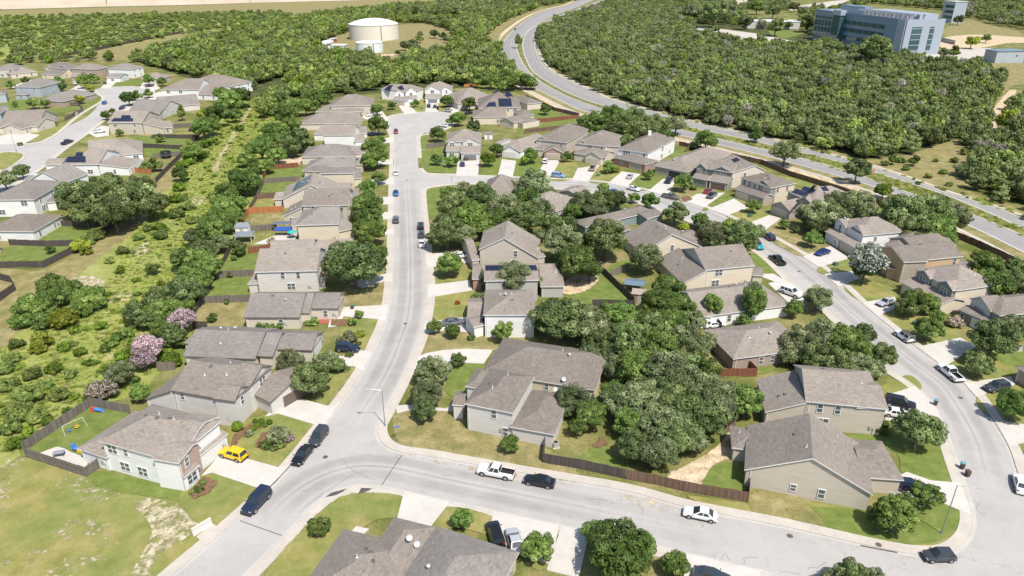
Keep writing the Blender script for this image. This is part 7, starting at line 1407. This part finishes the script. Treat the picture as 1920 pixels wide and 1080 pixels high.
# ------------------------------------------------------------------ far structures
mt_w = plain('tank_white', (.62, .57, .49), .6, var=.05); mt_b = plain('tank_pale_blue', (.6, .63, .63), .55, var=.03)
def tank(px, py, rad, hw, dome, m_, label):
    p = G(px, py); o = empty('water_tank', (p.x, p.y + rad, 0)); tag(o, label, 'water tank'); n = 72; m = MB()
    for i in range(n):
        a, b = 2*math.pi*i/n, 2*math.pi*(i+1)/n; q = [(rad*math.cos(a), rad*math.sin(a)), (rad*math.cos(b), rad*math.sin(b))]
        m.poly([(*q[0], 0), (*q[1], 0), (*q[1], hw), (*q[0], hw)])
    m.build('wall', m_, o, True); m = MB()
    for k in range(6):
        r0, r1 = rad*1.01*(1-k/6), rad*1.01*(1-(k+1)/6); z0, z1 = hw + dome*(1-(r0/rad/1.01)**2), hw + dome*(1-(r1/rad/1.01)**2)
        for i in range(n):
            a, b = 2*math.pi*i/n, 2*math.pi*(i+1)/n; pts = [(r0*math.cos(a), r0*math.sin(a), z0), (r0*math.cos(b), r0*math.sin(b), z0), (r1*math.cos(b), r1*math.sin(b), z1), (r1*math.cos(a), r1*math.sin(a), z1)]
            m.poly(pts[:3] if r1 < .01 else pts)
    m.build('dome', plain('dome_white', (.7, .66, .58), .6), o, True); m = MB(); m.tube((0, 0, hw-.35), (0, 0, hw), rad*1.015, rad*1.015, n, cap=False); m.build('rim', plain('tank_rim', (.36, .31, .27), .7), o); m = MB(); m.box((rad*.45, -rad*.9-.15, hw/2), (.7, .3, hw)); m.build('ladder', M_galv, o)
tank(694, 77.5, 22.3, 13.2, 4.6, mt_w, 'large cream domed water tank in the dry yard'); tank(689, 100, 10.8, 7.4, 1.0, mt_b, 'smaller pale blue water tank before the cream one')
for i, (x, y) in enumerate(((610, 99), (614, 86))):
    p = G(x, y); o = empty('gas_tank', (p.x, p.y, 0), R(68)); tag(o, ['white horizontal gas tank nearest the creek wood', 'white horizontal gas tank behind the nearest one'][i], 'gas tank'); m = MB(); m.tube((-5, 0, 2.6), (5, 0, 2.6), 2.1, 2.1, 20); m.tube((5, 0, 2.6), (5.9, 0, 2.6), 2.1, .9, 20); m.tube((-5.9, 0, 2.6), (-5, 0, 2.6), .9, 2.1, 20); m.build('vessel', mt_b, o, True)
    for sx in (-3, 3): m = MB(); m.box((sx, 0, .4), (.8, 2.6, .8)); m.build('saddle', M_drive, o)
def shed_big(px, py, rz, w, d, hh, wm, rm_, label, name='pump_house', cat='shed'):
    p = G(px, py); o = empty(name, (p.x, p.y, 0), rz); tag(o, label, cat); m = MB(); m.box((0, 0, hh/2), (w, d, hh)); m.build('wall', wm, o); m = MB(); m.box((0, 0, hh+.15), (w+.8, d+.8, .3)); m.build('roof', rm_, o); m = MB(); m.box((-w*.2, -d/2-.05, 1.3), (2.4, .12, 2.6)); m.build('door', plain('shed_door2', (.34, .35, .36), .5), o); m = MB(); m.box((w*.22, -d/2-.05, hh*.62), (1.6, .12, 1.0)); m.build('window', M_glass, o); return o
shed_big(637, 97, R(-3), 11, 9, 5.2, WALL['pale'], plain('shed_white_roof', (.6, .6, .58), .5), 'pale pump house between the gas tanks and the small water tank'); shed_big(626, 79, R(8), 5, 4, 3, plain('red_paint', (.4, .05, .04), .5), plain('shed_white_roof', (.6, .6, .58), .5), 'little red hut behind the pump house')
shed_big(1446, 52, R(-10), 52, 26, 7, WALL['pale'], plain('white_flat_roof', (.66, .66, .65), .5), 'long low white roofed building behind the wood', 'low_building', 'building'); shed_big(1880, 116, R(6), 22, 12, 8, WALL['blue'], mbl, 'blue grey windowless outbuilding at the right edge', 'outbuilding', 'building')
shed_big(1385, 7, R(0), 22, 14, 8, WALL['cream'], plain('white_flat_roof', (.66, .66, .65), .5), 'small cream building among far trees at the top', 'low_building', 'building')
# blue office building
fl = plain('blue_metal_cladding', (.2, .27, .36), .45, .25, var=.04); pale = plain('pale_metal_cladding', (.36, .4, .47), .45, .2, var=.03); rf = plain('flat_roof_grey', (.45, .44, .42), .8)
mgl = plain('office_glass', (.05, .10, .11), .06, spec=.9, var=0)
A0, B0, C0 = G(1522, 74), G(1688, 104), G(1757, 88); ex = (B0-A0); Lx = ex.length; ex.normalize(); n_ = perp(ex); Ly = next(q for q in range(20, 160) if PX(B0 + n_*q)[0] > 1756 or q > 90)
o = empty('office_building', B0); tag(o, 'large blue grey office building with glazed corner at the upper right', 'office building'); BH = 24.5
rz = math.atan2(ex.y, ex.x)
def bl(x0, x1, y0, y1, z0, z1, name, mat, par=o):
    m = MB(); c = A0 + ex*((x0+x1)/2) + n_*((y0+y1)/2) - B0; m.box((c.x, c.y, (z0+z1)/2), (x1-x0, y1-y0, z1-z0), rz); return m.build(name, mat, par)
bl(0, Lx, 0, Ly, 0, BH, 'wall', fl); bl(.5, Lx-.5, .5, Ly-.5, BH, BH+.12, 'roof', rf)
for q in ((0, Lx, -.3, .5), (0, Lx, Ly-.5, Ly+.3)): bl(*q, BH+.0, BH+1.4, 'parapet', fl)
bl(Lx-.5, Lx+.35, -.3, Ly+.3, -.0, BH+1.4, 'end_wall', pale); bl(-.35, .5, .5, Ly-.5, BH, BH+1.4, 'parapet', fl)
bl(Lx-9, Lx-.6, -1.2, -.31, 0, BH+1, 'corner_fin', pale)
for k in range(3): w_ = bl(Lx*.36, Lx*.8, -.12, .2, 5+k*6.0, 8.2+k*6.0, 'window', mgl); [bl(Lx*.36 + j*Lx*.44/6-.12, Lx*.36 + j*Lx*.44/6+.12, -.2, .1, 5+k*6.0, 8.2+k*6.0, 'mullion', pale, w_) for j in range(7)]
gw = bl(.5, Lx*.3, -.15, .2, 3, BH-3.5, 'window', mgl)
for j in range(8): bl(.5 + j*(Lx*.3-.5)/7-.18, .5 + j*(Lx*.3-.5)/7+.18, -.35, .1, 3, BH-3, 'mullion', pale, gw)
for j in range(3): bl(.5, Lx*.3, -.35, .1, 7+j*5.5, 7.5+j*5.5, 'transom', pale, gw)
bl(Lx*.28, Lx*.36, -5, 0, 2, BH-1, 'glazed_bay', mgl); bl(Lx*.275, Lx*.365, -5.3, .1, BH-1, BH+3, 'bay_cap', pale)
for j in range(2): g2 = bl(Lx+.3, Lx+.5, 5+j*16, 14+j*11, 3, BH-4, 'window', mgl); [bl(Lx+.3, Lx+.65, 5+j*16, 14+j*11, 3+k*4, 3.5+k*4, 'transom', pale, g2) for k in range(5)]
bl(Lx*.15, Lx*.42, 12, Ly*.6, BH, BH+6, 'plant_room', fl); bl(Lx*.45, Lx*.95, Ly*.45, Ly*.95, BH, BH+4.5, 'plant_room', pale)
for j in range(6): bl(Lx*.47 + j*Lx*.085, Lx*.47 + j*Lx*.085 + 3.2, 6, 20, BH+.5, BH+3.2, 'roof_unit', plain('roof_duct', (.3, .32, .35), .4, .4))
for yy in (8, 13, 18): bl(Lx*.4, Lx*.97, yy, yy+1.3, BH+3.4, BH+4.6, 'duct', plain('roof_duct_light', (.5, .52, .54), .35, .4))
q0 = G(1772, 42); o2 = empty('office_building', q0, rz); tag(o2, 'pale second office block rising behind the blue one', 'office building'); m = MB(); m.box((0, 8, 11), (17, 16, 22)); m.build('wall', pale, o2); m = MB(); m.box((0, 8, 22.2), (18, 17, .5)); m.build('roof', rf, o2)
for k in range(3): m = MB(); m.box((2, -.1, 6+k*5.5), (13, .3, 3)); m.build('window', mgl, o2)
# garden wall and gravel yard beside the office
a, b = G(1757, 76), G(1790, 84); o = empty('yard_wall', ((a.x+b.x)/2, (a.y+b.y)/2, 0), math.atan2(b.y-a.y, b.x-a.x)); tag(o, 'pale yard wall right of the blue office building', 'wall'); m = MB(); m.box((0, 0, 1.8), ((b-a).length, .4, 3.6)); m.build('masonry', plain('pale_block', (.42, .39, .36), .9), o)
row('oak', [(1640, 92, 34), (1560, 90, 16), (1590, 96, 14)]); row('yellow', [(1823, 76, 14)]); row('oak', [(1850, 71, 9), (1797, 36, 10), (1770, 98, 10), (1790, 96, 12)])
# concrete embankment across the top left
mc, nt, bs = newmat('embankment_concrete'); v = coords(nt, 'UV'); sep = N(nt, 'ShaderNodeSeparateXYZ'); nt.links.new(v, sep.inputs[0]); c = ramp(nt, noise(nt, coords(nt, 'UV', (.3, 1, 1)), .06, 6, .7), [(.3, (.34, .27, .2)), (.7, (.45, .38, .3))]); ln = mth(nt, 'FRACT', mth(nt, 'MULTIPLY', sep.outputs[0], 1/36)); c = mix(nt, ramp(nt, ln, [(0, (.5, .5, .5)), (.02, (0, 0, 0))]), c, (.25, .2, .16)); nt.links.new(c, bs.inputs['Base Color']); bs.inputs['Roughness'].default_value = .9; MATS['embankment_concrete'] = mc
P = W([(-420, 42), (0, 17.5), (200, 12), (330, 9.5), (470, 5), (640, 1), (860, -5), (1050, -9)]); c = P[3]; o = empty('embankment_wall', (c.x, c.y, 0)); tag(o, 'long pale tan concrete embankment across the top left', 'wall'); m = MB(); cp = MB(); u = 0
for a, b in zip(P[:-1], P[1:]):
    L = (b-a).length; d = (b-a).normalized(); n = Vector((-d.y, d.x)); H_ = 42; run = 60
    q = [a-c, b-c, b-c+n*run, a-c+n*run]; m.poly([(q[0].x, q[0].y, 0), (q[1].x, q[1].y, 0), (q[2].x, q[2].y, H_), (q[3].x, q[3].y, H_)], [(u, 0), (u+L, 0), (u+L, 70), (u, 70)]); u += L
    q = [a-c-n*9, b-c-n*9, b-c, a-c]; cp.poly([(w_.x, w_.y, .3) for w_ in q])
m.build('slope', mc, o); cp.build('toe_path', M_walk, o)
label_trees()
print('trees', len(TREES), 'houses', len(HOUSES), 'wood', n1)
